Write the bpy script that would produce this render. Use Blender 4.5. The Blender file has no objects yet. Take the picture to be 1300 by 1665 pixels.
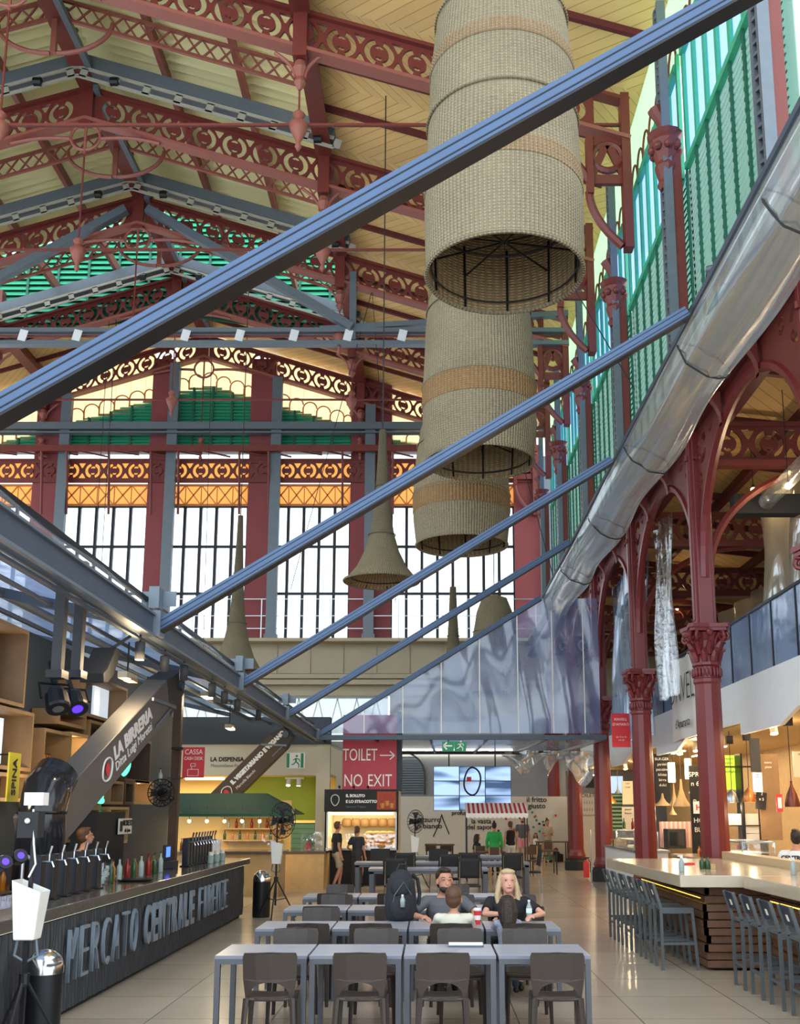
import bpy, bmesh, math, random
from mathutils import Vector, Matrix
random.seed(7)
S = bpy.context.scene
COL = S.collection
# ------------------------------------------------------------------ camera
TH = math.atan(300/1650.0)
cam = bpy.data.cameras.new('camera'); camo = bpy.data.objects.new('camera', cam); COL.objects.link(camo)
camo.location = (0, 0, 2.0); camo.rotation_euler = (math.pi/2 + TH, 0, 0)
cam.sensor_fit = 'VERTICAL'; cam.sensor_height = 36; cam.lens = 36*1650/1665.0
cam.shift_x = -(700-650)/1665.0; cam.shift_y = (1020-832.5)/1665.0
cam.clip_start = .05; cam.clip_end = 500
S.camera = camo
# ------------------------------------------------------------------ world, exposure
S.view_settings.view_transform = 'Standard'; S.view_settings.look = 'None'
S.view_settings.gamma = 1; S.view_settings.use_curve_mapping = False
S.view_settings.exposure = 0.85
W = bpy.data.worlds.new('sky'); S.world = W; W.use_nodes = True
bgn = W.node_tree.nodes['Background']; bgn.inputs[0].default_value = (.82, .91, 1, 1); bgn.inputs[1].default_value = 1.75
def area(name, loc, rot, sx, sy, power, col=(1, 1, 1)):
    l = bpy.data.lights.new(name, 'AREA'); l.shape = 'RECTANGLE'; l.size = sx; l.size_y = sy; l.energy = power; l.color = col
    o = bpy.data.objects.new(name, l); COL.objects.link(o); o.location = loc; o.rotation_euler = rot; return o
def point(name, loc, power, col=(1, .72, .42), r=.05, parent=None):
    l = bpy.data.lights.new(name, 'POINT'); l.energy = power; l.color = col; l.shadow_soft_size = r
    o = bpy.data.objects.new(name, l); COL.objects.link(o); o.location = loc
    if parent: o.parent = parent
    return o
# ------------------------------------------------------------------ materials
def lin(h):
    c = [int(h[i:i+2], 16)/255 for i in (0, 2, 4)]
    return tuple(((x+.055)/1.055)**2.4 if x > .04 else x/12.92 for x in c) + (1,)
MATS = {}
def mat(name, hexc, rough=.6, metal=0, var=.12, scale=6, bump=0, bscale=40, emit=0, spec=.5, alpha=1, coat=0):
    if name in MATS: return MATS[name]
    m = bpy.data.materials.new(name); m.use_nodes = True; MATS[name] = m
    nt = m.node_tree; N = nt.nodes; L = nt.links; b = N['Principled BSDF']
    c = lin(hexc)
    b.inputs['Roughness'].default_value = rough; b.inputs['Metallic'].default_value = metal
    b.inputs['Specular IOR Level'].default_value = spec; b.inputs['Coat Weight'].default_value = coat
    tc = N.new('ShaderNodeTexCoord')
    n = N.new('ShaderNodeTexNoise'); n.inputs['Scale'].default_value = scale; n.inputs['Detail'].default_value = 5
    L.new(tc.outputs['Object'], n.inputs['Vector'])
    r = N.new('ShaderNodeMixRGB'); r.blend_type = 'MIX'
    r.inputs[1].default_value = tuple(x*(1-var) for x in c[:3])+(1,); r.inputs[2].default_value = tuple(min(1, x*(1+var)) for x in c[:3])+(1,)
    L.new(n.outputs['Fac'], r.inputs[0]); L.new(r.outputs[0], b.inputs['Base Color'])
    if bump:
        n2 = N.new('ShaderNodeTexNoise'); n2.inputs['Scale'].default_value = bscale; L.new(tc.outputs['Object'], n2.inputs['Vector'])
        bp = N.new('ShaderNodeBump'); bp.inputs['Strength'].default_value = bump; bp.inputs['Distance'].default_value = .02
        L.new(n2.outputs['Fac'], bp.inputs['Height']); L.new(bp.outputs[0], b.inputs['Normal'])
    if emit:
        b.inputs['Emission Color'].default_value = c; b.inputs['Emission Strength'].default_value = emit
    m['rgbnode'] = r.name
    return m
def M(n): return MATS[n]
def sheet_mat(name, hexc, fac, rough=.08, trans=.35, wrinkle=3.0, gl=.3, gscale=2.2):
    """clear / milky plastic film: mostly see-through, some glossy, a little diffuse haze"""
    m = bpy.data.materials.new(name); m.use_nodes = True; MATS[name] = m
    nt = m.node_tree; N = nt.nodes; L = nt.links; N.remove(N['Principled BSDF']); out = N['Material Output']
    t = N.new('ShaderNodeBsdfTransparent'); t.inputs[0].default_value = (1, 1, 1, 1)
    d = N.new('ShaderNodeBsdfDiffuse'); d.inputs[0].default_value = lin(hexc)
    tr = N.new('ShaderNodeBsdfTranslucent'); tr.inputs[0].default_value = lin(hexc)
    g = N.new('ShaderNodeBsdfGlossy'); g.inputs['Roughness'].default_value = rough; g.inputs[0].default_value = (.9, .95, 1, 1)
    m1 = N.new('ShaderNodeMixShader'); m1.inputs[0].default_value = trans; L.new(d.outputs[0], m1.inputs[1]); L.new(tr.outputs[0], m1.inputs[2])
    m2 = N.new('ShaderNodeMixShader'); m2.inputs[0].default_value = gl; L.new(m1.outputs[0], m2.inputs[1]); L.new(g.outputs[0], m2.inputs[2])
    m3 = N.new('ShaderNodeMixShader'); L.new(t.outputs[0], m3.inputs[1]); L.new(m2.outputs[0], m3.inputs[2]); L.new(m3.outputs[0], out.inputs[0])
    tc = N.new('ShaderNodeTexCoord'); n = N.new('ShaderNodeTexNoise'); n.inputs['Scale'].default_value = gscale; n.inputs['Detail'].default_value = 4
    L.new(tc.outputs['Object'], n.inputs['Vector'])
    mr = N.new('ShaderNodeMapRange'); mr.inputs['From Min'].default_value = .3; mr.inputs['From Max'].default_value = .7
    mr.inputs['To Min'].default_value = fac*.88; mr.inputs['To Max'].default_value = min(1, fac*1.12); L.new(n.outputs['Fac'], mr.inputs['Value']); L.new(mr.outputs[0], m3.inputs[0])
    bp = N.new('ShaderNodeBump'); bp.inputs['Strength'].default_value = .5; bp.inputs['Distance'].default_value = .04
    n3 = N.new('ShaderNodeTexNoise'); n3.inputs['Scale'].default_value = wrinkle; L.new(tc.outputs['Object'], n3.inputs['Vector'])
    L.new(n3.outputs['Fac'], bp.inputs['Height']); L.new(bp.outputs[0], g.inputs['Normal'])
    return m
def expr_mat(name, hexa, hexb, build, rough=.6, metal=0, bumps=.5, bdist=.02, spec=.5):
    """two colours mixed by a height built from maths on object coordinates; the height also bumps"""
    m = bpy.data.materials.new(name); m.use_nodes = True; MATS[name] = m
    nt = m.node_tree; N = nt.nodes; L = nt.links; b = N['Principled BSDF']
    b.inputs['Roughness'].default_value = rough; b.inputs['Metallic'].default_value = metal; b.inputs['Specular IOR Level'].default_value = spec
    tc = N.new('ShaderNodeTexCoord'); sp = N.new('ShaderNodeSeparateXYZ'); L.new(tc.outputs['Object'], sp.inputs[0])
    def op(o, a, b_=0, c_=0):
        n = N.new('ShaderNodeMath'); n.operation = o
        for i, v in enumerate((a, b_, c_)):
            if hasattr(v, 'is_output'): L.new(v, n.inputs[i])
            else: n.inputs[i].default_value = v
        return n.outputs[0]
    def noise(sc, vec=None, det=4):
        n = N.new('ShaderNodeTexNoise'); n.inputs['Scale'].default_value = sc; n.inputs['Detail'].default_value = det
        L.new(vec or tc.outputs['Object'], n.inputs['Vector']); return n.outputs['Fac']
    def comb(x, y, z):
        n = N.new('ShaderNodeCombineXYZ')
        for i, v in enumerate((x, y, z)):
            if hasattr(v, 'is_output'): L.new(v, n.inputs[i])
            else: n.inputs[i].default_value = v
        return n.outputs[0]
    fac, hgt = build(sp.outputs['X'], sp.outputs['Y'], sp.outputs['Z'], op, noise, comb)
    mx = N.new('ShaderNodeMixRGB'); mx.inputs[1].default_value = lin(hexa); mx.inputs[2].default_value = lin(hexb); L.new(fac, mx.inputs[0])
    L.new(mx.outputs[0], b.inputs['Base Color'])
    if hgt is not None:
        bp = N.new('ShaderNodeBump'); bp.inputs['Strength'].default_value = bumps; bp.inputs['Distance'].default_value = bdist
        L.new(hgt, bp.inputs['Height']); L.new(bp.outputs[0], b.inputs['Normal'])
    return m
mat('red_iron', '6f2f28', .45, 0, .15, 3, .15)
mat('red_column', '70272a', .33, 0, .12, 2, .1, 60)
mat('red_pale', '93554a', .5, 0, .12)
mat('red_dark', '5e2226', .55, 0, .2)
mat('red_wall', '863f42', .7, 0, .12, 1)
mat('grey_steel', '66727c', .45, .2, .12)
mat('blue_steel', '425978', .38, .3, .12, 4)
mat('slate_steel', '475361', .5, .2, .15)
mat('black_rubber', '17191c', .6)
mat('black_metal', '1d1f23', .4, .4)
mat('black_matte', '202226', .7)
mat('charcoal', '34363a', .6)
mat('chrome', 'c8ccd0', .18, 1, .05)
mat('steel', 'a4abb0', .3, .9, .08)
mat('white_plastic', 'e4e4de', .4, 0, .04)
mat('plate_grey', 'a2a294', .6)
mat('white_paint', 'dfe4e8', .55, 0, .05)
mat('cream_wall', 'cdc6ae', .8, 0, .08, .6)
mat('beige_stone', 'b5ab92', .8, 0, .12, .8, .2)
mat('off_white', 'd4cfc3', .8, 0, .05)
mat('grey_wall', '8a9096', .8, 0, .08, .7)
mat('dark_wall', '3c444c', .8, 0, .12, .7)
mat('green_paint', '3cab84', .5, 0, .15)
mat('green_dark', '17614c', .5, 0, .15)
mat('green_awning', '2d4a3c', .75, 0, .15)
mat('wood', '8c6f4e', .6, 0, .25, 5, .1)
mat('wood_dark', '54402f', .6, 0, .25, 5, .2)
mat('wood_light', 'b79a6c', .6, 0, .2, 5)
mat('glass_dark', '20262c', .1, 0, .05, spec=1)
mat('skin', 'c08a70', .55, 0, .06)
mat('skin_pale', 'd6a08a', .55, 0, .06)
mat('red_sign', 'd8343c', .5, 0, .04)
mat('toilet_red', 'b8414e', .6, 0, .06)
mat('green_sign', '1f9060', .5, 0, .04)
mat('ink_black', '15161a', .6, 0, .02)
mat('ink_white', 'f2f2ee', .6, 0, .02)
def at(px, py, X=None, Y=None, Z=None):
    """point of the place seen at a pixel of the photograph, at a known X, Y or height"""
    u, v = (px-700)/1650, (1020-py)/1650; c, s_ = math.cos(TH), math.sin(TH); d = (u, c-v*s_, s_+v*c)
    t = X/d[0] if X is not None else Y/d[1] if Y is not None else (Z-2)/d[2]
    return Vector((d[0]*t, d[1]*t, 2+d[2]*t))
mat('bulb', 'ffd890', .4, emit=14)
mat('bulb_soft', 'ffe2b0', .4, emit=5)
mat('tube_light', 'fff0d8', .4, emit=6)
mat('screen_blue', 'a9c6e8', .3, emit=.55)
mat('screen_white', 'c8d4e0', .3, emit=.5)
sheet_mat('film_blue', '7f9dca', .6, gl=.3, wrinkle=.9, gscale=.8)
sheet_mat('film_sky', '8aa8da', .9, gl=.3, trans=.6)
sheet_mat('film_gable', '84a2d8', .55, gl=.16, trans=.5, wrinkle=.5, gscale=.6)
sheet_mat('film_clear', 'b9c4c8', .30, gl=.5, wrinkle=6)
sheet_mat('film_roll', 'b8c4c4', .6, gl=.6, wrinkle=1.2, rough=.16, trans=.3)
sheet_mat('film_milky', 'd2cdb8', .72, gl=.3, wrinkle=1.5)
sheet_mat('glass', 'c4d4dc', .14, rough=.02, gl=.8)
sheet_mat('window_glass', 'ffffff', .12, rough=.02, gl=.6)
# ------------------------------------------------------------------ mesh helpers
class MB:
    def __init__(s): s.v = []; s.f = []
    def add(s, vs, fs, mtx=None):
        k = len(s.v)
        s.v += [tuple(mtx @ Vector(p)) for p in vs] if mtx is not None else [tuple(p) for p in vs]
        s.f += [tuple(i+k for i in f) for f in fs]; return s
    def box(s, c, d, rz=0, mtx=None):
        x, y, z = [k/2 for k in d]
        vs = [(-x,-y,-z),(x,-y,-z),(x,y,-z),(-x,y,-z),(-x,-y,z),(x,-y,z),(x,y,z),(-x,y,z)]
        m = Matrix.Translation(c) @ Matrix.Rotation(rz, 4, 'Z')
        if mtx is not None: m = mtx @ m
        return s.add(vs, [(3,2,1,0),(4,5,6,7),(0,1,5,4),(1,2,6,5),(2,3,7,6),(3,0,4,7)], m)
    def b2(s, x0, x1, y0, y1, z0, z1): return s.box(((x0+x1)/2, (y0+y1)/2, (z0+z1)/2), (abs(x1-x0), abs(y1-y0), abs(z1-z0)))
    def bar(s, a, b, w, h=None, up=(0, 0, 1)):
        h = h or w; a = Vector(a); b = Vector(b); d = b-a; L = d.length
        if L < 1e-6: return s
        d.normalize(); u = Vector(up)
        if abs(d.dot(u)) > .99: u = Vector((0, 1, 0))
        x = d.cross(u).normalized(); z = x.cross(d).normalized()
        m = Matrix((x, d, z)).transposed().to_4x4(); m.translation = (a+b)/2
        return s.box((0, 0, 0), (w, L, h), 0, m)
    def tube(s, pts, r, n=8, closed=False, caps=True):
        pts = [Vector(p) for p in pts]; N = len(pts); k0 = len(s.v); up = None
        rs = r if isinstance(r, (list, tuple)) else [r]*N
        for i, p in enumerate(pts):
            if closed: d = pts[(i+1) % N]-pts[i-1]
            else: d = pts[min(i+1, N-1)]-pts[max(i-1, 0)]
            d.normalize()
            if up is None: up = Vector((0, 0, 1)) if abs(d.z) < .9 else Vector((1, 0, 0))
            x = d.cross(up); 
            if x.length < 1e-5: x = d.orthogonal()
            x.normalize(); y = x.cross(d).normalized(); up = y
            for j in range(n):
                a = 2*math.pi*j/n; s.v.append(tuple(p + (x*math.cos(a)+y*math.sin(a))*rs[i]))
        for i in range(N if closed else N-1):
            for j in range(n):
                a = k0+i*n+j; b = k0+i*n+(j+1) % n; i2 = (i+1) % N
                s.f.append((a, b, k0+i2*n+(j+1) % n, k0+i2*n+j))
        if caps and not closed:
            s.f.append(tuple(k0+j for j in range(n))[::-1]); s.f.append(tuple(k0+(N-1)*n+j for j in range(n)))
        return s
    def lathe(s, prof, loc=(0, 0, 0), n=24, mtx=None, cap=True, sx=1, sy=1):
        k0 = len(s.v); vs = []; fs = []
        for (r, z) in prof:
            for j in range(n):
                a = 2*math.pi*j/n; vs.append((r*math.cos(a)*sx+loc[0], r*math.sin(a)*sy+loc[1], z+loc[2]))
        for i in range(len(prof)-1):
            for j in range(n):
                fs.append((i*n+j, i*n+(j+1) % n, (i+1)*n+(j+1) % n, (i+1)*n+j))
        if cap:
            fs.append(tuple(range(n))[::-1]); fs.append(tuple((len(prof)-1)*n+j for j in range(n)))
        return s.add(vs, fs, mtx)
    def ball(s, c, r, n=10, sc=(1, 1, 1), mtx=None):
        prof = [(math.sin(math.pi*i/n)*1, -math.cos(math.pi*i/n)) for i in range(n+1)]
        prof[0] = (.001, -1); prof[-1] = (.001, 1)
        m = Matrix.Translation(c) @ Matrix.Diagonal((r*sc[0], r*sc[1], r*sc[2], 1))
        if mtx is not None: m = mtx @ m
        return s.lathe(prof, n=n+4, mtx=m)
    def poly(s, pts, off):
        """prism: polygon pts (3d, planar) extruded by vector off"""
        n = len(pts); off = Vector(off); vs = [Vector(p) for p in pts]; vs += [p+off for p in vs]
        return s.add(vs, [tuple(range(n))[::-1], tuple(range(n, 2*n))]+[(i, (i+1) % n, n+(i+1) % n, n+i) for i in range(n)])
    def grid(s, fn, nu, nv):
        """open surface fn(u,v) 0..1"""
        vs = [fn(i/nu, j/nv) for i in range(nu+1) for j in range(nv+1)]
        return s.add(vs, [(i*(nv+1)+j, (i+1)*(nv+1)+j, (i+1)*(nv+1)+j+1, i*(nv+1)+j+1) for i in range(nu) for j in range(nv)])
    def build(s, name, m, parent=None, smooth=False, loc=None, bevel=0, solid=0, label=None):
        me = bpy.data.meshes.new(name); me.from_pydata(s.v, [], s.f); me.update()
        bm = bmesh.new(); bm.from_mesh(me); bmesh.ops.recalc_face_normals(bm, faces=bm.faces); bm.to_mesh(me); bm.free()
        if isinstance(m, str): m = MATS[m]
        me.materials.append(m)
        if smooth: 
            for p in me.polygons: p.use_smooth = True
            if smooth == 2: me.shade_auto = None if False else None
        o = bpy.data.objects.new(name, me); COL.objects.link(o)
        if smooth == 'auto':
            try: me.set_sharp_from_angle(angle=.7)
            except Exception: pass
        if loc: o.location = loc
        if parent: o.parent = parent
        if bevel:
            b = o.modifiers.new('bevel', 'BEVEL'); b.width = bevel; b.segments = 2; b.limit_method = 'ANGLE'
        if solid:
            b = o.modifiers.new('solid', 'SOLIDIFY'); b.thickness = solid
        if label: o['label'] = label
        return o
def tag(o, label=None, cat=None, group=None, kind=None):
    if label: o['label'] = label
    if cat: o['category'] = cat
    if group: o['group'] = group
    if kind: o['kind'] = kind
    return o
def empty(name, loc=(0, 0, 0), rz=0, label=None, cat=None, group=None):
    o = bpy.data.objects.new(name, None); COL.objects.link(o); o.location = loc; o.rotation_euler.z = rz; o.empty_display_size = .2
    return tag(o, label, cat, group)
def struct(o): o['kind'] = 'structure'; return o
def kids(o): return [c for c in bpy.data.objects if c.parent == o]
def copy_tree(o, parent=None, tree=None):
    if tree is None:
        tree = {}
        for c in bpy.data.objects:
            if c.parent: tree.setdefault(c.parent.name, []).append(c)
    c = o.copy(); COL.objects.link(c)
    if parent: c.parent = parent
    for ch in tree.get(o.name, []): copy_tree(ch, c, tree)
    return c
def dup(o, loc, rz=None, label=None, group=None):
    c = copy_tree(o); c.location = loc
    if rz is not None: c.rotation_euler.z = rz
    if label: c['label'] = label
    if group: c['group'] = group
    return c
def plate(name, outer, holes, depth, m, parent=None, basis=None):
    """flat plate with real cut-outs: 2D filled curve turned into a mesh. basis: 4x4 placing local xy"""
    cu = bpy.data.curves.new(name, 'CURVE'); cu.dimensions = '2D'; cu.fill_mode = 'BOTH'; cu.extrude = depth/2
    for pts in [outer]+holes:
        sp = cu.splines.new('POLY'); sp.points.add(len(pts)-1); sp.use_cyclic_u = True
        for i, p in enumerate(pts): sp.points[i].co = (p[0], p[1], 0, 1)
    t = bpy.data.objects.new('tmp', cu); COL.objects.link(t)
    dg = bpy.context.evaluated_depsgraph_get(); me = bpy.data.meshes.new_from_object(t.evaluated_get(dg)); 
    bpy.data.objects.remove(t); bpy.data.curves.remove(cu)
    me.name = name
    if basis is not None: me.transform(basis)
    me.materials.clear(); me.materials.append(MATS[m] if isinstance(m, str) else m)
    o = bpy.data.objects.new(name, me); COL.objects.link(o)
    if parent: o.parent = parent
    return o
XZ = Matrix(((1, 0, 0, 0), (0, 0, -1, 0), (0, 1, 0, 0), (0, 0, 0, 1)))      # local xy -> world xz (reads from -Y)
YZ = Matrix(((0, 0, -1, 0), (-1, 0, 0, 0), (0, 1, 0, 0), (0, 0, 0, 1)))     # local x -> -Y, y -> z, faces -X
YZr = Matrix(((0, 0, 1, 0), (1, 0, 0, 0), (0, 1, 0, 0), (0, 0, 0, 1)))      # local x -> +Y, y -> z (facing +X)
def text(name, s, size, m, parent=None, mtx=None, depth=.004, bold=0, align='CENTER', xs=1, shear=0, res=3):
    cu = bpy.data.curves.new(name, 'FONT'); cu.body = s; cu.size = size; cu.extrude = depth; cu.align_x = align; cu.align_y = 'CENTER'
    cu.offset = bold; cu.resolution_u = res; cu.shear = shear; cu.space_line = .85
    t = bpy.data.objects.new('tmp', cu); COL.objects.link(t)
    dg = bpy.context.evaluated_depsgraph_get(); me = bpy.data.meshes.new_from_object(t.evaluated_get(dg))
    bpy.data.objects.remove(t); bpy.data.curves.remove(cu); me.name = name
    mt = Matrix.Diagonal((xs, 1, 1, 1))
    me.transform((mtx if mtx is not None else Matrix()) @ mt)
    me.materials.clear(); me.materials.append(MATS[m] if isinstance(m, str) else m)
    o = bpy.data.objects.new(name, me); COL.objects.link(o)
    if parent: o.parent = parent
    return o
def T(x, y, z): return Matrix.Translation((x, y, z))
def arc(cx, cy, r0, r1, a0, a1, n=10):
    A = [math.radians(a0+(a1-a0)*i/n) for i in range(n+1)]
    return [(cx+r1*math.cos(a), cy+r1*math.sin(a)) for a in A]+[(cx+r0*math.cos(a), cy+r0*math.sin(a)) for a in A[::-1]]
def fret_holes(x0, x1, yc, h, n, f=lambda x: 0):
    """openwork: rings with scrolls, leaf triangles between"""
    out = []; p = (x1-x0)/n; R = min(p, h)*.40
    for i in range(n):
        cx = x0+p*(i+.5)
        hs = [arc(cx, yc, R*.62, R, 108, 252, 9), arc(cx, yc, R*.62, R, -72, 72, 9),
              arc(cx, yc+R*.25, R*.08, R*.34, 15, 165, 5), arc(cx, yc-R*.25, R*.08, R*.30, 200, 340, 5)]
        e = x0+p*(i+1)
        if i < n-1:
            for sg in (1, -1):
                hs.append([(e-p*.17, yc+sg*h*.40), (e+p*.17, yc+sg*h*.40), (e+p*.02, yc+sg*h*.13), (e-p*.02, yc+sg*h*.13)])
        out += [[(x, y+f(x)) for x, y in q] for q in hs]
    return out
# ================================================================== SHELL
XR = -11.1; SL = .31; XW = 5.1; XL = 2*XR-XW; YF = 47.0
def zt(x): return 24.5-SL*abs(x-XR)          # centre line of the roof trusses
TY = [23.4+5.9*k for k in range(5)]          # truss planes
def floor_fn(x, y, z, op, noise, comb):
    def gap(c, s, w):
        f = op('FRACT', op('DIVIDE', c, s)); return op('LESS_THAN', op('MINIMUM', f, op('SUBTRACT', 1, f)), w/s)
    g = op('MAXIMUM', gap(op('ADD', x, .35), 1.2, .006), gap(op('ADD', y, .3), 1.2, .006))
    n = op('MULTIPLY', noise(.9), .35); cell = op('ADD', op('MULTIPLY', op('FLOOR', op('DIVIDE', op('ADD', x, .35), 1.2)), 12.9898), op('MULTIPLY', op('FLOOR', op('DIVIDE', op('ADD', y, .3), 1.2)), 78.233))
    rnd = op('FRACT', op('MULTIPLY', op('SINE', cell), 43758.5))
    f = op('ADD', n, op('MULTIPLY', rnd, .16))
    return op('MAXIMUM', f, g), op('SUBTRACT', 1, g)
expr_mat('floor_tile', 'c9bba8', '6f665c', floor_fn, .2, bumps=.3, bdist=.004, spec=.6)
def plank_fn(x, y, z, op, noise, comb):
    bay = op('FRACT', op('DIVIDE', op('SUBTRACT', y, 23.4), 5.9))
    s = op('SUBTRACT', op('MULTIPLY', op('GREATER_THAN', bay, .5), 2), 1)
    u = op('ADD', x, op('MULTIPLY', s, y)); f = op('FRACT', op('MULTIPLY', u, 2.6))
    l = op('LESS_THAN', f, .08)
    r = op('FRACT', op('MULTIPLY', op('SINE', op('MULTIPLY', op('FLOOR', op('MULTIPLY', u, 2.6)), 17.3)), 531.3))
    return op('MAXIMUM', op('MULTIPLY', l, .75), op('ADD', op('MULTIPLY', noise(1.2), .2), op('MULTIPLY', r, .22))), op('SUBTRACT', 1, l)
expr_mat('roof_planks', 'f6d08c', 'a67c46', plank_fn, .7, bumps=.5)
mat('roof_corrugated', 'e6e2ae', .6, 0, .06, .5)
mb = MB(); mb.b2(-30, 22, -8, 50, -.2, 0); struct(mb.build('floor', 'floor_tile'))
# ceilings: plank slopes, raised corrugated lantern along the ridge
BX = 7.7; LY = TY[3]
def slab(mb, xa, xb, ya, yb, dz, th=.15):
    za, zb = zt(xa)+dz, zt(xb)+dz
    mb.add([(xa,ya,za),(xb,ya,zb),(xb,yb,zb),(xa,yb,za),(xa,ya,za+th),(xb,ya,zb+th),(xb,yb,zb+th),(xa,yb,za+th)],
           [(3,2,1,0),(4,5,6,7),(0,1,5,4),(1,2,6,5),(2,3,7,6),(3,0,4,7)])
mb = MB(); slab(mb, XR+BX, XW+.4, 6, YF+.6, .95); slab(mb, XL-.4, XR-BX, 6, YF+.6, .95)
slab(mb, XR-BX, XR, LY+.5, YF+.6, .95); slab(mb, XR, XR+BX, LY+.5, YF+.6, .95)
struct(mb.build('ceiling', 'roof_planks'))
mb = MB()
ny = 150
for sgn in (-1, 1):
    k = len(mb.v)
    for i in range(ny+1):
        y = 8+(LY-3.0-8)*i/ny
        for j in range(2):
            x = XR+sgn*(BX+.5)*j
            mb.v.append((x, y, zt(x)+2.0+(.12 if i % 2 else -.12)))
    mb.f += [(k+2*i, k+2*i+1, k+2*i+3, k+2*i+2) for i in range(ny)]
struct(mb.build('ceiling_lantern', 'roof_corrugated', solid=.05))
# green louvred end wall of the lantern
def louvre_panels(mb, frame, x0, x1, z0, ztop, y, n, step=.16, tilt=.09):
    p = (x1-x0)/n
    for i in range(n):
        a, b = x0+p*i+.05, x0+p*(i+1)-.05
        zt_ = min(ztop(a), ztop(b)); z = z0+.05
        while z < max(ztop(a), ztop(b))-.03:
            a, b = x0+p*i+.05, x0+p*(i+1)-.05
            if z > zt_-.03:      # raked top: the slat is shortened where the roof line cuts it
                xs = [a+(b-a)*q/12 for q in range(13) if ztop(a+(b-a)*q/12) > z]
                if len(xs) < 2: break
                a, b = xs[0], xs[-1]
            mb.add([(a, y-tilt/2, z), (b, y-tilt/2, z), (b, y+tilt/2, z+step*.8), (a, y+tilt/2, z+step*.8), (a, y-tilt/2+.03, z-.01), (b, y-tilt/2+.03, z-.01), (b, y+tilt/2+.03, z+step*.8-.01), (a, y+tilt/2+.03, z+step*.8-.01)],
                   [(0,1,2,3),(7,6,5,4),(0,4,5,1),(3,2,6,7)]); z += step
        zm = max(ztop(x0+p*i), z0)
        frame.b2(x0+p*i-.05, x0+p*i+.05, y-.08, y+.08, z0, zm)
    frame.b2(x0, x1, y-.08, y+.08, z0-.06, z0+.06)
e = empty('louvre_wall', (XR, LY+.3, 20), 0, 'dark green louvred gable closing the raised roof lantern', 'louvre wall')
sl, fr = MB(), MB()
for k in range(4):
    xa = XR-8+4*k
    louvre_panels(sl, fr, xa, xa+4, zt(xa if k < 2 else xa+4)+.5, lambda x: zt(x)+4.3, LY+.3, 3, .26, .12)
bk = MB(); bk.poly([(XR-8.2, LY+.5, zt(XR-8)+.3), (XR, LY+.5, zt(XR-4)+.3), (XR+8.2, LY+.5, zt(XR+8)+.3), (XR+8.2, LY+.5, zt(XR+8)+4.3), (XR, LY+.5, zt(XR)+4.3), (XR-8.2, LY+.5, zt(XR-8)+4.3)], (0, .04, 0))
for b, n, m in ((sl, 'slats', 'green_paint'), (fr, 'frame', 'green_dark'), (bk, 'backing', 'green_dark')):
    o = b.build(n, m, e); o.location = -Vector(e.location)
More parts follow.
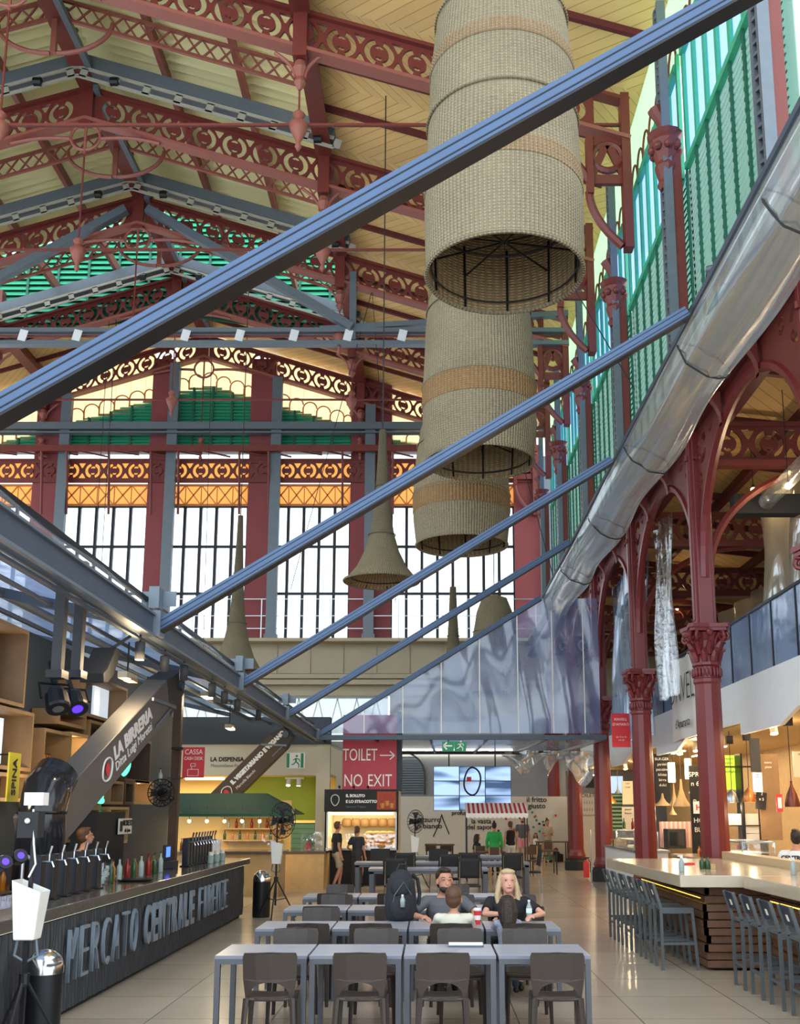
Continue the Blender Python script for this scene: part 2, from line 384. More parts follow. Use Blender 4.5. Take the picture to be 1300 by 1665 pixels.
# ------------------------------------------------------------------ roof trusses
def truss(y):
    e = empty('roof_truss', (XR, y, 24.5)); f = lambda x: -SL*abs(x)
    hw = 16.2
    for sgn in (-1, 1):
        g = lambda x: -SL*abs(x)
        x0, x1 = (0.25, hw-.9) if sgn > 0 else (-hw+.9, -.25)
        outer = [(x0, g(x0)-.52), (x1, g(x1)-.52), (x1, g(x1)+.52), (x0, g(x0)+.52)]
        plate('openwork_web', outer, fret_holes(x0+.1, x1-.1, 0, 1.0, 15, g), .06, 'red_iron', e, XZ)
    c = MB(); t = MB()
    for sgn in (-1, 1):
        for dz, w, h, b in ((.55, .34, .10, t), (-.55, .40, .10, c)):
            b.bar((0, 0, dz), (sgn*hw, 0, -SL*hw+dz), w, h)
    t.build('top_chord', 'red_iron', e); c.build('bottom_chord', 'red_pale', e)  # bottom chord's paler red has the light caught by its flange painted in
    k = MB(); k.box((0, 0, -.05), (.42, .3, 1.35)); k.build('king_block', 'red_iron', e)
    # ring bracket below the ridge
    b = MB()
    for sgn in (-1, 1):
        b.tube([(sgn*.45*math.sin(a)+sgn*.02, 0, -1.15-.45*math.cos(a)) for a in [math.pi*i/10 for i in range(11)]], .05, 6)
        b.tube([(sgn*(.5+1.9*s), 0, -1.2+.1*math.sin(s*3.1)-.18*s) for s in [i/6 for i in range(7)]], .06, 6)
    b.bar((0, 0, -.7), (0, 0, -1.75), .07); b.build('ridge_bracket', 'red_pale', e)
    # nodes at the lantern edge with curled brackets
    for sgn in (-1, 1):
        x = sgn*BX; z = -SL*BX; b = MB()
        b.box((x, 0, z+.1), (.36, .46, 1.9)); b.box((x, 0, z+1.6), (.3, .4, 1.4))
        b.build('node_post', 'red_iron', e); b = MB()
        for s2 in (-1, 1):
            b.tube([(x+s2*(.12+.55*q*q), 0, z-1.35+.75*q) for q in [i/6 for i in range(7)]], .05, 6)
        b.lathe([(.04, -1.7), (.16, -1.5), (.1, -1.35), (.2, -1.1), (.14, -.9)], (x, 0, z), 10)
        b.build('node_bracket', 'red_pale', e)
    # tie rod, hanging rods, pendants
    r = MB(); zr = 19.4-24.5; r.bar((-hw, 0, zr), (hw, 0, zr), .07)
    r.build('tie_rod', 'red_iron', e)
    for x in (-BX, 0, BX):
        h = MB(); h.bar((x, 0, -SL*abs(x)-1.3), (x, 0, zr), .045); h.build('hanging_rod', 'red_iron', e)
        pm = MB(); pm.lathe([(.02, -.75), (.09, -.62), (.05, -.5), (.2, -.2), (.26, 0), (.14, .08), (.1, .2), (.17, .3), (.05, .42)], (x, 0, zr), 12)
        pm.build('pendant', 'red_pale', e, smooth=True)
    # wall bracket: open frame with ring, down to the pilaster capital
    b = MB(); xe = hw-.12; xi = hw-1.05; zb = -8.6; ztp = -SL*hw-.45
    b.bar((xe, 0, zb), (xe, 0, ztp+1.2), .22, .34); b.bar((xi, 0, zb+1.5), (xi, 0, ztp), .16, .3)
    for z in (zb+3.0, ztp-1.2): b.bar((xi, 0, z), (xe, 0, z), .12, .25)
    b.bar((xi, 0, ztp-1.2), ((xi+xe)/2, 0, zb+3.0), .1, .2); b.bar((xe, 0, ztp-1.2), ((xi+xe)/2, 0, zb+3.0), .1, .2)
    b.tube([((xi+xe)/2+.38*math.cos(a), 0, ztp-.55+.38*math.sin(a)) for a in [2*math.pi*i/20 for i in range(20)]], .09, 6, closed=True)
    b.tube([(xi-.02+.8*q*q, 0, zb+1.6-1.5*q) for q in [i/8 for i in range(9)]], .11, 8)
    b.tube([(xi-1.5*(1-q), 0, ztp+.1-1.3*q*q) for q in [i/8 for i in range(9)]], .1, 8)
    b.build('wall_bracket', 'red_iron', e)
    return e
tr = truss(TY[0]); tl = ['nearest, cut by the top of the photo', 'second, meeting the ridge high at left', 'third, crossed by the near blue rafter', 'fourth, in front of the green lantern gable', 'last, lying over the gable wall']
for i, y in enumerate(TY):
    t = tr if i == 0 else dup(tr, (XR, y if i < 4 else YF-.35, 24.5))
    tag(t, 'ornate red iron roof truss, '+tl[i], 'roof truss', 'red iron roof trusses')
# lattice trusses half way, under the lantern
def lattice():
    e = empty('lattice_truss', (0, 0, 0)); b = MB()
    for sgn in (-1, 1):
        n = 16
        for dz in (0, .62): b.bar((sgn*.1, 0, dz), (sgn*BX, 0, dz-SL*BX), .1, .09)
        for i in range(n):
            xa, xb = sgn*(.1+(BX-.1)*i/n), sgn*(.1+(BX-.1)*(i+1)/n)
            b.bar((xa, 0, -SL*abs(xa)), (xb, 0, .62-SL*abs(xb)), .05); b.bar((xa, .03, .62-SL*abs(xa)), (xb, .03, -SL*abs(xb)), .05)
    b.bar((0, 0, -1.2), (0, 0, .7), .16); b.build('lattice', 'red_pale', e); c = MB()
    for sgn in (-1, 1):
        c.tube([(sgn*(.1+1.6*math.sin(a)), 0, -1.2+1.0*(1-math.cos(a))) for a in [math.pi/2*i/8 for i in range(9)]], .07, 6)
    c.build('curved_brace', 'red_pale', e); return e
lt = lattice(); nm = ['nearest', 'middle', 'farthest']
for i in range(3):
    t = lt if i == 0 else dup(lt, (0, 0, 0)); t.location = (XR, TY[i]+2.95, 25.15)
    tag(t, 'slim pale red lattice truss under the lantern roof, %s of three' % nm[i], 'roof truss', 'lattice trusses')
# purlins along the hall
for i, x in enumerate((XR, XR-BX, XR+BX)):
    b = MB(); b.box((x, 0, zt(x)+(1.0 if i else 1.2)), (.34, 1, .5)); b = MB(); zz = zt(x)+(.75 if i else .9)
    b.b2(x-.15, x+.15, 18, YF, zz-.28, zz+.22); b.b2(x-.26, x+.26, 18, YF, zz-.34, zz-.28)
    tag(b.build('ridge_beam' if i == 0 else 'edge_beam', 'red_iron'), ['red iron beam running along the ridge', 'red iron beam along the far left edge of the lantern', 'red iron beam along the right edge of the lantern'][i], 'roof beam')
for i, dx in enumerate((-5.2, -2.6, 2.6, 5.2)):
    x = XR+dx; b = MB(); b.b2(x-.08, x+.08, 18, LY, zt(x)+1.45, zt(x)+1.85)
    tag(b.build('purlin', 'red_pale'), 'pale red purlin under the corrugated lantern roof', 'roof beam', 'lantern purlins')
for i, y in enumerate([17.5+k*5.9/3 for k in range(16)]):
    if i % 3 == 0: continue
    for sgn in (1, -1):
        if sgn < 0 and y < LY: continue
        xa = XR+sgn*(BX if y < LY else 0); xb = XR+sgn*16.2; b = MB()
        b.bar((xa, y, zt(xa)+.86), (xb, y, zt(xb)+.86), .13, .17)
        tag(b.build('rafter', 'red_dark'), 'thin dark red rafter crossing the yellow plank ceiling', 'rafter', 'plank ceiling rafters')
# grey reinforcing steel
for i, y in enumerate(TY[:4]):
    e = empty('grey_girder', (XR, y-.75, 24.5)); a = MB(); s = MB(); st = MB()
    for sgn in (-1, 1):
        a.bar((0, 0, .9), (sgn*8.1, 0, .9-SL*8.1), .5, .42)
        p = lambda x, dz: (x, -.3, dz-SL*abs(x))
        for (d0, d1) in ((.62, .52), (.3, .2)): s.bar(p(0, (d0+d1)/2), p(sgn*8.1, (d0+d1)/2), .05, .1)
        for k in range(9): s.bar(p(sgn*(.1+k), .4), p(sgn*(.32+k), .4), .05, .3)
        for x in (1.2, 7.6): st = MB(); st.lathe([(.14, -.12), (.14, .12)], n=10, mtx=T(sgn*x, -.35, .35-SL*x) @ Matrix.Rotation(1.57, 4, 'Y')); st.build('pulley', 'black_metal', e)
    a.build('beam', 'grey_steel', e); s.build('slotted_plate', 'plate_grey', e)
    b = MB(); b.bar((.35, .4, .4), (.35, 5.6, .6), .18, .2)
    for k in range(6): b.bar((-.35, .5+k*.8, 1.1), (.35, .5+k*.8, .9), .12, .1)
    b.build('ladder_tie', 'grey_steel', e)
    tag(e, 'grey steel girder lying above %s' % ['the nearest ornate truss', 'the ornate truss high at left', 'the third ornate truss', 'the truss under the green gable'][i], 'steel beam', 'grey reinforcing girders')
e = empty('strut_frame', (XR, TY[2]-.1, 19.5)); b = MB(); c = MB(); d = MB()
for dz in (0.0, .5): b.bar((-16.2, 0, dz-.45), (16.2, 0, dz-.45), .3, .16)
b.bar((7.0, 0, .1), (16.2, 0, .75), .26, .2)
b.build('double_beam', 'grey_steel', e)
for k in range(15): c.bar((-14+2*k, -.17, -.4), (-13.9+2*k, -.17, .02), .03, .3)
c.build('spacer', 'white_paint', e)['kind'] = 'stuff'
for sgn in (-1, 1): d.bar((sgn*.4, -.2, 4.9), (sgn*8.2, -.2, .1), .3, .3)
d.bar((8.2, 0, -.2), (8.2, 0, 2.4), .24); d.bar((-8.2, 0, -.2), (-8.2, 0, 2.4), .24)
d.build('diagonal_strut', 'grey_steel', e)
tag(e, 'grey steel A-shaped bracing with a long double beam across the hall', 'steel beam')
# ------------------------------------------------------------------ far gable wall
wins = [(-22.9, -19.2), (-17.75, -13.64), (-12.6, -8.8), (-7.6, -3.87), (-1.9, 4.0)]
pil = [(-19.2, -17.75), (-13.64, -12.6), (-8.8, -7.6), (-3.87, -1.9), (4.0, 5.4)]
wall = MB(); wall.b2(XL-1, XW+1, YF, YF+.5, 7.35, 9.85)
for k in range(22):
    x = XL+k*1.55; wall.b2(x+.03, x+1.52, YF-.06, YF, 8.35, 9.75)
wall.b2(XL-1, XW+1, YF-.85, YF, 9.75, 9.9); wall.b2(XL-1, XW+1, YF-.25, YF, 8.1, 8.3); wall.b2(XL-1, XW+1, YF-.35, YF, 7.8, 8.02); wall.b2(XL-1, XW+1, YF-.2, YF, 7.3, 7.55)
wall.b2(XL-1, XW+1, YF, YF+.5, 0, 5.2)
struct(wall.build('wall_far', 'beige_stone'))
for i, (a, b_) in enumerate(pil):
    b = MB(); b.b2(a, b_, YF-.1, YF+.4, 9.85, 24 if i < 4 else 19.4)
    struct(b.build('wall_pier', 'red_wall')); 
    g = MB(); xc = b_+.18 if i != 3 else -2.9; g.b2(xc-.24, xc+.24, YF-.75, YF-.45, 9.92, zt(xc)-.6); g.b2(xc-.3, xc+.3, YF-.8, YF-.4, 9.9, 10.1)
    tag(g.build('steel_post', 'grey_steel'), 'grey steel post against %s of the far wall' % ['the far left red pier', 'the first broad red pier', 'the middle red pier', 'the pier behind the slender horn lamp', 'the red pier in the right corner'][i], 'post', 'grey posts on the far wall')
for i, (a, b_) in enumerate(wins):
    e = empty('window_%d' % (i+1), ((a+b_)/2, YF+.2, 9.9)); struct(e)
    f = MB(); n = 5 if i != 4 else 8; w = b_-a; H = 6.6
    for k in range(n+1): 
        x = -w/2+w*k/n; f.b2(x-.07, x+.07, -.08, .08, 0, H)
    for z in (.03, 2.3, 4.6, H): f.b2(-w/2, w/2, -.07, .07, z-.06, z+.06)
    f.build('window_frame', 'black_metal', e)
    g = MB(); g.b2(-w/2, w/2, .1, .11, 0, H); g.build('pane', 'window_glass', e)
# translucent orange glass panels behind friezes
def translucent(name, hexc, mixf=.75):
    m = bpy.data.materials.new(name); m.use_nodes = True; MATS[name] = m; N = m.node_tree.nodes; L = m.node_tree.links; N.remove(N['Principled BSDF'])
    t = N.new('ShaderNodeBsdfTranslucent'); d = N.new('ShaderNodeBsdfDiffuse'); x = N.new('ShaderNodeMixShader'); x.inputs[0].default_value = 1-mixf
    t.inputs[0].default_value = lin(hexc); d.inputs[0].default_value = lin(hexc); L.new(t.outputs[0], x.inputs[1]); L.new(d.outputs[0], x.inputs[2]); L.new(x.outputs[0], N['Material Output'].inputs[0]); return m
translucent('teal_glass', 'b8d6ce', .6); translucent('amber_glass', 'f3c48a'); translucent('pale_amber', 'f8e8c8'); translucent('pale_glass', 'dfe4e0'); translucent('mint_glass', 'd6f0d0'); translucent('sky_glass', 'c8dcff')
mat('amber_frame', 'c07a3c', .5, 0, .1)
for i, (a, b_) in enumerate(wins):
    w = b_-a; e = empty('diamond_frieze', ((a+b_)/2, YF+.1, 17.05)); p = MB(); p.b2(-w/2, w/2, .05, .07, -.5, .5); p.build('amber_panel', 'amber_glass', e)
    f = MB(); n = 5 if i != 4 else 8; q = w/n
    for k in range(n):
        x = -w/2+q*k
        f.bar((x, 0, -.5), (x+q, 0, .5), .05, .07, up=(0, 1, 0)); f.bar((x, 0, .5), (x+q, 0, -.5), .05, .07, up=(0, 1, 0)); f.bar((x, 0, -.5), (x, 0, .5), .04)
    for z in (-.5, .5): f.bar((-w/2, 0, z), (w/2, 0, z), .1)
    f.build('diamond_lattice', 'amber_frame', e)
    tag(e, 'glowing amber diamond lattice frieze above %s' % ['the far left window', 'the first full window', 'the window behind the small horn lamp', 'the third window', 'the right hand window'][i], 'frieze', 'diamond friezes')
e = empty('fretwork_frieze', (XR, YF-.15, 18.2)); p = MB(); p.b2(-16.2, 16.2, .3, .32, -.5, .5); p.build('amber_panel', 'amber_glass', e)
hw = 16.2
plate('openwork', [(-hw, -.5), (hw, -.5), (hw, .5), (-hw, .5)], fret_holes(-hw+.1, hw-.1, 0, .95, 31), .06, 'red_iron', e, XZ)
f = MB(); f.b2(-hw, hw, -.06, .06, -.6, -.5); f.b2(-hw, hw, -.06, .06, .5, .6); f.build('rail', 'red_iron', e)
tag(e, 'long openwork frieze of ring scrolls glowing amber across the far wall', 'frieze')
# bracketed walkway rail
e = empty('bracket_walkway', (XR, YF-.6, 18.95)); f = MB(); f.b2(-hw, hw, -.5, .3, .05, .13); f.b2(-hw, hw, -.55, -.45, -.1, .2); f.build('deck', 'red_iron', e)
f = MB()
for k in range(22): f.bar((-hw+1.47*k, -.45, 0), (-hw+1.47*(k+1), .3, -.1 if k % 2 else 0), .07)
f.build('deck_bracing', 'red_pale', e)
for x in (-7.4, -6.2, -4.2, -2.2, -.9, 2.0, 3.4, 6.9, 9.3, 11.2, 14.7):
    f = MB(); f.tube([(x, -.45+.5*q, -.05-3.0*q**.5*q if q else -.05) for q in [i/8 for i in range(9)]], .06, 6); f.build('curved_bracket', 'red_iron', e)
tag(e, 'dark red bracketed walkway across the far wall under the green louvres', 'walkway')
# green louvre fields and scalloped panes over them
for i, (a, b_) in enumerate(wins):
    n = 4 if i != 4 else 6; e = empty('gable_louvres', ((a+b_)/2, YF+.15, 19.2)); xc = (a+b_)/2
    zt2 = lambda x: zt(x+xc)-1.75-19.2
    s, f = MB(), MB(); louvre_panels(s, f, a-xc, b_-xc, 0, zt2, 0, n, .17, .1)
    if s.v: s.build('slats', 'green_paint', e)
    f.build('frame', 'green_dark', e)
    bk = MB(); bk.poly([(a-xc, .16, 0), (b_-xc, .16, 0), (b_-xc, .16, max(.01, zt2(b_-xc)))]+([(0, .16, zt2(0))] if i == 2 else [])+[(a-xc, .16, max(.01, zt2(a-xc)))], (0, .03, 0)); bk.build('backing', 'green_paint', e)
    p = MB(); sc = MB(); w = (b_-a)/n/1.4; k = 0; x = a-xc
    while x < b_-xc-.01:
        x2 = min(x+w, b_-xc); z0 = max(0, min(zt2(x), zt2(x2))); z1 = max(zt2(x), zt2(x2))+1.2
        p.b2(x, x2, .1, .12, z0-.1, z1+1.3); cx = (x+x2)/2; r = (x2-x)/2
        sc.tube([(cx+r*math.cos(t), 0, z0+.45+r*math.sin(t)) for t in [math.pi*i_/10 for i_ in range(11)]], .035, 5); sc.bar((x, 0, z0), (x, 0, z0+.5), .06); x = x2
        sc.bar((cx-r, 0, z0+.05), (cx+r, 0, z0+.05), .05)
    p.build('scalloped_glass', 'pale_amber', e); sc.build('scallop_frame', 'amber_frame', e)
    tag(e, 'green louvres with scalloped glass above, %s' % ['far left bay of the gable', 'left bay cut by the near blue rafter', 'middle bay under the ridge', 'bay right of the ridge', 'right hand bay behind the big lampshades'][i], 'louvres', 'gable louvres')
b = MB(); b.b2(XL, XW, YF-.9, YF-.6, 20.05, 20.4); b.b2(XL, XW, YF-.9, YF-.55, 19.85, 19.93)
tag(b.build('wind_beam', 'grey_steel'), 'long grey beam crossing the green louvres of the far wall', 'steel beam')
# ledge railing in front of the far windows
e = empty('ledge_railing', (XR, YF-.5, 9.9)); f = MB()
for z in (.5, 1.1, 1.9): f.bar((-16, 0, z), (16.4, 0, z), .035)
for k in range(11): f.bar((-16+3.2*k, 0, 0), (-16+3.2*k, 0, 1.9), .05)
f.build('rails', 'steel', e); tag(e, 'thin steel railing along the ledge below the tall far windows', 'railing')
# low window band with white zigzag lattice
struct(MB().b2(-1.9, 6, YF, YF+.4, 5.2, 7.4).build('wall_far_lower', 'beige_stone'))
struct(MB().b2(XL-.6, XL-.3, 4, YF, 0, 11).build('wall_nave_left', 'cream_wall'))
e = empty('window_6', (XR, YF+.2, 5.3)); struct(e); f = MB(); g = MB(); f.b2(-hw, 9.1, -.06, .06, -.05, .1); f.b2(-hw, 9.1, -.06, .06, 1.9, 2.1)
for k in range(28):
    x = -hw+.9*k; f.bar((x, 0, .1), (x+.45, 0, 1.9), .05); f.bar((x+.9, 0, .1), (x+.45, 0, 1.9), .05)
f.build('window_frame', 'white_paint', e); g.b2(-hw, 9.1, .1, .12, 0, 2); g.build('pane', 'pale_glass', e)
# ------------------------------------------------------------------ right clerestory wall
def ribs(mb, y0, y1, z0, z1, x, step, w=.07, d=.12):
    y = y0
    while y < y1: mb.b2(x-d, x, y-w/2, y+w/2, z0, z1); y += step
cw = MB(); cw.b2(XW+.35, XW+.5, 9, YF, 9.3, 9.72); struct(cw.build('wall_clerestory', 'green_dark'))
PY = [13.5, 19.4, 25.5, 31.6, 37.7, 43.7]
mat('backing_green', 'a4ccbc', .6); mat('louvre_green', 'bcd4cc', .3, 0, .1, 2)
for i in range(len(PY)-1):
    a, b_ = PY[i]+.25, PY[i+1]-.25
    e = empty('louvred_window', (XW+.3, (a+b_)/2, 9.7)); L2 = (b_-a)/2
    s = MB(); z = .05
    while z < 5.4:
        s.add([(-.03, -L2, z), (-.03, L2, z), (.04, L2, z+.13), (.04, -L2, z+.13), (-.01, -L2, z-.02), (-.01, L2, z-.02), (.06, L2, z+.11), (.06, -L2, z+.11)], [(0,1,2,3),(7,6,5,4),(0,4,5,1),(3,2,6,7)]); z += .15
    s.build('slats', 'louvre_green', e)
    k_ = MB(); k_.b2(.08, .1, -L2-.3, L2+.3, 0, 5.72); k_.build('backing', 'teal_glass', e)
    f = MB(); n = 7
    for k in range(n+1):
        y = -L2+2*L2*k/n; f.b2(-.075, -.03, y-.035, y+.035, 0, 5.6)
        for q in range(27): f.box((-.06, y+.05, .2+q*.2), (.03, .05, .07))
    f.build('stile', 'green_dark', e)
    u = MB(); 
    for k in range(n*1+1): y = -L2+2*L2*k/n; u.b2(-.05, .02, y-.07, y+.07, 5.6, 8.6)
    u.b2(-.1, .02, -L2, L2, 5.5, 5.65); u.b2(-.1, .02, -L2, L2, 8.2, 8.4); u.build('upper_mullion', 'green_paint', e)
    g = MB(); g.b2(.04, .05, -L2, L2, 5.6, 8.3); g.build('pane', 'sky_glass', e)
    h = MB(); h.b2(.04, .05, -L2-.25, L2+.25, 8.3, 11.2); h.build('tinted_pane', 'mint_glass', e)
    c = MB(); 
    for k in range(8):
        y = -L2+2*L2*(k+.5)/8; r = L2/8
        c.tube([(-.03, y+r*math.cos(t), 8.5+r*1.6*math.sin(t)) for t in [math.pi*j/8 for j in range(9)]], .03, 5)
    c.build('scallop_frame', 'red_iron', e)
    tag(e, 'tall green louvred clerestory window, %s bay of the right wall' % ['nearest', 'second', 'third', 'fourth', 'farthest'][i], 'louvred window', 'clerestory windows')
def pilaster():
    e = empty('lattice_pilaster', (0, 0, 0)); s = MB(); s.b2(-.02, .18, -.16, .16, 0, 6.0); s.build('shaft', 'red_iron', e)
    l = MB(); l.b2(-.2, -.02, .1, .2, 0, 9.6); l.b2(-.2, -.02, -.2, -.1, 0, 9.6)
    for k in range(48): l.bar((-.11, -.12, .1+k*.2), (-.11, .12, .2+k*.2), .16, .05)
    l.build('grey_lattice', 'grey_steel', e)
    c = MB(); c.lathe([(.14, 5.2), (.2, 5.3), (.16, 5.4), (.24, 5.7), (.2, 5.8), (.34, 6.25), (.3, 6.35), (.38, 6.45)], (-.1, 0, 0), 12)
    for k in range(8):
        a = k*math.pi/4; c.ball((-.1+.28*math.cos(a), .28*math.sin(a), 6.1), .1, 6)
    c.build('capital', 'red_iron', e); b = MB(); b.tube([(-.1, 0, 6.4), (-.15, 0, 6.8), (-.3, 0, 7.1)], [.1, .12, .16], 8); b.build('impost', 'red_iron', e); return e
pp = pilaster()
for i, y in enumerate(PY):
    t = pp if i == 0 else dup(pp, (0, 0, 0)); t.location = (XW-.02, y, 9.7)
    tag(t, 'red pilaster with leafy capital and grey lattice strip, %s on the green wall' % ['nearest', 'second', 'third', 'fourth', 'fifth', 'farthest'][i], 'pilaster', 'wall pilasters')
# ================================================================== RIGHT ARCADE
CY = [12.6, 18.6, 24.6, 30.5, 36.4, 42.6]; ZC = 5.2
def column():
    e = empty('iron_column', (XW, 0, 0))
    b = MB(); b.lathe([(.42, 0), (.42, .3), (.36, .34), (.36, .4)], n=8); b.build('plinth', 'black_matte', e)
    s = MB(); s.lathe([(.30, .4), (.33, .5), (.29, .6), (.265, .7), (.26, 1.6), (.235, 4.3), (.26, 4.34), (.26, 4.40), (.235, 4.42), (.235, 4.62), (.27, 4.65), (.27, 4.7)], n=12); s.build('shaft', 'red_column', e)
    c = MB(); c.lathe([(.22, 4.7), (.2, 4.85), (.23, 5.1), (.3, 5.25)], n=16)
    for k in range(24):
        a = k*math.pi/12; c.ball((.255*math.cos(a), .255*math.sin(a), 4.52), .03, 5, (1, 1, 3))
    for k in range(8):      # two rows of leaves curling outward
        a = k*math.pi/4+.39; ca, sa = math.cos(a), math.sin(a)
        for (z0, hh, off) in ((4.72, .22, .04), (4.86, .24, .06)):
            w = .07
            c.tube([((.21+off*q*q*2.2)*ca, (.21+off*q*q*2.2)*sa, z0+hh*q) for q in (0, .4, .8, 1)]+[((.3+off)*ca, (.3+off)*sa, z0+hh*.86)], [.06, .07, .05, .035, .03], 6); a += math.pi/8; ca, sa = math.cos(a), math.sin(a)
    for k in range(4):
        a = k*math.pi/2+math.pi/4
        for s2 in (-1, 1):
            b_ = a+s2*.16; ca, sa = math.cos(b_), math.sin(b_)
            pts = [(.2, 4.95), (.24, 5.12), (.33, 5.24), (.42, 5.25)]+[(.37+.085*(1-t/14)*math.cos(1.57-t*.75), 5.165+.085*(1-t/14)*math.sin(1.57-t*.75)) for t in range(1, 12)]
            c.tube([(r*ca, r*sa, z) for r, z in pts], [.035]*4+[.032-.0012*t for t in range(11)], 6)
    for k in range(4):
        a = k*math.pi/2; c.ball((.31*math.cos(a), .31*math.sin(a), 5.24), .07, 6)
    ab = []
    for k in range(4):
        a = k*math.pi/2+math.pi/4
        ab += [(.5*math.cos(a-.1), .5*math.sin(a-.1)), (.5*math.cos(a+.1), .5*math.sin(a+.1)), (.33*math.cos(a+.785), .33*math.sin(a+.785))]
    for z0, sc, h in ((5.27, .92, .06), (5.33, 1.0, .07)): c.poly([(x*sc, y*sc, z0) for x, y in ab], (0, 0, h))
    c.build('capital', 'red_dark' if 0 else 'red_column', e)
    u = MB(); u.b2(-.13, .13, -.19, .19, 5.4, 9.15); u.b2(-.18, .2, -.11, .11, 5.4, 9.15); u.b2(-.2, -.17, -.06, .06, 5.5, 9.1)
    u.build('upper_shaft', 'red_column', e, bevel=.012)
    f = MB(); f.lathe([(.05, 0), (.05, .1)], (-.2, -.05, 8.6), 6); f.bar((-.1, -.28, 8.6), (-.1, .28, 8.6), .05); f.build('tie', 'red_iron', e)
    r = MB()
    for s2 in (-1, 1):     # arch ribs up each side, along the arcade
        r.tube([(0, s2*(.16+2.84*(1-math.cos(t))), 6.3+2.6*math.sin(t)) for t in [math.pi/2*i/14 for i in range(15)]], .09, 6)
    r.build('arch_rib', 'red_column', e)
    def arcp(y): t = math.acos(max(0, min(1, 1-(y-.16)/2.84))); return 6.3+2.6*math.sin(t)+.04
    for s2 in (-1, 1):
        outer = [(s2*.15, 9.15), (s2*.15, 6.7)]+[(s2*(.16+2.84*i/16), arcp(.16+2.84*i/16)) for i in range(1, 17)]+[(s2*3.0, 9.15)]
        holes = []
        for (y, z, R) in ((.5, 8.72, .3), (.32, 8.15, .13), (1.1, 8.93, .13)):
            holes.append(arc(s2*y, z, R*.5, R, 20, 160, 8)); holes.append(arc(s2*y, z, R*.5, R, 200, 340, 8))
        holes += [[(s2*.2, 8.0), (s2*.32, 7.98), (s2*.21, 7.35)], [(s2*.2, 8.42), (s2*.2, 8.25), (s2*.3, 8.32)]]
        plate('openwork_spandrel', outer, holes, .05, 'red_iron', e, YZr)
    w = MB()               # curved brace and beam over the aisle
    w.tube([(.15+2.6*(1-math.cos(t)), 0, 6.4+2.1*math.sin(t)) for t in [math.pi/2*i/12 for i in range(13)]], .08, 6)
    w.b2(.1, 9.2, -.12, .12, 8.5, 8.62); w.b2(.1, 9.2, -.08, .08, 9.3, 9.4)
    w.build('aisle_brace', 'red_iron', e)
    plate('aisle_truss', [(.15, 8.6), (9.2, 8.6), (9.2, 9.35), (.15, 9.35)], fret_holes(.2, 9.1, 8.97, .7, 11), .05, 'red_iron', e, XZ)
    return e
cc = column()
nm = ['nearest, mostly outside the right edge', 'with its big leafy capital beside the glass gallery', 'second from the right, behind the marble counter', 'third from the right, beside the red hanging poster', 'fourth from the right, black plinth visible', 'last in the arcade near the back wall']
for i, y in enumerate(CY):
    t = cc if i == 0 else dup(cc, (XW, y, 0)); t.location = (XW, y, 0)
    tag(t, 'dark red cast iron column, '+nm[i], 'column', 'arcade columns')
co = MB(); co.b2(4.55, 5.6, 6, YF, 9.15, 9.3); co.b2(4.75, 5.6, 6, YF, 9.3, 9.7); co.b2(4.45, 5.5, 6, YF, 9.66, 9.76)
tag(co.build('arcade_cornice', 'red_dark'), 'deep dark red cornice running above the arcade columns', 'cornice')
def corbel():
    b = MB(); pts = [(4.5, 9.15), (5.0, 9.15), (5.0, 8.55)]+[(4.5+.5*math.sin(t), 9.15-.55*(1-math.cos(t))*1.0) for t in [math.pi/2*i/6 for i in range(6, 0, -1)]]
    b.poly([(x, -.07, z) for x, z in pts], (0, .14, 0)); return b.build('cornice_corbel', 'red_iron')
cb = corbel(); cys = [10.6, 14.6, 16.6, 20.6, 22.6, 26.6, 28.5, 32.5]
for i, y in enumerate(cys):
    t = cb if i == 0 else dup(cb, (0, 0, 0)); t.location = (0, y, 0)
    tag(t, 'small curved red corbel under the arcade cornice between the columns', 'corbel', 'cornice corbels')
# aisle roof and outer wall
mb = MB(); mb.add([(5.3, 6, 10.3), (15, 6, 9.2), (15, YF, 9.2), (5.3, YF, 10.3)], [(0, 1, 2, 3)]); struct(mb.build('ceiling_aisle', 'roof_planks', solid=.1))
for k in range(16):
    b = MB(); y = 8+2.4*k; b.bar((5.4, y, 10.1), (14.9, y, 9.02), .12, .16)
    tag(b.build('rafter', 'red_dark'), 'dark red rafter under the low plank roof of the right aisle', 'rafter', 'aisle rafters')
for i, x in enumerate((7.2, 9.6, 12)):
    b = MB(); z = 10.0-(x-5.3)*.113; b.b2(x-.08, x+.08, 6, YF, z-.32, z-.1)
    tag(b.build('purlin', 'red_dark'), 'dark purlin running along the right aisle roof', 'roof beam', 'aisle purlins')
mb = MB(); mb.b2(14.6, 14.9, 6, YF, 0, 9.3); struct(mb.build('wall_right', 'cream_wall'))
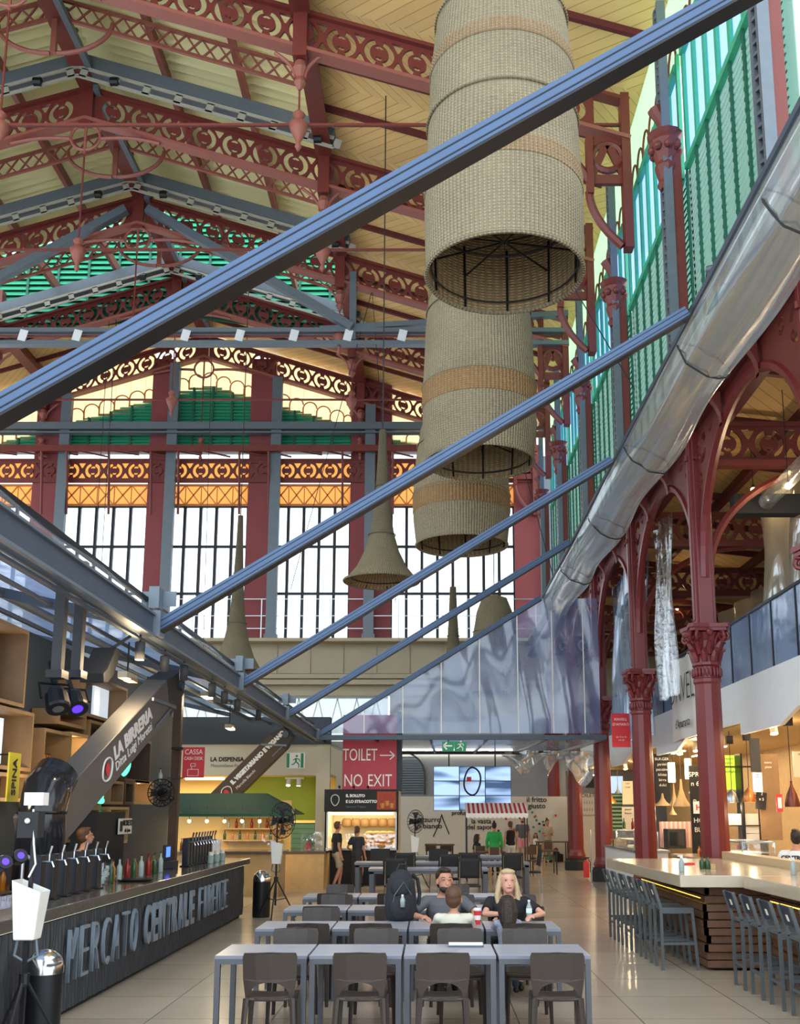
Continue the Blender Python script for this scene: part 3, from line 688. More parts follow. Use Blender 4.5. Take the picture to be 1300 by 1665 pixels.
# mezzanine gallery
GX = 6.2; g = MB(); g.b2(GX, 14.6, 7, 46.5, 3.85, 4.5); struct(g.build('floor_gallery', 'cream_wall'))
g = MB(); g.b2(GX-.08, GX, 7, 46.5, 3.74, 4.56)
for y in (12.0, 16.9, 24.5, 31.5): g.poly([(GX-.08, y, 3.74), (GX-.08, y+.9, 3.50), (GX-.08, y+3.2, 3.50), (GX-.08, y+3.2, 3.74)], (.08, 0, 0))
struct(g.build('trim_1', 'white_paint'))
struct(MB().b2(GX, 14.6, 7, 46.5, 3.72, 3.84).build('ceiling_gallery', 'wood_light'))
nn = 26
for k in range(nn):
    y = 10.5+1.25*k; e = empty('glass_railing', (GX-.04, y, 4.56)); p = MB(); p.b2(-.01, .01, .03, 1.22, .02, 1.2); p.build('glass_panel', 'film_blue', e)  # bluish reflection and haze are put into the glass panel's colour
    q = MB(); q.b2(-.03, .03, -.02, .02, 0, 1.24); q.b2(-.035, .035, 0, 1.25, 1.2, 1.25); q.build('dark_frame', 'black_metal', e)
    tag(e, 'panel of glass balustrade standing on the white gallery edge', 'glass railing', 'gallery balustrade panels')
# film curtains hanging under the arches
def curtain(name, x0, y0, y1, z0, z1, m, label, folds=5, amp=.12):
    b = MB(); b.grid(lambda u, v: (x0+amp*math.sin(u*folds*6.28)*(1-.5*v)+.05*math.sin(v*7+u*9), y0+(y1-y0)*(u+.06*math.sin(v*5)*(1-u)), z0+(z1-z0)*v), 60, 12)
    return tag(b.build(name, m, smooth=True), label, 'plastic curtain')
curtain('plastic_curtain', 5.45, 25.2, 29.8, 3.9, 8.6, 'film_blue', 'clear blue tinted plastic curtain hanging between the second and third columns', 7)
curtain('plastic_curtain', 5.5, 22.6, 24.2, 4.6, 8.8, 'film_clear', 'gathered clear plastic curtain beside the second column', 6, .08)
curtain('plastic_curtain', 7.4, 15.0, 22, 4.7, 8.8, 'film_milky', 'creased clear plastic sheet hanging above the glass gallery', 4, .15)
curtain('plastic_curtain', 9.8, 19.5, 34, 4.6, 8.6, 'film_milky', 'large milky plastic sheet closing the gallery behind the first column', 9, .2)
# ================================================================== TENT
RY = [6.0, 11.8, 17.2, 22.8, 29.0]; RL, RR = (-3.25, 4.13), (3.2, 8.15)
def rafter():
    e = empty('tent_rafter', (RL[0], 0, RL[1])); d = (RR[0]-RL[0], 0, RR[1]-RL[1]); a = Vector((0, 0, 0)); b = Vector(d)
    m = MB(); m.bar(a, b, .13, .13); m.build('box_beam', 'blue_steel', e)
    g = MB(); n = Vector((-d[2], 0, d[0])).normalized()
    for o in (.028, -.03): g.bar(a+n*o+Vector((0, -.066, 0)), b+n*o+Vector((0, -.066, 0)), .006, .008)
    for o in (-.03, .03): g.bar(a-n*.066+Vector((0, o, 0)), b-n*.066+Vector((0, o, 0)), .012, .006)
    g.build('groove', 'black_metal', e)
    f = MB(); f.bar(a-n*.075, b-n*.075, .16, .02); f.build('lower_flange', 'black_metal', e)  # shade on the rafter's underside is put into this near-black colour
    p = MB(); p.box((.02, 0, .05), (.12, .22, .3)); p.build('foot_plate', 'grey_steel', e)
    return e
rf = rafter(); nm = ['nearest, crossing the whole photo above the big lampshade mouth', 'second, ending at the gutter below the slender window', 'third, ending beside the small horn lamp', 'fourth, thin and dark', 'farthest, along the top of the clear gable']
for i, y in enumerate(RY):
    t = rf if i == 0 else dup(rf, (0, 0, 0)); t.location = (RL[0], y, RL[1])
    tag(t, 'sloping blue grey steel tent rafter, '+nm[i], 'steel beam', 'tent rafters')
# near end of the first rafter runs on past both eaves, as the wide bay before it
b = MB(); b.bar((RR[0]+.0, RY[0], RR[1]), (RR[0]+.5, RY[0], RR[1]+.31), .13); b.build('beam_end', 'blue_steel', rf, loc=(-RL[0], -RY[0], -RL[1]))
b = MB(); b.tube([(RR[0]+.1, y, RR[1]+.04) for y in (3, 12, 20, 30.4)], .055, 8)
tag(b.build('ridge_rail', 'slate_steel'), 'dark tubular rail carrying the upper edge of the gathered film', 'rail')
def rollf(u, v, k=0):
    y = 3+26.5*u; t = v*2*math.pi*.93; w = .36+.03*math.sin(y*1.3+k); h = .26+.03*math.sin(y*.9+1+k)
    wr = .012*math.sin(7*t+y*.35)+.008*math.sin(13*t-y*.5)
    return (RR[0]+.08+w*(1-math.cos(t))+wr, y, RR[1]-.02-h*math.sin(t)*(1 if math.sin(t) > 0 else .35)-.18*(1-math.cos(t))+wr)
b = MB(); b.grid(lambda u, v: rollf(u, v), 160, 36)
tag(b.build('film_roll', 'film_roll', smooth=True), 'long glossy roll of clear plastic film under the dark rail at right', 'plastic film')
ri = MB(); ri.grid(lambda u, v: tuple(Vector(rollf(u, v, 1))*1+Vector((.06, 0, .08))), 120, 20)
for i, y in enumerate((9.2, 12.6, 16.4, 20.5, 25.0)):
    b = MB(); b.tube([tuple(Vector(rollf((y-3)/26.5, q/14))+Vector((.0, 0, -.02))) for q in range(15)], .014, 5)
    tag(b.build('strap', 'black_rubber'), 'thin black strap tied round the roll of film', 'strap', 'film straps')
# gutter beam, left
e = empty('gutter_beam', (-3.3, 17, 4.1)); b = MB(); b.b2(-.05, .05, -13, 12.5, -.06, .17); b.build('web', 'slate_steel', e)
b = MB(); b.b2(-.08, .08, -13, 12.5, -.085, -.055); b.b2(-.08, .08, -13, 12.5, .165, .19); b.build('flange', 'grey_steel', e)
b = MB(); b.b2(-.14, -.08, -13, 12.5, .38, .43); b.build('top_rail', 'black_metal', e)
b = MB(); b.grid(lambda u, v: (-.12+.1*math.sin(3.14*v)+.03*math.sin(u*60), -13+25.5*u, .4-.2*v), 80, 5); b.build('gathered_film', 'film_clear', e, smooth=True)
tag(e, 'long slate grey steel gutter beam with gathered film above the bar', 'steel beam')
b = MB(); b.bar((-3.36, 4.5, 3.97), (-3.36, 29.5, 3.97), .05, .03)
tag(b.build('light_track', 'slate_steel'), 'lighting track running below the gutter beam', 'track')
for i, y in enumerate((11.8, 17.2, 22.8)):
    b = MB(); b.b2(-3.32, -3.2, y-.1, y+.1, 4.36, 4.62); b.b2(-3.45, -3.05, y+.1, y+.12, 4.42, 4.6)
    tag(b.build('bracket_plate', 'grey_steel'), 'bolted steel bracket where a tent rafter meets the gutter beam', 'bracket', 'rafter brackets')
# film roof over the bar
b = MB(); b.grid(lambda u, v: (-3.4-6.6*u, 6+23*v, 4.3+1.55*u+.09*math.sin(v*4*6.28)*math.sin(u*3.14)+.05*math.sin(u*9)), 24, 90)
tag(b.build('film_roof', 'film_sky', smooth=True), 'blue tinted clear film roof stretched over the bar', 'plastic film')
for i, (x, r) in enumerate(((-3.9, .03), (-4.5, .03), (-5.1, .06), (-6.0, .04), (-8.0, .06))):
    b = MB(); z = 4.16+.235*(-x-3.4); b.tube([(x, 4, z), (x, 29, z)], r, 8)
    tag(b.build('roof_tube', 'slate_steel'), 'dark steel tube carrying the film roof over the bar', 'tube', 'film roof tubes')
for i, y in enumerate((11.8, 17.2, 22.8, 28.5)):
    b = MB(); b.bar((-3.4, y, 4.18), (-9.8, y, 5.62), .09, .12)
    tag(b.build('cross_beam', 'slate_steel'), 'dark cross beam under the film roof over the bar', 'steel beam', 'film roof beams')
# clear gable
e = empty('film_gable', (0, 29.0, 4.2)); b = MB(); pts = [(-3.2, 0), (4.85, 0), (4.85, 3.9), (4.0, 3.75), (3.2, 3.95)]
b.grid(lambda u, v: (-3.2+8.05*u, .02*math.sin(u*40+v*3), v*(min(3.95, (u*8.05)*3.95/6.4)-.02)), 60, 10); b.build('film', 'film_gable', e, smooth=True)
for x in (-1.9, -.8, .3, 1.4, 2.5, 3.5, 4.4):
    s = MB(); s.b2(x-.015, x+.015, -.04, -.03, 0, min(3.9, (x+3.2)*.617)); s.build('seam', 'white_plastic', e)
s = MB(); s.b2(-3.3, 5.0, -.07, .07, -.18, -.05); s.build('bottom_rail', 'slate_steel', e)
tag(e, 'clear bluish plastic gable with vertical seams closing the tent end', 'plastic film')
b = MB(); b.b2(4.0, 4.9, 28.9, 29.0, 7.7, 7.8)
for k in range(12): b.bar((4.35-.25*k, 28.85, 8.2-.42*k), (4.45-.25*k, 28.85, 7.9-.42*k), .02)
e = empty('rear_canopy', (0, 29, 4.1)); b = MB(); b.grid(lambda u, v: (-3.2+8.2*u-v*(u-.35)*1.2, 6.8*v, .02*math.sin(u*30)-.15*math.sin(v*3.1)), 40, 10); b.build('film', 'film_blue', e, smooth=True)
b = MB()
for x in (-3.2, -1.6, 0, 1.6, 3.3, 5.0): b.bar((x, 0, -.06), (x-(x-1)*.15, 6.8, -.06), .07, .07)
b.b2(-2.6, 4.5, 6.75, 6.85, -.12, 0); b.build('frame', 'black_metal', e)
tag(e, 'flat clear film canopy on dark ribs behind the tent gable', 'canopy')
# crumpled film bundles on the canopy's rear edge
mat('foil', 'c6ccd0', .15, .3, .1)
def bundle(loc, sx, sz, label, seed):
    rnd = random.Random(seed); b = MB(); ph = [rnd.random()*6 for _ in range(6)]
    b.grid(lambda u, v: (sx*(u-.5)+.08*math.sin(v*9+ph[0]), .18*math.sin(u*11+ph[1]+v*3), -sz*v*(.6+.4*math.sin(u*7+ph[2]))+.05*math.sin(v*14+ph[3])), 24, 12)
    return tag(b.build('film_bundle', 'film_roll', smooth=True, loc=loc), label, 'plastic film')
bundle((3.3, 35.6, 4.05), 1.6, .8, 'crumpled shiny film hanging left of the exit lights above the video wall', 1)
bundle((5.2, 34.5, 4.0), 1.1, .9, 'crumpled shiny film at the right end of the canopy above the video wall', 2)
bundle((4.5, 33.0, 3.95), 1.6, 1.1, 'pale creased film flap beside the fourth column', 3)
# ================================================================== WOVEN LAMPSHADES
def woven(name, ca, cb, bands, nrib):
    def f(x, y, z, op, noise, comb):
        ang = op('ARCTAN2', y, x); w = op('MULTIPLY', op('SINE', op('MULTIPLY', z, 5.0)), .0)
        r = op('SINE', op('MULTIPLY', ang, nrib)); r = op('ADD', op('MULTIPLY', r, .5), .5)
        h = op('ADD', op('MULTIPLY', op('SINE', op('MULTIPLY', z, 150)), .5), .5)
        tw = op('MULTIPLY', r, op('ADD', .45, op('MULTIPLY', h, .55)))
        fac = op('ADD', op('MULTIPLY', op('SUBTRACT', 1, tw), .42), op('MULTIPLY', noise(14, comb(x, y, op('MULTIPLY', z, 4))), .5))
        return op('MULTIPLY', fac, op('ADD', .6, op('MULTIPLY', noise(1.3), .6))), tw
    return expr_mat(name, ca, cb, f, .9, bumps=.9, bdist=.03, spec=.1)
woven('woven_straw', 'b0a488', '46402f', (), 110); woven('woven_tan', 'ab8c64', '58402a', (), 90); woven('woven_faint', 'b29a78', '4a3a28', (), 110); woven('woven_inner', 'bfa67c', '4e3d2a', (), 60)
def shade(name, prof, loc, D, label, bands=(), top_cable=24, ring=1.0, band_mat='woven_tan', hoops=(.3, .62)):
    top_cable = zt(loc[0])+(2.0 if abs(loc[0]-XR) < BX and loc[1] < LY else .95)
    """prof: (r,z) from mouth up, r in units of D/2"""
    e = empty(name, loc, 0, label, 'lampshade'); R = D/2
    o = MB(); i = MB(); segs = []
    fine = []
    for k in range(len(prof)-1):
        for q in range(6):
            t = q/6; fine.append((prof[k][0]*(1-t)+prof[k+1][0]*t, prof[k][1]*(1-t)+prof[k+1][1]*t))
    fine.append(prof[-1])
    P = [(r*R*(1+.012*math.sin(z*2.1)), z) for r, z in fine]
    o.lathe(P, n=56, cap=False); o.build('woven_body', 'woven_straw', e, smooth=True)
    i.lathe([(r-.03, z+.001) for r, z in P], n=40, cap=False); i.build('lining', 'woven_inner', e, smooth=True)
    rm = MB(); r0 = P[0][0]; rm.tube([(r0*math.cos(a), r0*math.sin(a), 0) for a in [2*math.pi*k/48 for k in range(48)]], .03, 6, closed=True); rm.build('rim', 'woven_straw', e)
    fr = MB()
    for k in range(10):
        a = 2*math.pi*k/10+.2; fr.tube([((r-.05)*math.cos(a), (r-.05)*math.sin(a), z) for r, z in P[:7]], .014, 4)
    def rad0(z): return [p[0] for p in P if p[1] <= z][-1]
    for z, r in ((.12, rad0(.12)), (.8, rad0(.8)-.02)):
        fr.tube([((r-.06)*math.cos(a), (r-.06)*math.sin(a), z) for a in [2*math.pi*k/32 for k in range(32)]], .014, 4, closed=True)
    for k in range(5):
        a = math.pi*k/5+.2; fr.bar(((rad0(.47)-.08)*math.cos(a), (rad0(.47)-.08)*math.sin(a), .45), (-(rad0(.47)-.08)*math.cos(a), -(rad0(.47)-.08)*math.sin(a), .45), .018)
    fr.build('wire_frame', 'black_metal', e)
    for z0, z1 in bands:
        b = MB()
        def rad(z):
            for k in range(len(P)-1):
                if P[k][1] <= z <= P[k+1][1]:
                    t = (z-P[k][1])/(P[k+1][1]-P[k][1]); return P[k][0]*(1-t)+P[k+1][0]*t
            return P[-1][0]
        b.lathe([(rad(z0+(z1-z0)*q/8)+.006+.01*(q % 2), z0+(z1-z0)*q/8) for q in range(9)], n=56, cap=False); b.build('tan_band', band_mat, e, smooth=True)
    for z in (P[-1][1]*hoops[0], P[-1][1]*hoops[1]):
        b = MB(); r = [p[0] for p in P if p[1] <= z][-1]+.01; b.tube([(r*math.cos(a), r*math.sin(a), z) for a in [2*math.pi*k/48 for k in range(48)]], .016, 5, closed=True); b.build('hoop', 'woven_straw', e)
    c = MB(); c.tube([(0, 0, P[-1][1]-.1), (0, 0, top_cable-loc[2])], .018, 5); c.build('cable', 'black_rubber', e)
    return e
bell = [(1, 0), (1.05, 1.0), (1.06, 2.1), (1.02, 3.6), (.92, 4.8), (.72, 5.7), (.5, 6.3), (.2, 6.6)]
shade('woven_lampshade', [(1, 0), (1.01, .9), (.995, 1.8), (.95, 2.8), (.86, 3.5), (.73, 4.05), (.5, 4.6), (.2, 4.9)], (.94, 11.93, 8.74), 2.0, 'huge straw woven lampshade nearest the camera, open mouth at centre', ((1.05, 1.3), (2.75, 2.95)), band_mat='woven_faint', hoops=(.42, .73))
shade('woven_lampshade', [(r, z*.72) for r, z in bell], (.91, 18.0, 8.39), 2.0, 'second huge woven lampshade hanging directly behind the nearest one', ((1.0, 1.45), (3.2, 3.4)))
shade('woven_lampshade', [(r, z*.55) for r, z in bell], (.68, 21.6, 7.76), 2.0, 'third woven lampshade, lowest of the overlapping big trio', ((.7, 1.15),))
horn = [(1, 0), (.93, .06), (.66, .45), (.46, .95), (.32, 1.55), (.24, 2.2), (.185, 3.0), (.13, 4.1), (.10, 5.0)]
def hornshade(px_loc, D, H, label, top):
    return shade('horn_lampshade', [(r, z*H/5.0) for r, z in horn], px_loc, D, label, (), top)
hornshade((-1.3, 26.18, 8.0), 2.0, 4.2, 'slender trumpet shaped woven lampshade in front of the right hand window', 22)
hornshade((-7.3, 37.6, 7.19), 2.0, 6.0, 'trumpet shaped woven lampshade seen between the left tent rafters', 22)
hornshade((.71, 31.73, 4.88), 2.0, 4.2, 'trumpet shaped woven lampshade blurred behind the clear gable', 22)
shade('woven_lampshade', [(1, 0), (1.02, .8), (.95, 1.7), (.72, 2.9), (.5, 3.4), (.2, 3.5)], (2.3, 36.0, 6.2), 1.8, 'smaller rounded woven lampshade half hidden by the farthest rafter', (), 22)
# floodlights and cables
def flood(loc, rx, rz, label):
    e = empty('floodlight', loc, 0, label, 'floodlight', 'wall floodlights'); e.rotation_euler = (rx, 0, rz)
    b = MB(); b.box((0, 0, 0), (.5, .12, .34)); b.build('housing', 'grey_steel', e, bevel=.02)
    b = MB(); b.box((0, -.065, 0), (.42, .01, .27)); b.build('lens', 'chrome', e)
    b = MB(); b.tube([(-.27, 0, 0), (-.27, .2, .1), (.27, .2, .1), (.27, 0, 0)], .015, 5); b.build('yoke', 'black_metal', e)
    MB().bar((0, .05, 0), (.25, .55, -.1), .03).build('arm', 'black_metal', e)
    return e
flood((4.75, 15.2, 10.6), .9, -.5, 'square floodlight on the green wall above the film roll'); flood((4.75, 21.2, 9.9), .9, -.6, 'small floodlight low on the green wall by the third rafter')
for (a, b_) in (((-9.5, TY[3], zt(-9.5)-.5), (-9.3, TY[3], 6.6)), ((-2.2, TY[2], zt(-2.2)-.5), (-1.2, 34, 9)), ((-2.2, TY[2], zt(-2.2)-.5), (-4.8, 34, 9.5)), ((3.8, TY[1], zt(3.8)-.5), (4.9, 23, 12)), ((-14, TY[3], zt(-14)-.5), (-14, TY[3], 12)), ((-13.7, TY[3], zt(-13.7)-.5), (-13.7, TY[3], 12)), ((2, TY[2], zt(2)-.5), (4.8, 36, 9))):
    b = MB(); b.bar(a, b_, .022); tag(b.build('hanging_cable', 'black_rubber'), 'thin cable stretched from the roof trusses', 'cable', 'thin roof cables')
# ================================================================== LEFT: BAR
def slat_fn(x, y, z, op, noise, comb): return op('MULTIPLY', noise(3), .5), None
mat('bar_slat', '24272c', .45, 0, .2, 3); mat('granite', '5c564f', .12, 0, .35, 30, spec=.7); mat('sign_grey', '7a8896', .5, .1, .06)
BXF = -3.6
e = empty('bar_counter', (BXF, 13, 0), 0, 'long black bar counter with ribbed front on the left', 'counter')
b = MB(); b.b2(-.7, -.06, -8, 7.3, .06, 1.02); b.build('body', 'black_matte', e)
b = MB(); b.grid(lambda u, v: (-.06+.03*(1 if int(u*380) % 2 else 0)+.006*math.sin(v*25+u*300), -8+15.3*u, .06+.9*v), 760, 6); b.build('ribbed_front', 'bar_slat', e)
b = MB(); b.b2(-.8, .06, -8.1, 7.4, 1.0, 1.11); b.build('stone_top', 'granite', e, bevel=.008)
b = MB(); b.b2(-.02, -.005, -8, 7.3,   .982, .99); mat('led_strip', 'dfeecf', .5, emit=1.0); b.build('led_strip', 'led_strip', e)
b = MB(); b.b2(-.66, -.1, -8, 7.3, 0, .06); b.build('kick_board', 'black_matte', e)
def letters(root, s, y0, y1, h, zc, x, bold, narrow):
    n = len(s); st = (y1-y0)/n
    for i, ch in enumerate(s):
        w = st*.64
        me = text('letter', ch, 1, 'sign_grey', root, None, .018, bold)
        xs = [v.co.x for v in me.data.vertices]; ys = [v.co.y for v in me.data.vertices]
        a, b_, c, d = min(xs), max(xs), min(ys), max(ys)
        ww = w*(.25 if ch == 'I' else 1)
        m = T(x+.05, y0+st*(i+.5), zc) @ YZr @ Matrix.Diagonal((ww/(b_-a), h/(d-c), 1, 1)) @ T(-(a+b_)/2, -(c+d)/2, 0)
        me.data.transform(m)
e = empty('bar_lettering', (0, 0, 0), 0, 'raised grey letters reading MERCATO CENTRALE FIRENZE on the ribbed bar front', 'sign')
letters(e, 'MERCATO', 10.35, 12.85, .5, .6, BXF-.02, -.022, 1); letters(e, 'CENTRALE', 13.1, 15.85, .48, .6, BXF-.02, .02, 1); letters(e, 'FIRENZE', 16.1, 18.4, .48, .6, BXF-.02, -.022, 1)
def tap(loc, label, h=.46, rz=0):
    e = empty('beer_tap', loc, rz, label, 'beer tap', 'beer taps on the bar')
    b = MB(); b.box((0, 0, h/2), (.1, .13, h)); b.box((0, 0, .01), (.16, .18, .02)); b.build('tower', 'black_metal', e, bevel=.01)
    b = MB(); b.tube([(.05, 0, h*.85), (.13, 0, h*.85), (.15, 0, h*.74)], .014, 6); b.build('spout', 'chrome', e)
    b = MB(); b.tube([(.1, 0, h*.87), (.1, 0, h*1.02), (.12, 0, h*1.2)], [.008, .012, .017], 6); b.build('handle', 'chrome', e); return e
tp = tap((-3.95, 10.5, 1.11), 'black beer tap tower with chrome spout at the near end of the bar')
for k in range(1, 6): dup(tp, (-3.95, 10.5+.36*k, 1.11), None, 'black beer tap tower with chrome spout in the row near the fan stand')
for k in range(9): dup(tp, (-4.05, 17.2+.22*k, 1.11), None, 'slim beer tap of the far row under the green awning', 'beer taps at the far end of the bar')
tag(tp, group='beer taps on the bar')
def bottle(loc, m, label, h=.3, r=.038, group='bottles on the bar', cap='black_matte'):
    e = empty('bottle', loc, 0, label, 'bottle', group)
    b = MB(); b.lathe([(r*.9, 0), (r, .01), (r, h*.55), (r*.9, h*.63), (r*.38, h*.76), (r*.34, h*.94)], n=10); b.build('body', m, e, smooth=True)
    b = MB(); b.lathe([(r*.4, h*.94), (r*.4, h)], n=8); b.build('cap', cap, e); return e
mat('bottle_green', '2a4a2c', .15); mat('bottle_brown', '4a2a16', .15); mat('bottle_red', '7c1c1a', .25); mat('bottle_clear', '97a8a4', .1); mat('bottle_amber', 'c07a2a', .15); mat('label_white', 'e8e2d0', .6)
kinds = [('bottle_green', 'green glass'), ('bottle_brown', 'brown glass'), ('bottle_red', 'red'), ('bottle_clear', 'clear glass'), ('bottle_amber', 'amber')]
bprot = {}
def put_bottle(loc, k, where, group, h=.3):
    key = (k, h)
    if key not in bprot: bprot[key] = bottle(loc, kinds[k][0], '%s bottle %s' % (kinds[k][1], where), h, group=group); return bprot[key]
    return dup(bprot[key], loc, None, '%s bottle %s' % (kinds[k][1], where), group)
rnd = random.Random(3)
for i in range(16):
    y = 13.2+.17*i+rnd.random()*.05
    put_bottle((-4.05-.14*(i % 2), y, 1.11), (0, 1, 3, 4, 2, 1)[i % 6], 'standing on the bar top between the taps and the till', 'bottles on the bar', (.3, .26)[i % 2])
def glassware(loc, group, label, h=.14, r=.036):
    b = MB(); b.lathe([(r*.7, 0), (r*.72, .01), (r, h)], n=10, cap=False); b.lathe([(.002, .004), (r*.7, .004)], n=10, cap=False)
    return tag(b.build('glass', 'glass', smooth=True, loc=loc), label, 'glass', group)
gp = glassware((-3.9, 8.6, 1.11), 'glasses at the near end of the bar', 'clear beer glass in rows beside the violet light')
for i in range(27):
    t = copy_tree(gp); t.location = (-3.85-.11*(i % 3), 8.6+.12*(i//3), 1.11)
def box_thing(name, c, d, m, label, cat, rz=0, bevel=.005, group=None):
    b = MB(); b.box((0, 0, d[2]/2), d); o = b.build(name, m, loc=c, bevel=bevel); o.rotation_euler.z = rz; return tag(o, label, cat, group)
e = empty('drip_tray', (-3.85, 13.6, 1.11), 0, 'dark round serving tray on the bar', 'tray'); b = MB(); b.lathe([(.2, 0), (.23, .03), (.215, .03), (.19, .01)], n=24); b.build('tray', 'black_metal', e)
e = empty('ice_bucket', (-4.1, 12.9, 1.11), 0, 'clear plastic bucket of ice standing on the bar', 'bucket'); b = MB(); b.lathe([(.13, 0), (.17, .26)], n=20); b.build('bucket', 'glass', e)
b = MB()
for i in range(40): b.box((rnd.uniform(-.09, .09), rnd.uniform(-.09, .09), .03+.2*rnd.random()), (.04, .04, .04), rnd.random())
b.build('ice', 'bottle_clear', e)['kind'] = 'stuff'
e = empty('till', (-4.2, 16.6, 1.11), 0, 'small black till with blue lit screen on the bar', 'till'); mat('screen_bright_blue', '3a5cff', .3, emit=2)
b = MB(); b.box((0, 0, .06), (.28, .3, .12)); b.box((-.02, 0, .25), (.05, .3, .24)); b.build('body', 'black_matte', e, bevel=.01); b = MB(); b.box((.008, 0, .26), (.006, .24, .16)); b.build('screen', 'screen_bright_blue', e)
for i, y in enumerate((18.2, 18.7, 19.2)):
    e = empty('jar', (-3.85, y, 1.11), 0, 'small glass jar of %s near the far bar end' % ('straws', 'napkins', 'sugar sachets')[i], 'jar', 'jars on the bar'); b = MB(); b.lathe([(.05, 0), (.055, .01), (.055, .14)], n=14); b.build('body', 'bottle_clear', e); b = MB(); b.lathe([(.04, .14), (.045, .2)], n=10); b.build('contents', 'label_white', e)
e = empty('white_cylinder_stand', (-4.2, 19.8, 1.11), 0, 'white round ice cream drum at the far end of the bar', 'drum'); b = MB(); b.lathe([(.19, 0), (.2, .02), (.2, .36), (.18, .38)], n=24); b.build('drum', 'white_plastic', e)
# steel bar sink / glass washer tray at the near end
e = empty('steel_drainer', (-4.0, 9.9, 1.11), 0, 'stainless steel drip drainer between tap tower and bucket stand', 'drainer'); b = MB(); b.b2(-.3, .25, -1.2, .1, 0, .05); b.build('tray', 'steel', e); b = MB(); b.tube([(0, .3, 0), (0, .3, .4), (.05, .28, .46), (.14, .26, .4)], .02, 8); b.build('swan_neck', 'chrome', e)
# ---- back bar: dark wall with wooden cube boxes
b = MB(); b.b2(-6.3, -6.1, 8, 24, 0, 4.7); struct(b.build('wall_left', 'dark_wall'))
XB = -5.65
def cube_box(px0, py0, px1, py1, label, X=XB, depth=.42, inner='black_matte', m='wood', t=.05):
    """open fronted wooden box on the back bar wall, mouth facing the hall"""
    a = at(px0, py1, X=X); c = at(px1, py0, X=X); y0, y1 = a.y, at(px1, py1, X=X).y; zb = at((px0+px1)/2, py1, X=X).z; zt_ = at((px0+px1)/2, py0, X=X).z
    w, h = y1-y0, zt_-zb; e = empty('wall_box', (X, y0, zb), 0, label, 'box', 'wooden boxes behind the bar')
    b = MB(); b.b2(-depth, 0, 0, t, 0, h); b.b2(-depth, 0, w-t, w, 0, h); b.b2(-depth, 0, t, w-t, 0, t); b.b2(-depth, 0, t, w-t, h-t, h); b.build('frame', m, e)
    b = MB(); b.b2(-depth, -depth+.03, t, w-t, t, h-t); b.build('back_panel', inner, e); return e, w, h
def screen(e, w, h, depth=.35, y0=.2, y1=.85, z0=.12, z1=.88, m='screen_white'):
    b = MB(); b.b2(-depth, -depth+.04, w*y0, w*y1, h*z0, h*z1); return b.build('screen', m, e)
e, w, h = cube_box(-50, 1003, 40, 1140, 'big black lined wooden box with a screen, top left by the film roof', depth=.5); screen(e, w, h)
e, w, h = cube_box(-50, 1146, 50, 1250, 'big wooden box with a lit poster screen, below the top left one', depth=.5); s_ = screen(e, w, h)
e, w, h = cube_box(-50, 1255, 44, 1303, 'low dark box beside the yellow sign', depth=.4)
e, w, h = cube_box(95, 1157, 140, 1182, 'small wooden box, topmost in the narrow stack', inner='wood')
e, w, h = cube_box(68, 1187, 112, 1262, 'tall wooden box with amber bottles', inner='wood'); 
for i in range(4): put_bottle((XB-.2, at(88, 1262, X=XB).y+.1*i, at(80, 1256, X=XB).z+.04), 4, 'inside the tall wooden box behind the bar', 'bottles in the tall box', .26)
e, w, h = cube_box(113, 1192, 141, 1240, 'brightly lit small wooden box', inner='wood_light', m='wood_light'); point('box_lamp', (XB-.15, at(127, 1215, X=XB).y, at(127, 1200, X=XB).z), 3, r=.02)
e, w, h = cube_box(135, 1105, 205, 1172, 'wooden box holding a white poster screen above the blackboard', depth=.5, inner='wood'); screen(e, w, h, y0=.6, y1=.95, z0=.05, z1=.95)
e, w, h = cube_box(143, 1176, 196, 1235, 'wooden framed box with a chalk menu board', inner='black_matte')
for i in range(6):
    o = text('chalk_line', ['birre', 'alla spina', 'media 5', 'piccola 3', 'panino', 'fritti'][i], .14, 'ink_white', e, T(-.34, w*.5, h-.2-.13*i) @ YZr, .002)
e, w, h = cube_box(203, 1200, 243, 1272, 'dark framed box with a pale screen beside the grey post', inner='black_matte', m='wood_dark'); screen(e, w, h, y0=.1, y1=.6)
for i, (a, c) in enumerate(((178, 200), (202, 216), (218, 248))):
    e, w, h = cube_box(a, 1270, c, 1308, 'wooden cube shelf, %s of three above the dark cooler' % ['left', 'middle', 'right'][i], inner=['wood', 'black_matte', 'wood_light'][i], m=['wood', 'wood_dark', 'wood_light'][i])
point('box_lamp', (XB-.1, at(232, 1285, X=XB).y, at(232, 1275, X=XB).z), 3, r=.02)
e, w, h = cube_box(100, 1312, 172, 1368, 'lit shelf of spirits behind the barman', inner='wood_light', m='wood'); point('shelf_lamp', (XB-.1, at(135, 1312, X=XB).y, at(135, 1318, X=XB).z), 5, r=.03)
y0 = at(104, 1368, X=XB).y
for r_ in range(2):
    for i in range(9): put_bottle((XB-.2, y0+.1+.16*i, (1.78, 2.12)[r_]*1-.0), (0, 4, 1, 3)[(i+r_) % 4], 'on the lit shelf behind the barman', 'spirits on the lit shelf', .24)
for r_ in range(2): tag(MB().b2(XB-.35, XB, y0, y0+1.7, 1.74+.34*r_, 1.78+.34*r_).build('shelf_board', 'wood'), ('lower', 'upper')[r_]+' wooden shelf board carrying spirits behind the barman', 'shelf')
e, w, h = cube_box(176, 1312, 207, 1372, 'pale lit wooden niche with a menu sheet', inner='wood_light', m='wood_light')
box_thing('cooler', (-5.5, 17.0, 0), (.5, 1.5, 2.0), 'black_matte', 'tall black cooler behind the bar under the cube shelves', 'cooler')
box_thing('back_counter', (-5.6, 13.0, 0), (.6, 5.5, 1.0), 'wood_dark', 'low dark back counter behind the barman', 'counter')
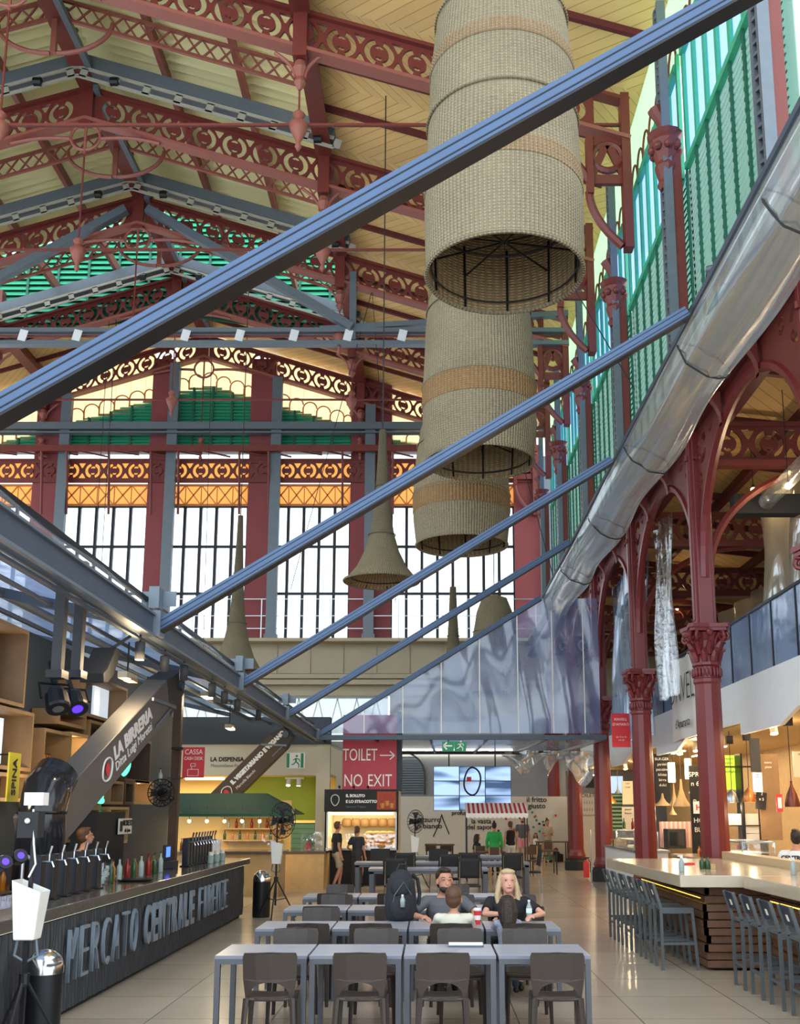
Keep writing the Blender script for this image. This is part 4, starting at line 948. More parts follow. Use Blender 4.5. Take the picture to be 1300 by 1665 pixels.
e = empty('shamrock_lamp', (-5.45, 17.0, 2.0), 0, 'small glowing green shamrock lamp on the cooler', 'lamp'); mat('green_glow', '38ff8c', .4, emit=3)
b = MB(); b.lathe([(.04, 0), (.012, .02), (.012, .12)], n=8); b.build('stem', 'green_dark', e); b = MB(); [b.ball((0, dy, .18+dz), .05, 6) for dy, dz in ((-.05, 0), (.05, 0), (0, .07))]; b.build('leaves', 'green_glow', e)
e = empty('bar_sign', (-5.2, 17.6, 1.62), 0, 'white slanted sign reading MORETO hanging by the cooler', 'sign'); b = MB(); b.box((0, 0, .14), (.02, .72, .26)); b.build('board', 'white_plastic', e)
text('wording', 'MORETO', .13, 'ink_black', e, T(.015, .1, .19) @ YZr, .003, .004); text('wording', 'alla Spina', .09, 'ink_black', e, T(.015, .1, .07) @ YZr, .003); b = MB(); b.box((.015, -.26, .14), (.006, .13, .17)); b.build('emblem', 'ink_black', e)
e = empty('yellow_sign', at(8, 1303, X=-5.2), 0, 'bright yellow hanging sign with black wording at the left edge', 'sign'); mat('yellow', 'e8d838', .5); b = MB(); b.box((0, .2, .3), (.02, .35, .6)); b.build('board', 'yellow', e); MB().bar((0, .2, .58), (-.5, .2, .58), .02).build('arm', 'black_metal', e); text('wording', 'SPINA', .17, 'ink_black', e, T(.015, .2, .3) @ YZr @ Matrix.Rotation(math.pi/2, 4, 'Z'), .003, .004)
e = empty('lit_disc_sign', at(205, 1248, X=-4.6), 0, 'glowing green oval neon sign under the big sloping duct', 'sign'); b = MB(); b.ball((0, 0, 0), .2, 10, (.25, 1, .45), Matrix.Rotation(.6, 4, 'X')); b.build('neon_shell', 'green_glow', e)
for i in range(18): put_bottle((-5.45-.1*(i % 2), 10.6+.27*i, 1.0), (4, 1, 0, 3, 4, 2)[i % 6], 'on the dark back counter behind the taps', 'bottles on the back counter', (.3, .24)[i % 2])
for y in (11.5, 14.0): point('back_bar_glow', (-5.2, y, 2.3), 14, (1, .75, .45), .1)
# ---- sloping ducts with lettering
def duct(p0, p1, w, th, label, lines, fs, face, s0=.35):
    a, c = Vector(p0), Vector(p1); d = (c-a); L = d.length; d.normalize(); n = Vector((1, 0, 0)) if abs(d.x) < .4 else Vector((0, -1, 0)); n = (n-d*n.dot(d)).normalized(); u = n.cross(d).normalized()
    if u.z < 0: u = -u
    m = Matrix((d, u, d.cross(u))).transposed().to_4x4(); m.translation = a
    e = empty('sloping_duct', a, 0, label, 'duct'); m.translation = (0, 0, 0)
    b = MB(); b.box((L*.43, 0, -th/2), (L*.86, w, th), mtx=m); b.build('casing', face, e, bevel=.015)
    b = MB(); b.poly([tuple(m @ Vector(q)) for q in ((L*.86, -w/2, 0), (L, -w*.32, 0), (L, w*.32, 0), (L*.86, w/2, 0))], m.to_3x3() @ Vector((0, 0, -th))); b.build('tapered_head', 'charcoal', e)
    b = MB(); b.bar(m @ Vector((L*.72, w*.45, .01)), m @ Vector((L*.9, -w*.4, .01)), .05); b.bar(m @ Vector((L*.72, -w*.3, .01)), m @ Vector((L*.86, -w*.3, .01)), .03); b.build('brace', 'grey_steel', e)
    o = MB(); o.lathe([(.09, -.03), (.09, .03)], n=16, mtx=m @ T(L*.97, 0, .02)); o.build('pivot', 'slate_steel', e)
    for i, t in enumerate(lines): text('lettering', t, fs[i], 'ink_white', e, m @ T(L*s0, (w*.14, -w*.18)[i], .006), .004, (.012, 0)[i], 'LEFT')
    lg = MB(); lg.tube([tuple(m @ Vector((L*s0-.27+.17*math.cos(q)*(1+.12*math.sin(2*q)), .15*math.sin(q), .01))) for q in [2*math.pi*k/20 for k in range(20)]], .014, 5, closed=True); lg.build('oval_logo', 'ink_white', e)
    lg = MB(); lg.poly([tuple(m @ Vector((L*s0-.27+.07*math.cos(q), .09*math.sin(q), .012))) for q in [2*math.pi*k/10 for k in range(10)]], m.to_3x3() @ Vector((0, 0, .004))); lg.build('emblem', 'red_sign', e); return e
mat('duct_grey', '5e5c5a', .5, .1, .08)
duct(at(72, 1368, X=-4.55), at(298, 1108, X=-4.1), .62, .35, 'big grey sloping duct lettered LA BIRRERIA over the bar', ('LA BIRRERIA', 'Ditta Luigi Moretti'), (.27, .19), 'duct_grey', .42)
duct(at(352, 1305, X=-5.8), at(468, 1190, X=-3.85), .6, .32, 'second sloping duct lettered IL VEGETARIANO E VEGANO', ('IL VEGETARIANO E VEGANO', 'Marcella Bianchi'), (.155, .11), 'wood_dark', .24)
p = at(68, 1330, X=-4.6); e = empty('duct_elbow', (p.x, p.y, 1.11), 0, 'glossy black round duct standing on the bar below the sloping duct', 'duct'); b = MB(); b.tube([(0, 0, 0), (0, 0, .9), (.02, .05, 1.15), (.06, .25, 1.35)], [.3, .27, .28, .26], 20); mat('gloss_black', '2b2c30', .12, .3, .1); b.build('pipe', 'gloss_black', e, smooth=True)
b = MB(); b.tube([(.27*math.cos(t), .27*math.sin(t), .88) for t in [2*math.pi*k/20 for k in range(20)]], .02, 6, closed=True); b.build('seam_ring', 'black_metal', e)
# posts, lights, speaker
tag(MB().b2(-4.98, -4.82, 19.6, 19.76, 0, 4.5).build('bar_post', 'wood_dark'), 'square brown grey post rising from the bar beside the red cash desk sign', 'post')
for i, px in enumerate((102, 133)):
    p = at(px, 958, X=-3.75); q = at(px-6, 1112, X=-4.0)
    e = empty('drop_post', p, 0, 'grey steel drop post under the gutter, %s of the pair' % ('left', 'right')[i], 'post'); b = MB(); b.b2(-.05, .05, -.05, .05, q.z-p.z, .3); b.build('post', 'charcoal', e)
    b = MB(); b.box((0, 0, q.z-p.z), (.16, .2, .08)); b.build('foot_plate', 'black_metal', e)
def moving_light(loc, label, glow, rx, sc=1):
    e = empty('stage_light', loc, 0, label, 'stage light'); e.rotation_euler = (rx, 0, .7); e.scale = (sc, sc, sc)
    b = MB(); b.lathe([(.09, -.12), (.12, -.05), (.13, .1), (.12, .13)], n=14); b.build('head', 'black_metal', e); b = MB(); b.lathe([(.001, .131), (.06, .131)], n=14, cap=False); b.build('lens', glow, e)
    b = MB(); b.tube([(-.16, 0, 0), (-.16, 0, -.2), (.16, 0, -.2), (.16, 0, 0)], .015, 5); b.build('yoke', 'black_metal', e)
    if rx > 2: MB().bar((0, 0, -.2), (0, 0, -.5), .04).build('stem', 'black_metal', e)
mat('violet_glow', '3a20ff', .4, emit=2)
moving_light(at(92, 1137, X=-3.95), 'round black stage light under the left drop post', 'steel', 2.6); moving_light(at(122, 1140, X=-3.95), 'black stage light with blue glow under the right drop post', 'violet_glow', 2.4)
point('violet_spot', (-4.1, 9.2, 1.5), 9, (.25, .15, 1), .05)
for i, (px, py, s) in enumerate(((30, 1395, 1.0), (5, 1405, .8))):
    moving_light(at(px, py, X=-3.95), 'small black stage light with violet glow on the near bar end, %s' % ('beside the bucket stand', 'at the frame edge')[i], 'violet_glow', 1.2, .55)
p = at(163, 1088, X=-3.9); e = empty('line_speaker', p, 0, 'curved black line array speaker hanging under the gutter', 'loudspeaker'); b = MB(); b.tube([(0, -.25, -.18), (0, -.1, -.12), (0, .08, .0), (0, .2, .18)], .001, 4)
b = MB(); pts = [(-.33, -.2), (-.2, -.19), (0, -.08), (.15, .1), (.2, .24), (.06, .27), (-.08, .12), (-.22, -.03), (-.36, -.1)]; b.poly([(-.12, y, z) for y, z in pts], (.28, 0, 0)); b.build('cabinet', 'black_matte', e, bevel=.01); b = MB(); b.bar((0, .1, .2), (.5, .1, .55), .03); b.build('arm', 'black_metal', e)
def can_light(loc, label, lit, group='can spotlights on the gutter track'):
    e = empty('can_light', loc, 0, label, 'spotlight', group); b = MB(); b.lathe([(.055, -.2), (.06, 0), (.05, .01)], n=14); b.build('can', 'charcoal', e, smooth=True); b = MB(); b.bar((0, 0, 0), (0, 0, .12), .02); b.build('stem', 'black_metal', e)
    b = MB(); b.lathe([(.001, -.201), (.05, -.201)], n=14, cap=False); b.build('lens', 'bulb' if lit else 'black_metal', e)
    if lit: point('spot_glow', (loc[0], loc[1], loc[2]-.26), 25, r=.05)
    return e
can_light(at(228, 1045, X=-3.36), 'lit can spotlight glowing warm under the gutter', True)
for i, (px, py) in enumerate(((268, 1068), (299, 1083), (345, 1112), (365, 1125), (386, 1138), (420, 1155))):
    can_light(at(px, py, X=-3.36), 'unlit dark can spotlight on the track, %s from the left' % ('second', 'third', 'fourth', 'fifth', 'sixth', 'last')[i], False)
can_light(at(240, 1112, X=-4.6), 'can spotlight hanging behind the curved speaker', False)
for i, (px, py, X) in enumerate(((207, 1100, -4.4), (335, 1130, -4.6), (373, 1182, -4.9))):
    e = empty('emergency_light', at(px, py, X=X), 0, 'pale yellow boxed ceiling lamp, %s of three below the film roof' % ('left', 'middle', 'right')[i], 'ceiling lamp'); b = MB(); b.box((0, 0, 0), (.14, .5, .1)); b.build('housing', 'cream_wall', e, bevel=.01); b = MB(); b.box((.02, .1, -.04), (.13, .3, .05)); b.build('diffuser', 'bulb_soft' if i else 'wood_light', e); q = at(px, py, X=X); MB().bar((0, 0, 0), (0, 0, 4.2+.235*(-X-3.4)-q.z), .02).build('hanger', 'black_metal', e); point('lamp_glow', (q.x, q.y, q.z-.15), 28, (1, .8, .5), .06)
# fans
def fan(loc, label, R=.3, rz=0, base=None):
    e = empty('fan', loc, rz, label, 'fan')
    b = MB()
    for k in range(20):
        a = 2*math.pi*k/20; b.tube([(0.14, 0, 0), (.1, R*.6*math.cos(a), R*.6*math.sin(a)), (0, R*math.cos(a), R*math.sin(a)), (-.1, R*.6*math.cos(a), R*.6*math.sin(a))], .006, 4)
    for r, x in ((R, 0), (R*.6, .1), (R*.3, .13)): b.tube([(x, r*math.cos(t), r*math.sin(t)) for t in [2*math.pi*j/24 for j in range(24)]], .009, 4, closed=True)
    b.build('grille', 'black_metal', e); b = MB()
    for k in range(4):
        a = k*math.pi/2; b.poly([(0, R*.1*math.cos(a), R*.1*math.sin(a)), (.03, R*.85*math.cos(a-.3), R*.85*math.sin(a-.3)), (-.02, R*.85*math.cos(a+.4), R*.85*math.sin(a+.4))], (.008, 0, 0))
    b.build('blade', 'charcoal', e); b = MB(); b.lathe([(.06, -.2), (.07, 0), (.05, .06)], n=12, mtx=Matrix.Rotation(1.57, 4, 'Y')); b.build('motor', 'black_metal', e); return e
f = fan(at(262, 1289, X=-4.75), 'round cage fan fixed to the bar post', .24, -1.0)
b = MB(); b.box((-.05, .25, .26), (.3, .2, .02)); b.build('shelf', 'black_metal', f); q = Matrix.Rotation(1.0, 4, 'Z') @ (Vector((-4.9, 19.65, 2.0))-Vector(f.location)); MB().bar((-.1, 0, 0), (q.x, q.y, -.1), .03).build('arm', 'black_metal', f)
p = at(264, 1262, X=-4.75); put_bottle((p.x-.05, p.y+.05, p.z-.12), 3, 'standing above the cage fan', 'bottles on the bar', .26)
def bucket_stand(x, y, label, zb, fanz=None):
    e = empty('bucket_stand', (x, y, 0), 0, label, 'tripod'); b = MB(); b.bar((0, 0, .25), (0, 0, zb), .035); b.build('pole', 'black_metal', e)
    for k in range(3):
        a = k*2.094+.5; l = MB(); l.tube([(.02*math.cos(a), .02*math.sin(a), .72), (.42*math.cos(a), .42*math.sin(a), .02)], .014, 6); l.build('leg', 'black_metal', e); l = MB(); l.bar((.02*math.cos(a), .02*math.sin(a), .35), (.22*math.cos(a), .22*math.sin(a), .38), .015); l.build('strut', 'black_metal', e)
    b = MB(); b.lathe([(.03, .68), (.04, .7), (.04, .78)], n=10); b.build('collar', 'black_metal', e)
    k = MB(); k.add([(-.08,-.08,zb),(.08,-.08,zb),(.08,.08,zb),(-.08,.08,zb),(-.11,-.11,zb+.45),(.12,-.11,zb+.36),(.12,.11,zb+.36),(-.11,.11,zb+.45)], [(3,2,1,0),(0,1,5,4),(1,2,6,5),(2,3,7,6),(3,0,4,7)]); k.build('bucket', 'white_plastic', e, solid=.008, bevel=.012)
    h = MB(); h.tube([(-.07, 0, zb), (-.09, 0, zb-.12), (0, 0, zb-.17), (.09, 0, zb-.12), (.07, 0, zb)], .012, 6); h.build('hose', 'grey_steel', e)
    b = MB(); b.bar((0, 0, zb), (0, 0, zb+.75), .03); b.build('upper_pole', 'black_metal', e); return e
e = bucket_stand(-3.12, 8.15, 'black tripod stand with white bucket at the lower left corner', 1.03); b = MB(); b.box((-.03, 0, 1.9), (.16, .14, .2)); b.build('control_box', 'black_matte', e); b = MB(); b.ball((-.03, -.08, 1.93), .022, 6); b.build('knob', 'white_plastic', e)
b = MB(); b.tube([(.0, -.05, 2.02), (.03, -.07, 1.75), (.05, -.06, 1.6), (0, -.05, 1.5)], .008, 5); b.build('cord', 'white_plastic', e); b = MB(); b.box((-.0, 0, 2.1), (.15, .12, .1)); b.build('white_pump', 'white_plastic', e)
e = bucket_stand(-2.95, 19.9, 'black tripod stand with white bucket and fan near the far bar end', 1.02); f = fan((-2.85, 19.85, 1.84), 'tall oscillating fan above the far white bucket', .34, -.7)
e = bucket_stand(-.42, 27.4, 'small tripod fan stand with pale bucket beside the boiled meat stall', .95); f = fan((-.4, 27.3, 1.75), 'small black cage fan right of the boiled meat stall', .3, -.8)
def bin_(x, y, r, h, label):
    e = empty('dome_bin', (x, y, 0), 0, label, 'bin'); b = MB(); b.lathe([(r*.97, 0), (r, .02), (r, h)], n=28); b.build('body', 'black_metal', e, smooth='auto')
    b = MB(); b.lathe([(r*1.03, h-.01), (r*1.03, h+.04)]+[(r*math.cos(t), h+.04+r*.95*math.sin(t)) for t in [math.pi/2*k/8 for k in range(1, 9)]], n=28); b.build('dome_lid', 'chrome', e, smooth='auto')
    b = MB(); b.box((r*.75, -.1, h+r*.5), (r*.5, r*.9, .015)); b.build('flap', 'steel', e)
bin_(-3.24, 8.9, .15, .68, 'black bin with polished dome lid beside the near tripod'); bin_(-3.28, 20.3, .17, .68, 'black bin with polished dome lid at the far end of the bar')
# cash desk sign
e = empty('cash_sign', (-4.42, 19.3, 2.35), 0, 'red hanging sign CASSA CASH DESK with white till drawing', 'sign'); p0, p1 = at(296, 1265, Y=19.3), at(333, 1215, Y=19.3); w, h = p1.x-p0.x, p1.z-p0.z; e.location = ((p0.x+p1.x)/2, 19.3, p0.z)
b = MB(); b.b2(-w/2, w/2, -.015, .015, 0, h); b.build('board', 'red_sign', e); text('lettering', 'CASSA', .135, 'ink_white', e, T(0, -.018, h*.84) @ XZ, .002, xs=.85); text('lettering', 'CASH DESK', .085, 'ink_white', e, T(0, -.018, h*.63) @ XZ, .002, xs=.8)
b = MB(); 
for a, c in (((-.1, .04), (.1, .04)), ((-.1, .04), (-.1, .16)), ((.1, .04), (.1, .16)), ((-.1, .16), (.1, .16)), ((-.03, .16), (-.03, .22)), ((.04, .22), (-.05, .22)), ((.04, .22), (.04, .27)), ((-.05, .27), (.04, .27)), ((-.05, .22), (-.05, .27))): b.bar((a[0], -.018, a[1]), (c[0], -.018, c[1]), .008)
b.build('till_drawing', 'ink_white', e); b = MB(); b.b2(-4.9-e.location.x, -w/2, -.02, .35, h-.04, h); b.build('arm', 'black_metal', e)
# ================================================================== BACK LEFT: LA DISPENSA
YD = 30.0
mat('warm_wall', 'd8b878', .8, 0, .08, 1); mat('lime_wall', 'a8b83c', .7, 0, .06)
b = MB(); b.b2(-12, -3.1, YD, YD+.15, 3.05, 3.95); b.b2(-3.35, -2.95, YD-.05, YD+.2, 0, 3.95); struct(b.build('wall_dispensa', 'cream_wall'))
b = MB(); b.b2(-12, -2.95, YD-.1, YD+.3, 3.95, 4.75); struct(b.build('wall_dispensa_upper', 'dark_wall'))
b = MB(); b.b2(-12, -3.1, YD+3.5, YD+3.6, 0, 3.1); b.b2(-12, -3.1, YD+.1, YD+3.6, 3.05, 3.15); struct(b.build('wall_dispensa_back', 'warm_wall'))
e = empty('wall_lettering', (at(369, 1238, Y=YD).x, YD-.01, at(369, 1240, Y=YD).z), 0, 'dark lettering LA DISPENSA on the cream wall band', 'lettering'); text('lettering', 'LA DISPENSA', .17, 'ink_black', e, T(0, 0, .09) @ XZ, .003, .006); text('lettering', 'Massimiliano Parri', .13, 'grey_steel', e, T(0, 0, -.09) @ XZ, .003)
area('dispensa_light', (-7, YD+1.8, 2.95), (0, 0, 0), 6, 1.5, 170, (1, .85, .5)).parent = None
for i, x in enumerate((-8.8, -7.0, -5.2)):
    b = MB(); b.b2(x-.6, x+.6, YD+1.75, YD+1.85, 2.98, 3.04); tag(b.build('tube_lamp', 'tube_light'), 'long lit lamp on the ceiling of the yellow kitchen', 'ceiling lamp', 'kitchen tube lamps')
mat('green_tile', '7fae84', .35, 0, .1, 8); e = empty('green_door', (-4.0, YD+.3, 0), 0, 'pale green slatted door of the stall with lime wall above', 'door'); b = MB()
for k in range(11): b.b2(-.72, .6, 0, .05, .12+.14*k, .12+.14*k+.13)
b.build('slat_panel', 'green_tile', e); b = MB(); b.b2(-.75, .62, .05, .08, 0, 1.68); b.build('backing', 'green_dark', e)
tag(MB().b2(-5.6, -3.36, YD+.9, YD+.98, 1.75, 3.04).build('lime_panel', 'lime_wall'), 'lime green wall panel over the slatted door', 'wall panel')
def extinguisher(loc, label):
    e = empty('fire_extinguisher', loc, 0, label, 'fire extinguisher'); b = MB(); b.lathe([(.085, 0), (.09, .02), (.09, .42), (.05, .5), (.03, .52)], n=16); b.build('cylinder', 'red_sign', e, smooth=True)
    b = MB(); b.lathe([(.02, .5), (.02, .56)], n=8); b.box((.03, 0, .58), (.14, .03, .03)); b.build('valve', 'black_metal', e); b = MB(); b.tube([(.05, 0, .56), (.13, 0, .45), (.12, 0, .15)], .012, 6); b.build('hose', 'black_rubber', e)
extinguisher((-3.55, YD+.05, .62), 'red fire extinguisher hanging beside the green slatted door')
e = empty('exit_sign', (-3.95, YD-.02, 3.25), 0, 'green and white running man exit sign on the cream wall', 'sign')
def running_man(e, s=1, x0=0, flip=1):
    b = MB()
    for a, c, w in (((0, .30), (.0, .2), .05), ((0, .2), (.09, .12), .035), ((.09, .12), (.08, .02), .03), ((0, .2), (-.07, .12), .035), ((-.07, .12), (-.13, .11), .03), ((0, .29), (.09, .27), .025), ((.09, .27), (.12, .2), .025), ((0, .29), (-.09, .24), .025)):
        b.bar((x0+flip*a[0]*s, -.012, a[1]*s), (x0+flip*c[0]*s, -.012, c[1]*s), w*s, .006, up=(0, 1, 0))
    b.ball((x0+.02*flip*s, -.012, .36*s), .035*s, 6, (1, .2, 1)); return b
b = MB(); b.b2(-.27, .27, -.008, .01, 0, .46); b.build('board', 'ink_white', e); b = MB(); b.b2(-.27, .22, -.011, -.007, .02, .44); b.build('green_field', 'green_sign', e); b = MB(); b.b2(-.19, .14, -.0115, -.0105, .02, .44); b.build('white_doorway', 'ink_white', e); running_man(e).build('figure', 'green_sign', e)
e = empty('notice', (-4.75, YD-.02, 3.45), 0, 'small red edged notice left of the exit sign', 'notice'); b = MB(); b.b2(-.25, .25, 0, .01, 0, .12); b.build('sheet', 'cream_wall', e); b = MB(); b.lathe([(.001, 0), (.06, 0)], n=12, mtx=T(-.17, -.003, .06) @ Matrix.Rotation(1.57, 4, 'X'), cap=False); b.build('red_dot', 'red_sign', e)
def spot_pair(loc, label, warm=True, sgn=1):
    e = empty('track_spots', loc, 0, label, 'spotlight'); 
    for k in range(2):
        b = MB(); b.lathe([(.06, -.1), (.07, .1)], n=12, mtx=T(k*.3*sgn, 0, -.1) @ Matrix.Rotation(2.6+.4*k, 4, 'X')); b.build('head', 'white_plastic', e); b = MB(); b.lathe([(.001, .101), (.06, .101)], n=12, cap=False, mtx=T(k*.3*sgn, 0, -.1) @ Matrix.Rotation(2.6+.4*k, 4, 'X')); b.build('lens', 'bulb_soft', e)
    b = MB(); b.b2(-.1, .45, -.02, .02, .0, .05); b.build('track', 'white_plastic', e)
spot_pair((-5.9, YD+.3, 2.95), 'pair of white spotlights under LA DISPENSA'); spot_pair((-4.2, YD+.3, 2.95), 'pair of white spotlights over the lime green panel')
# kiosk with green awning at the end of the bar
KY = 25.0; e = empty('green_awning', (-5.0, KY, 1.95), 0, 'dark green hipped awning over the drinks kiosk', 'awning')
x0, x1 = -7.0, -3.3; b = MB(); b.add([(-2.0, -.6, 0), (1.75, -.6, 0), (1.75, 1.6, 0), (-2.0, 1.6, 0), (-2.0, .3, .5), (.9, .3, .5), (.9, 1.0, .5), (-2.0, 1.0, .5)], [(0, 1, 5, 4), (1, 2, 6, 5), (2, 3, 7, 6), (4, 5, 6, 7)]); b.build('cloth', 'green_awning', e, solid=.02)
b = MB(); b.b2(-2.0, 1.75, -.62, -.58, -.06, 0); b.build('hem', 'green_dark', e)
for i in range(8):
    e = empty('pendant_bulb', (-6.6+.42*i, KY-.35, 1.78), 0, 'small warm bulb hanging under the green awning', 'light bulb', 'kiosk bulbs'); b = MB(); b.ball((0, 0, 0), .04, 6); b.build('glass_globe', 'bulb', e); b = MB(); b.bar((0, 0, .03), (0, 0, .33), .012); b.build('flex', 'black_rubber', e)
area('kiosk_light', (-5.2, KY+.6, 1.9), (0, 0, 0), 3, 1.5, 60, (1, .72, .38))
e = empty('kiosk', (-5.2, KY, 0), 0, 'wooden drinks kiosk with lit shelves under the green awning', 'kiosk')
b = MB(); b.b2(-2, 1.5, .1, 1.3, 0, 1.0); b.build('counter', 'wood_light', e); b = MB(); b.b2(-2, 1.6, .0, 1.4, 1.0, 1.06); b.build('worktop', 'granite', e); b = MB(); b.b2(-2, 1.5, 2.4, 2.5, 0, 2.3); b.build('back_wall', 'warm_wall', e)
for z in (1.25, 1.55, 1.85): MB().b2(-.3, 1.3, 2.0, 2.4, z, z+.03).build('shelf', 'wood_light', e)
for x in (-1.95, 1.45): MB().b2(x-.04, x+.04, .1, .18, 1.06, 2.0).build('post', 'wood', e)
b = MB(); b.b2(.3, 1.3, .1, .7, 1.06, 1.45); b.build('display_case', 'glass', e); b = MB(); [b.b2(1.5, 1.53, .1+.1*k, .17+.1*k, 0, 1.0) for k in range(12)]; b.build('side_panelling', 'wood_light', e)
for i in range(16): put_bottle((-5.4+.1*i, KY+2.15, (1.28, 1.58)[i % 2]), (0, 3, 4, 2)[i % 4], 'on the kiosk shelf under the green awning', 'kiosk bottles', .24)
for i in range(10): put_bottle((-6.9+.16*i, KY+.4, 1.06), (0, 1, 0, 3)[i % 4], 'on the kiosk worktop', 'kiosk worktop bottles', .3)
box_thing('menu_card', (-3.28, KY-.4, 1.72), (.02, .3, .4), 'cream_wall', 'cream menu sheet hanging at the right end of the green awning', 'menu')
box_thing('glass_case', (-3.15, 27.6, .98), (.55, .6, .5), 'glass', 'small glass display case at the wooden counter end', 'display case')
e = empty('side_counter', (-3.3, 27.9, 0), 0, 'pale plank fronted counter end beyond the tripod fan', 'counter'); b = MB(); b.b2(-.7, .5, -.6, 1.6, 0, .93); b.build('body', 'wood_light', e); b = MB(); b.b2(-.75, .55, -.65, 1.65, .93, .98); b.build('top', 'granite', e)
# ================================================================== BOILED MEAT STALL
SY = 28.9; X0, X1 = -2.92, -.95
e = empty('food_stall', ((X0+X1)/2, SY, 0), 0, 'black food stall with lit serving hatch signed IL BOLLITO E LO STRACOTTO', 'stall'); w = (X1-X0)/2
b = MB(); b.b2(-w, w, 0, .1, 0, .95); b.build('front', 'black_matte', e); b = MB(); b.b2(-w, w, -.1, .5, .95, 1.0); b.build('counter', 'steel', e)
for x in (-w, w): MB().b2(x-.04, x+.04, 0, .1, .95, 2.05).build('post', 'steel', e)
b = MB(); b.b2(-w, w, 2.2, 2.3, 0, 2.6); b.b2(-w-.04, -w, 0, 2.3, 0, 2.6); b.b2(w, w+.04, 0, 2.3, 0, 2.6); b.b2(-w, w, 0, 2.3, 2.56, 2.6); b.build('shell', 'cream_wall', e)
b = MB(); b.b2(-w-.05, w+.05, -.15, -.05, 2.0, 2.62); b.build('fascia', 'ink_black', e)
text('lettering', 'IL BOLLITO', .105, 'ink_white', e, T(-w+.55, -.16, 2.44) @ XZ, .004, .006, 'LEFT'); text('lettering', 'E LO STRACOTTO', .105, 'ink_white', e, T(-w+.55, -.16, 2.28) @ XZ, .004, .006, 'LEFT'); text('lettering', 'Giacomo Trapani', .08, 'grey_steel', e, T(-w+.55, -.16, 2.14) @ XZ, .003, 0, 'LEFT')
b = MB(); b.tube([(-w+.25+.11*math.cos(q)*(1+.2*math.sin(q)), -.16, 2.32+.15*math.sin(q)) for q in [2*math.pi*k/20 for k in range(20)]], .012, 5, closed=True); b.build('oval_logo', 'ink_white', e)
mat('dish_red', 'a8402a', .6, 0, .5, 14); b = MB(); b.b2(w-.55, w-.02, -.165, -.155, 2.06, 2.56); b.build('food_picture', 'dish_red', e); b = MB(); [b.lathe([(.05, 0), (.07, .14)], (w-.4+.13*k, -.17, 2.1+.06*(k % 2)), 10, sy=.2) for k in range(3)]; b.build('pictured_pots', 'bottle_amber', e)
b = MB(); b.b2(-w+.1, w-.1, .1, .2, 1.92, 1.98); b.build('tube_lamp', 'tube_light', e)
area('stall_light', ((X0+X1)/2, SY+.7, 2.4), (0, 0, 0), 1.6, 1, 50, (1, .75, .4))
b = MB(); b.b2(-w+.05, w-.05, -.08, -.06, 1.0, 1.4); b.build('glass_screen', 'glass', e)
mat('bread', 'c08844', .7, 0, .3, 9)
for k in range(16):
    b = MB(); b.ball((0, 0, 0), .11, 8, (1.3, .8, .6)); tag(b.build('bread_roll', 'bread', smooth=True, loc=(-1.75+.19*(k % 4)+.04*(k//8), SY+.15+.05*(k//4), 1.07+.11*(k//4))), 'golden bread roll piled behind the stall glass', 'bread roll', 'bread rolls in the stall')
for k in range(6):
    b = MB(); b.lathe([(.1, 0), (.16, .05), (.15, .18), (.11, .26)], n=12); o = b.build('hanging_ham', 'wood', smooth=True, loc=(-2.5+.27*k, SY+1.9, 1.55)); tag(o, 'cured ham hanging at the back of the boiled meat stall', 'ham', 'hams in the stall')
for k in range(3):
    e = empty('gooseneck_lamp', (-2.55+.4*k+.0, SY-.1, 2.62), 0, 'small black clip lamp on top of the stall sign', 'lamp', 'clip lamps on the stall'); b = MB(); b.tube([(0, 0, 0), (0, -.02, .08), (0, -.12, .1)], .012, 5); b.build('arm', 'black_metal', e); b = MB(); b.lathe([(.015, 0), (.04, .06)], n=8, mtx=T(0, -.1, .1) @ Matrix.Rotation(2.4, 4, 'X')); b.build('head', 'black_metal', e)
e = empty('toilet_sign', (-1.85, SY+.9, 2.6), 0, 'big red block hand lettered TOILET with arrow and NO EXIT in white', 'sign'); p0, p1 = at(556, 1285, Y=SY+.9), at(645, 1160, Y=SY+.9); cx = (p0.x+p1.x)/2; e.location.x = cx; w = (p1.x-p0.x)/2
b = MB(); b.b2(-w, w, 0, .2, 0, 2.2); b.build('red_board', 'toilet_red', e); b = MB(); b.b2(w, w+.12, .05, 1.6, .02, 2.3); b.build('dark_side', 'dark_wall', e)
text('lettering', 'TOILET', .5, 'ink_white', e, T(-.28, -.01, 1.02) @ XZ, .004, xs=.62); text('lettering', 'NO', .5, 'ink_white', e, T(-.47, -.01, .28) @ XZ, .004, xs=.7); text('lettering', 'EXIT', .5, 'ink_white', e, T(.3, -.01, .28) @ XZ, .004, xs=.7); text('lettering', 'SCUOLA', .4, 'red_pale', e, T(0, -.01, 1.8) @ XZ, .004, xs=.8)
b = MB(); b.bar((.3, -.012, 1.02), (w-.06, -.012, 1.02), .03); b.bar((w-.2, -.012, 1.14), (w-.06, -.012, 1.02), .03); b.bar((w-.2, -.012, .9), (w-.06, -.012, 1.02), .03); b.build('arrow', 'ink_white', e)
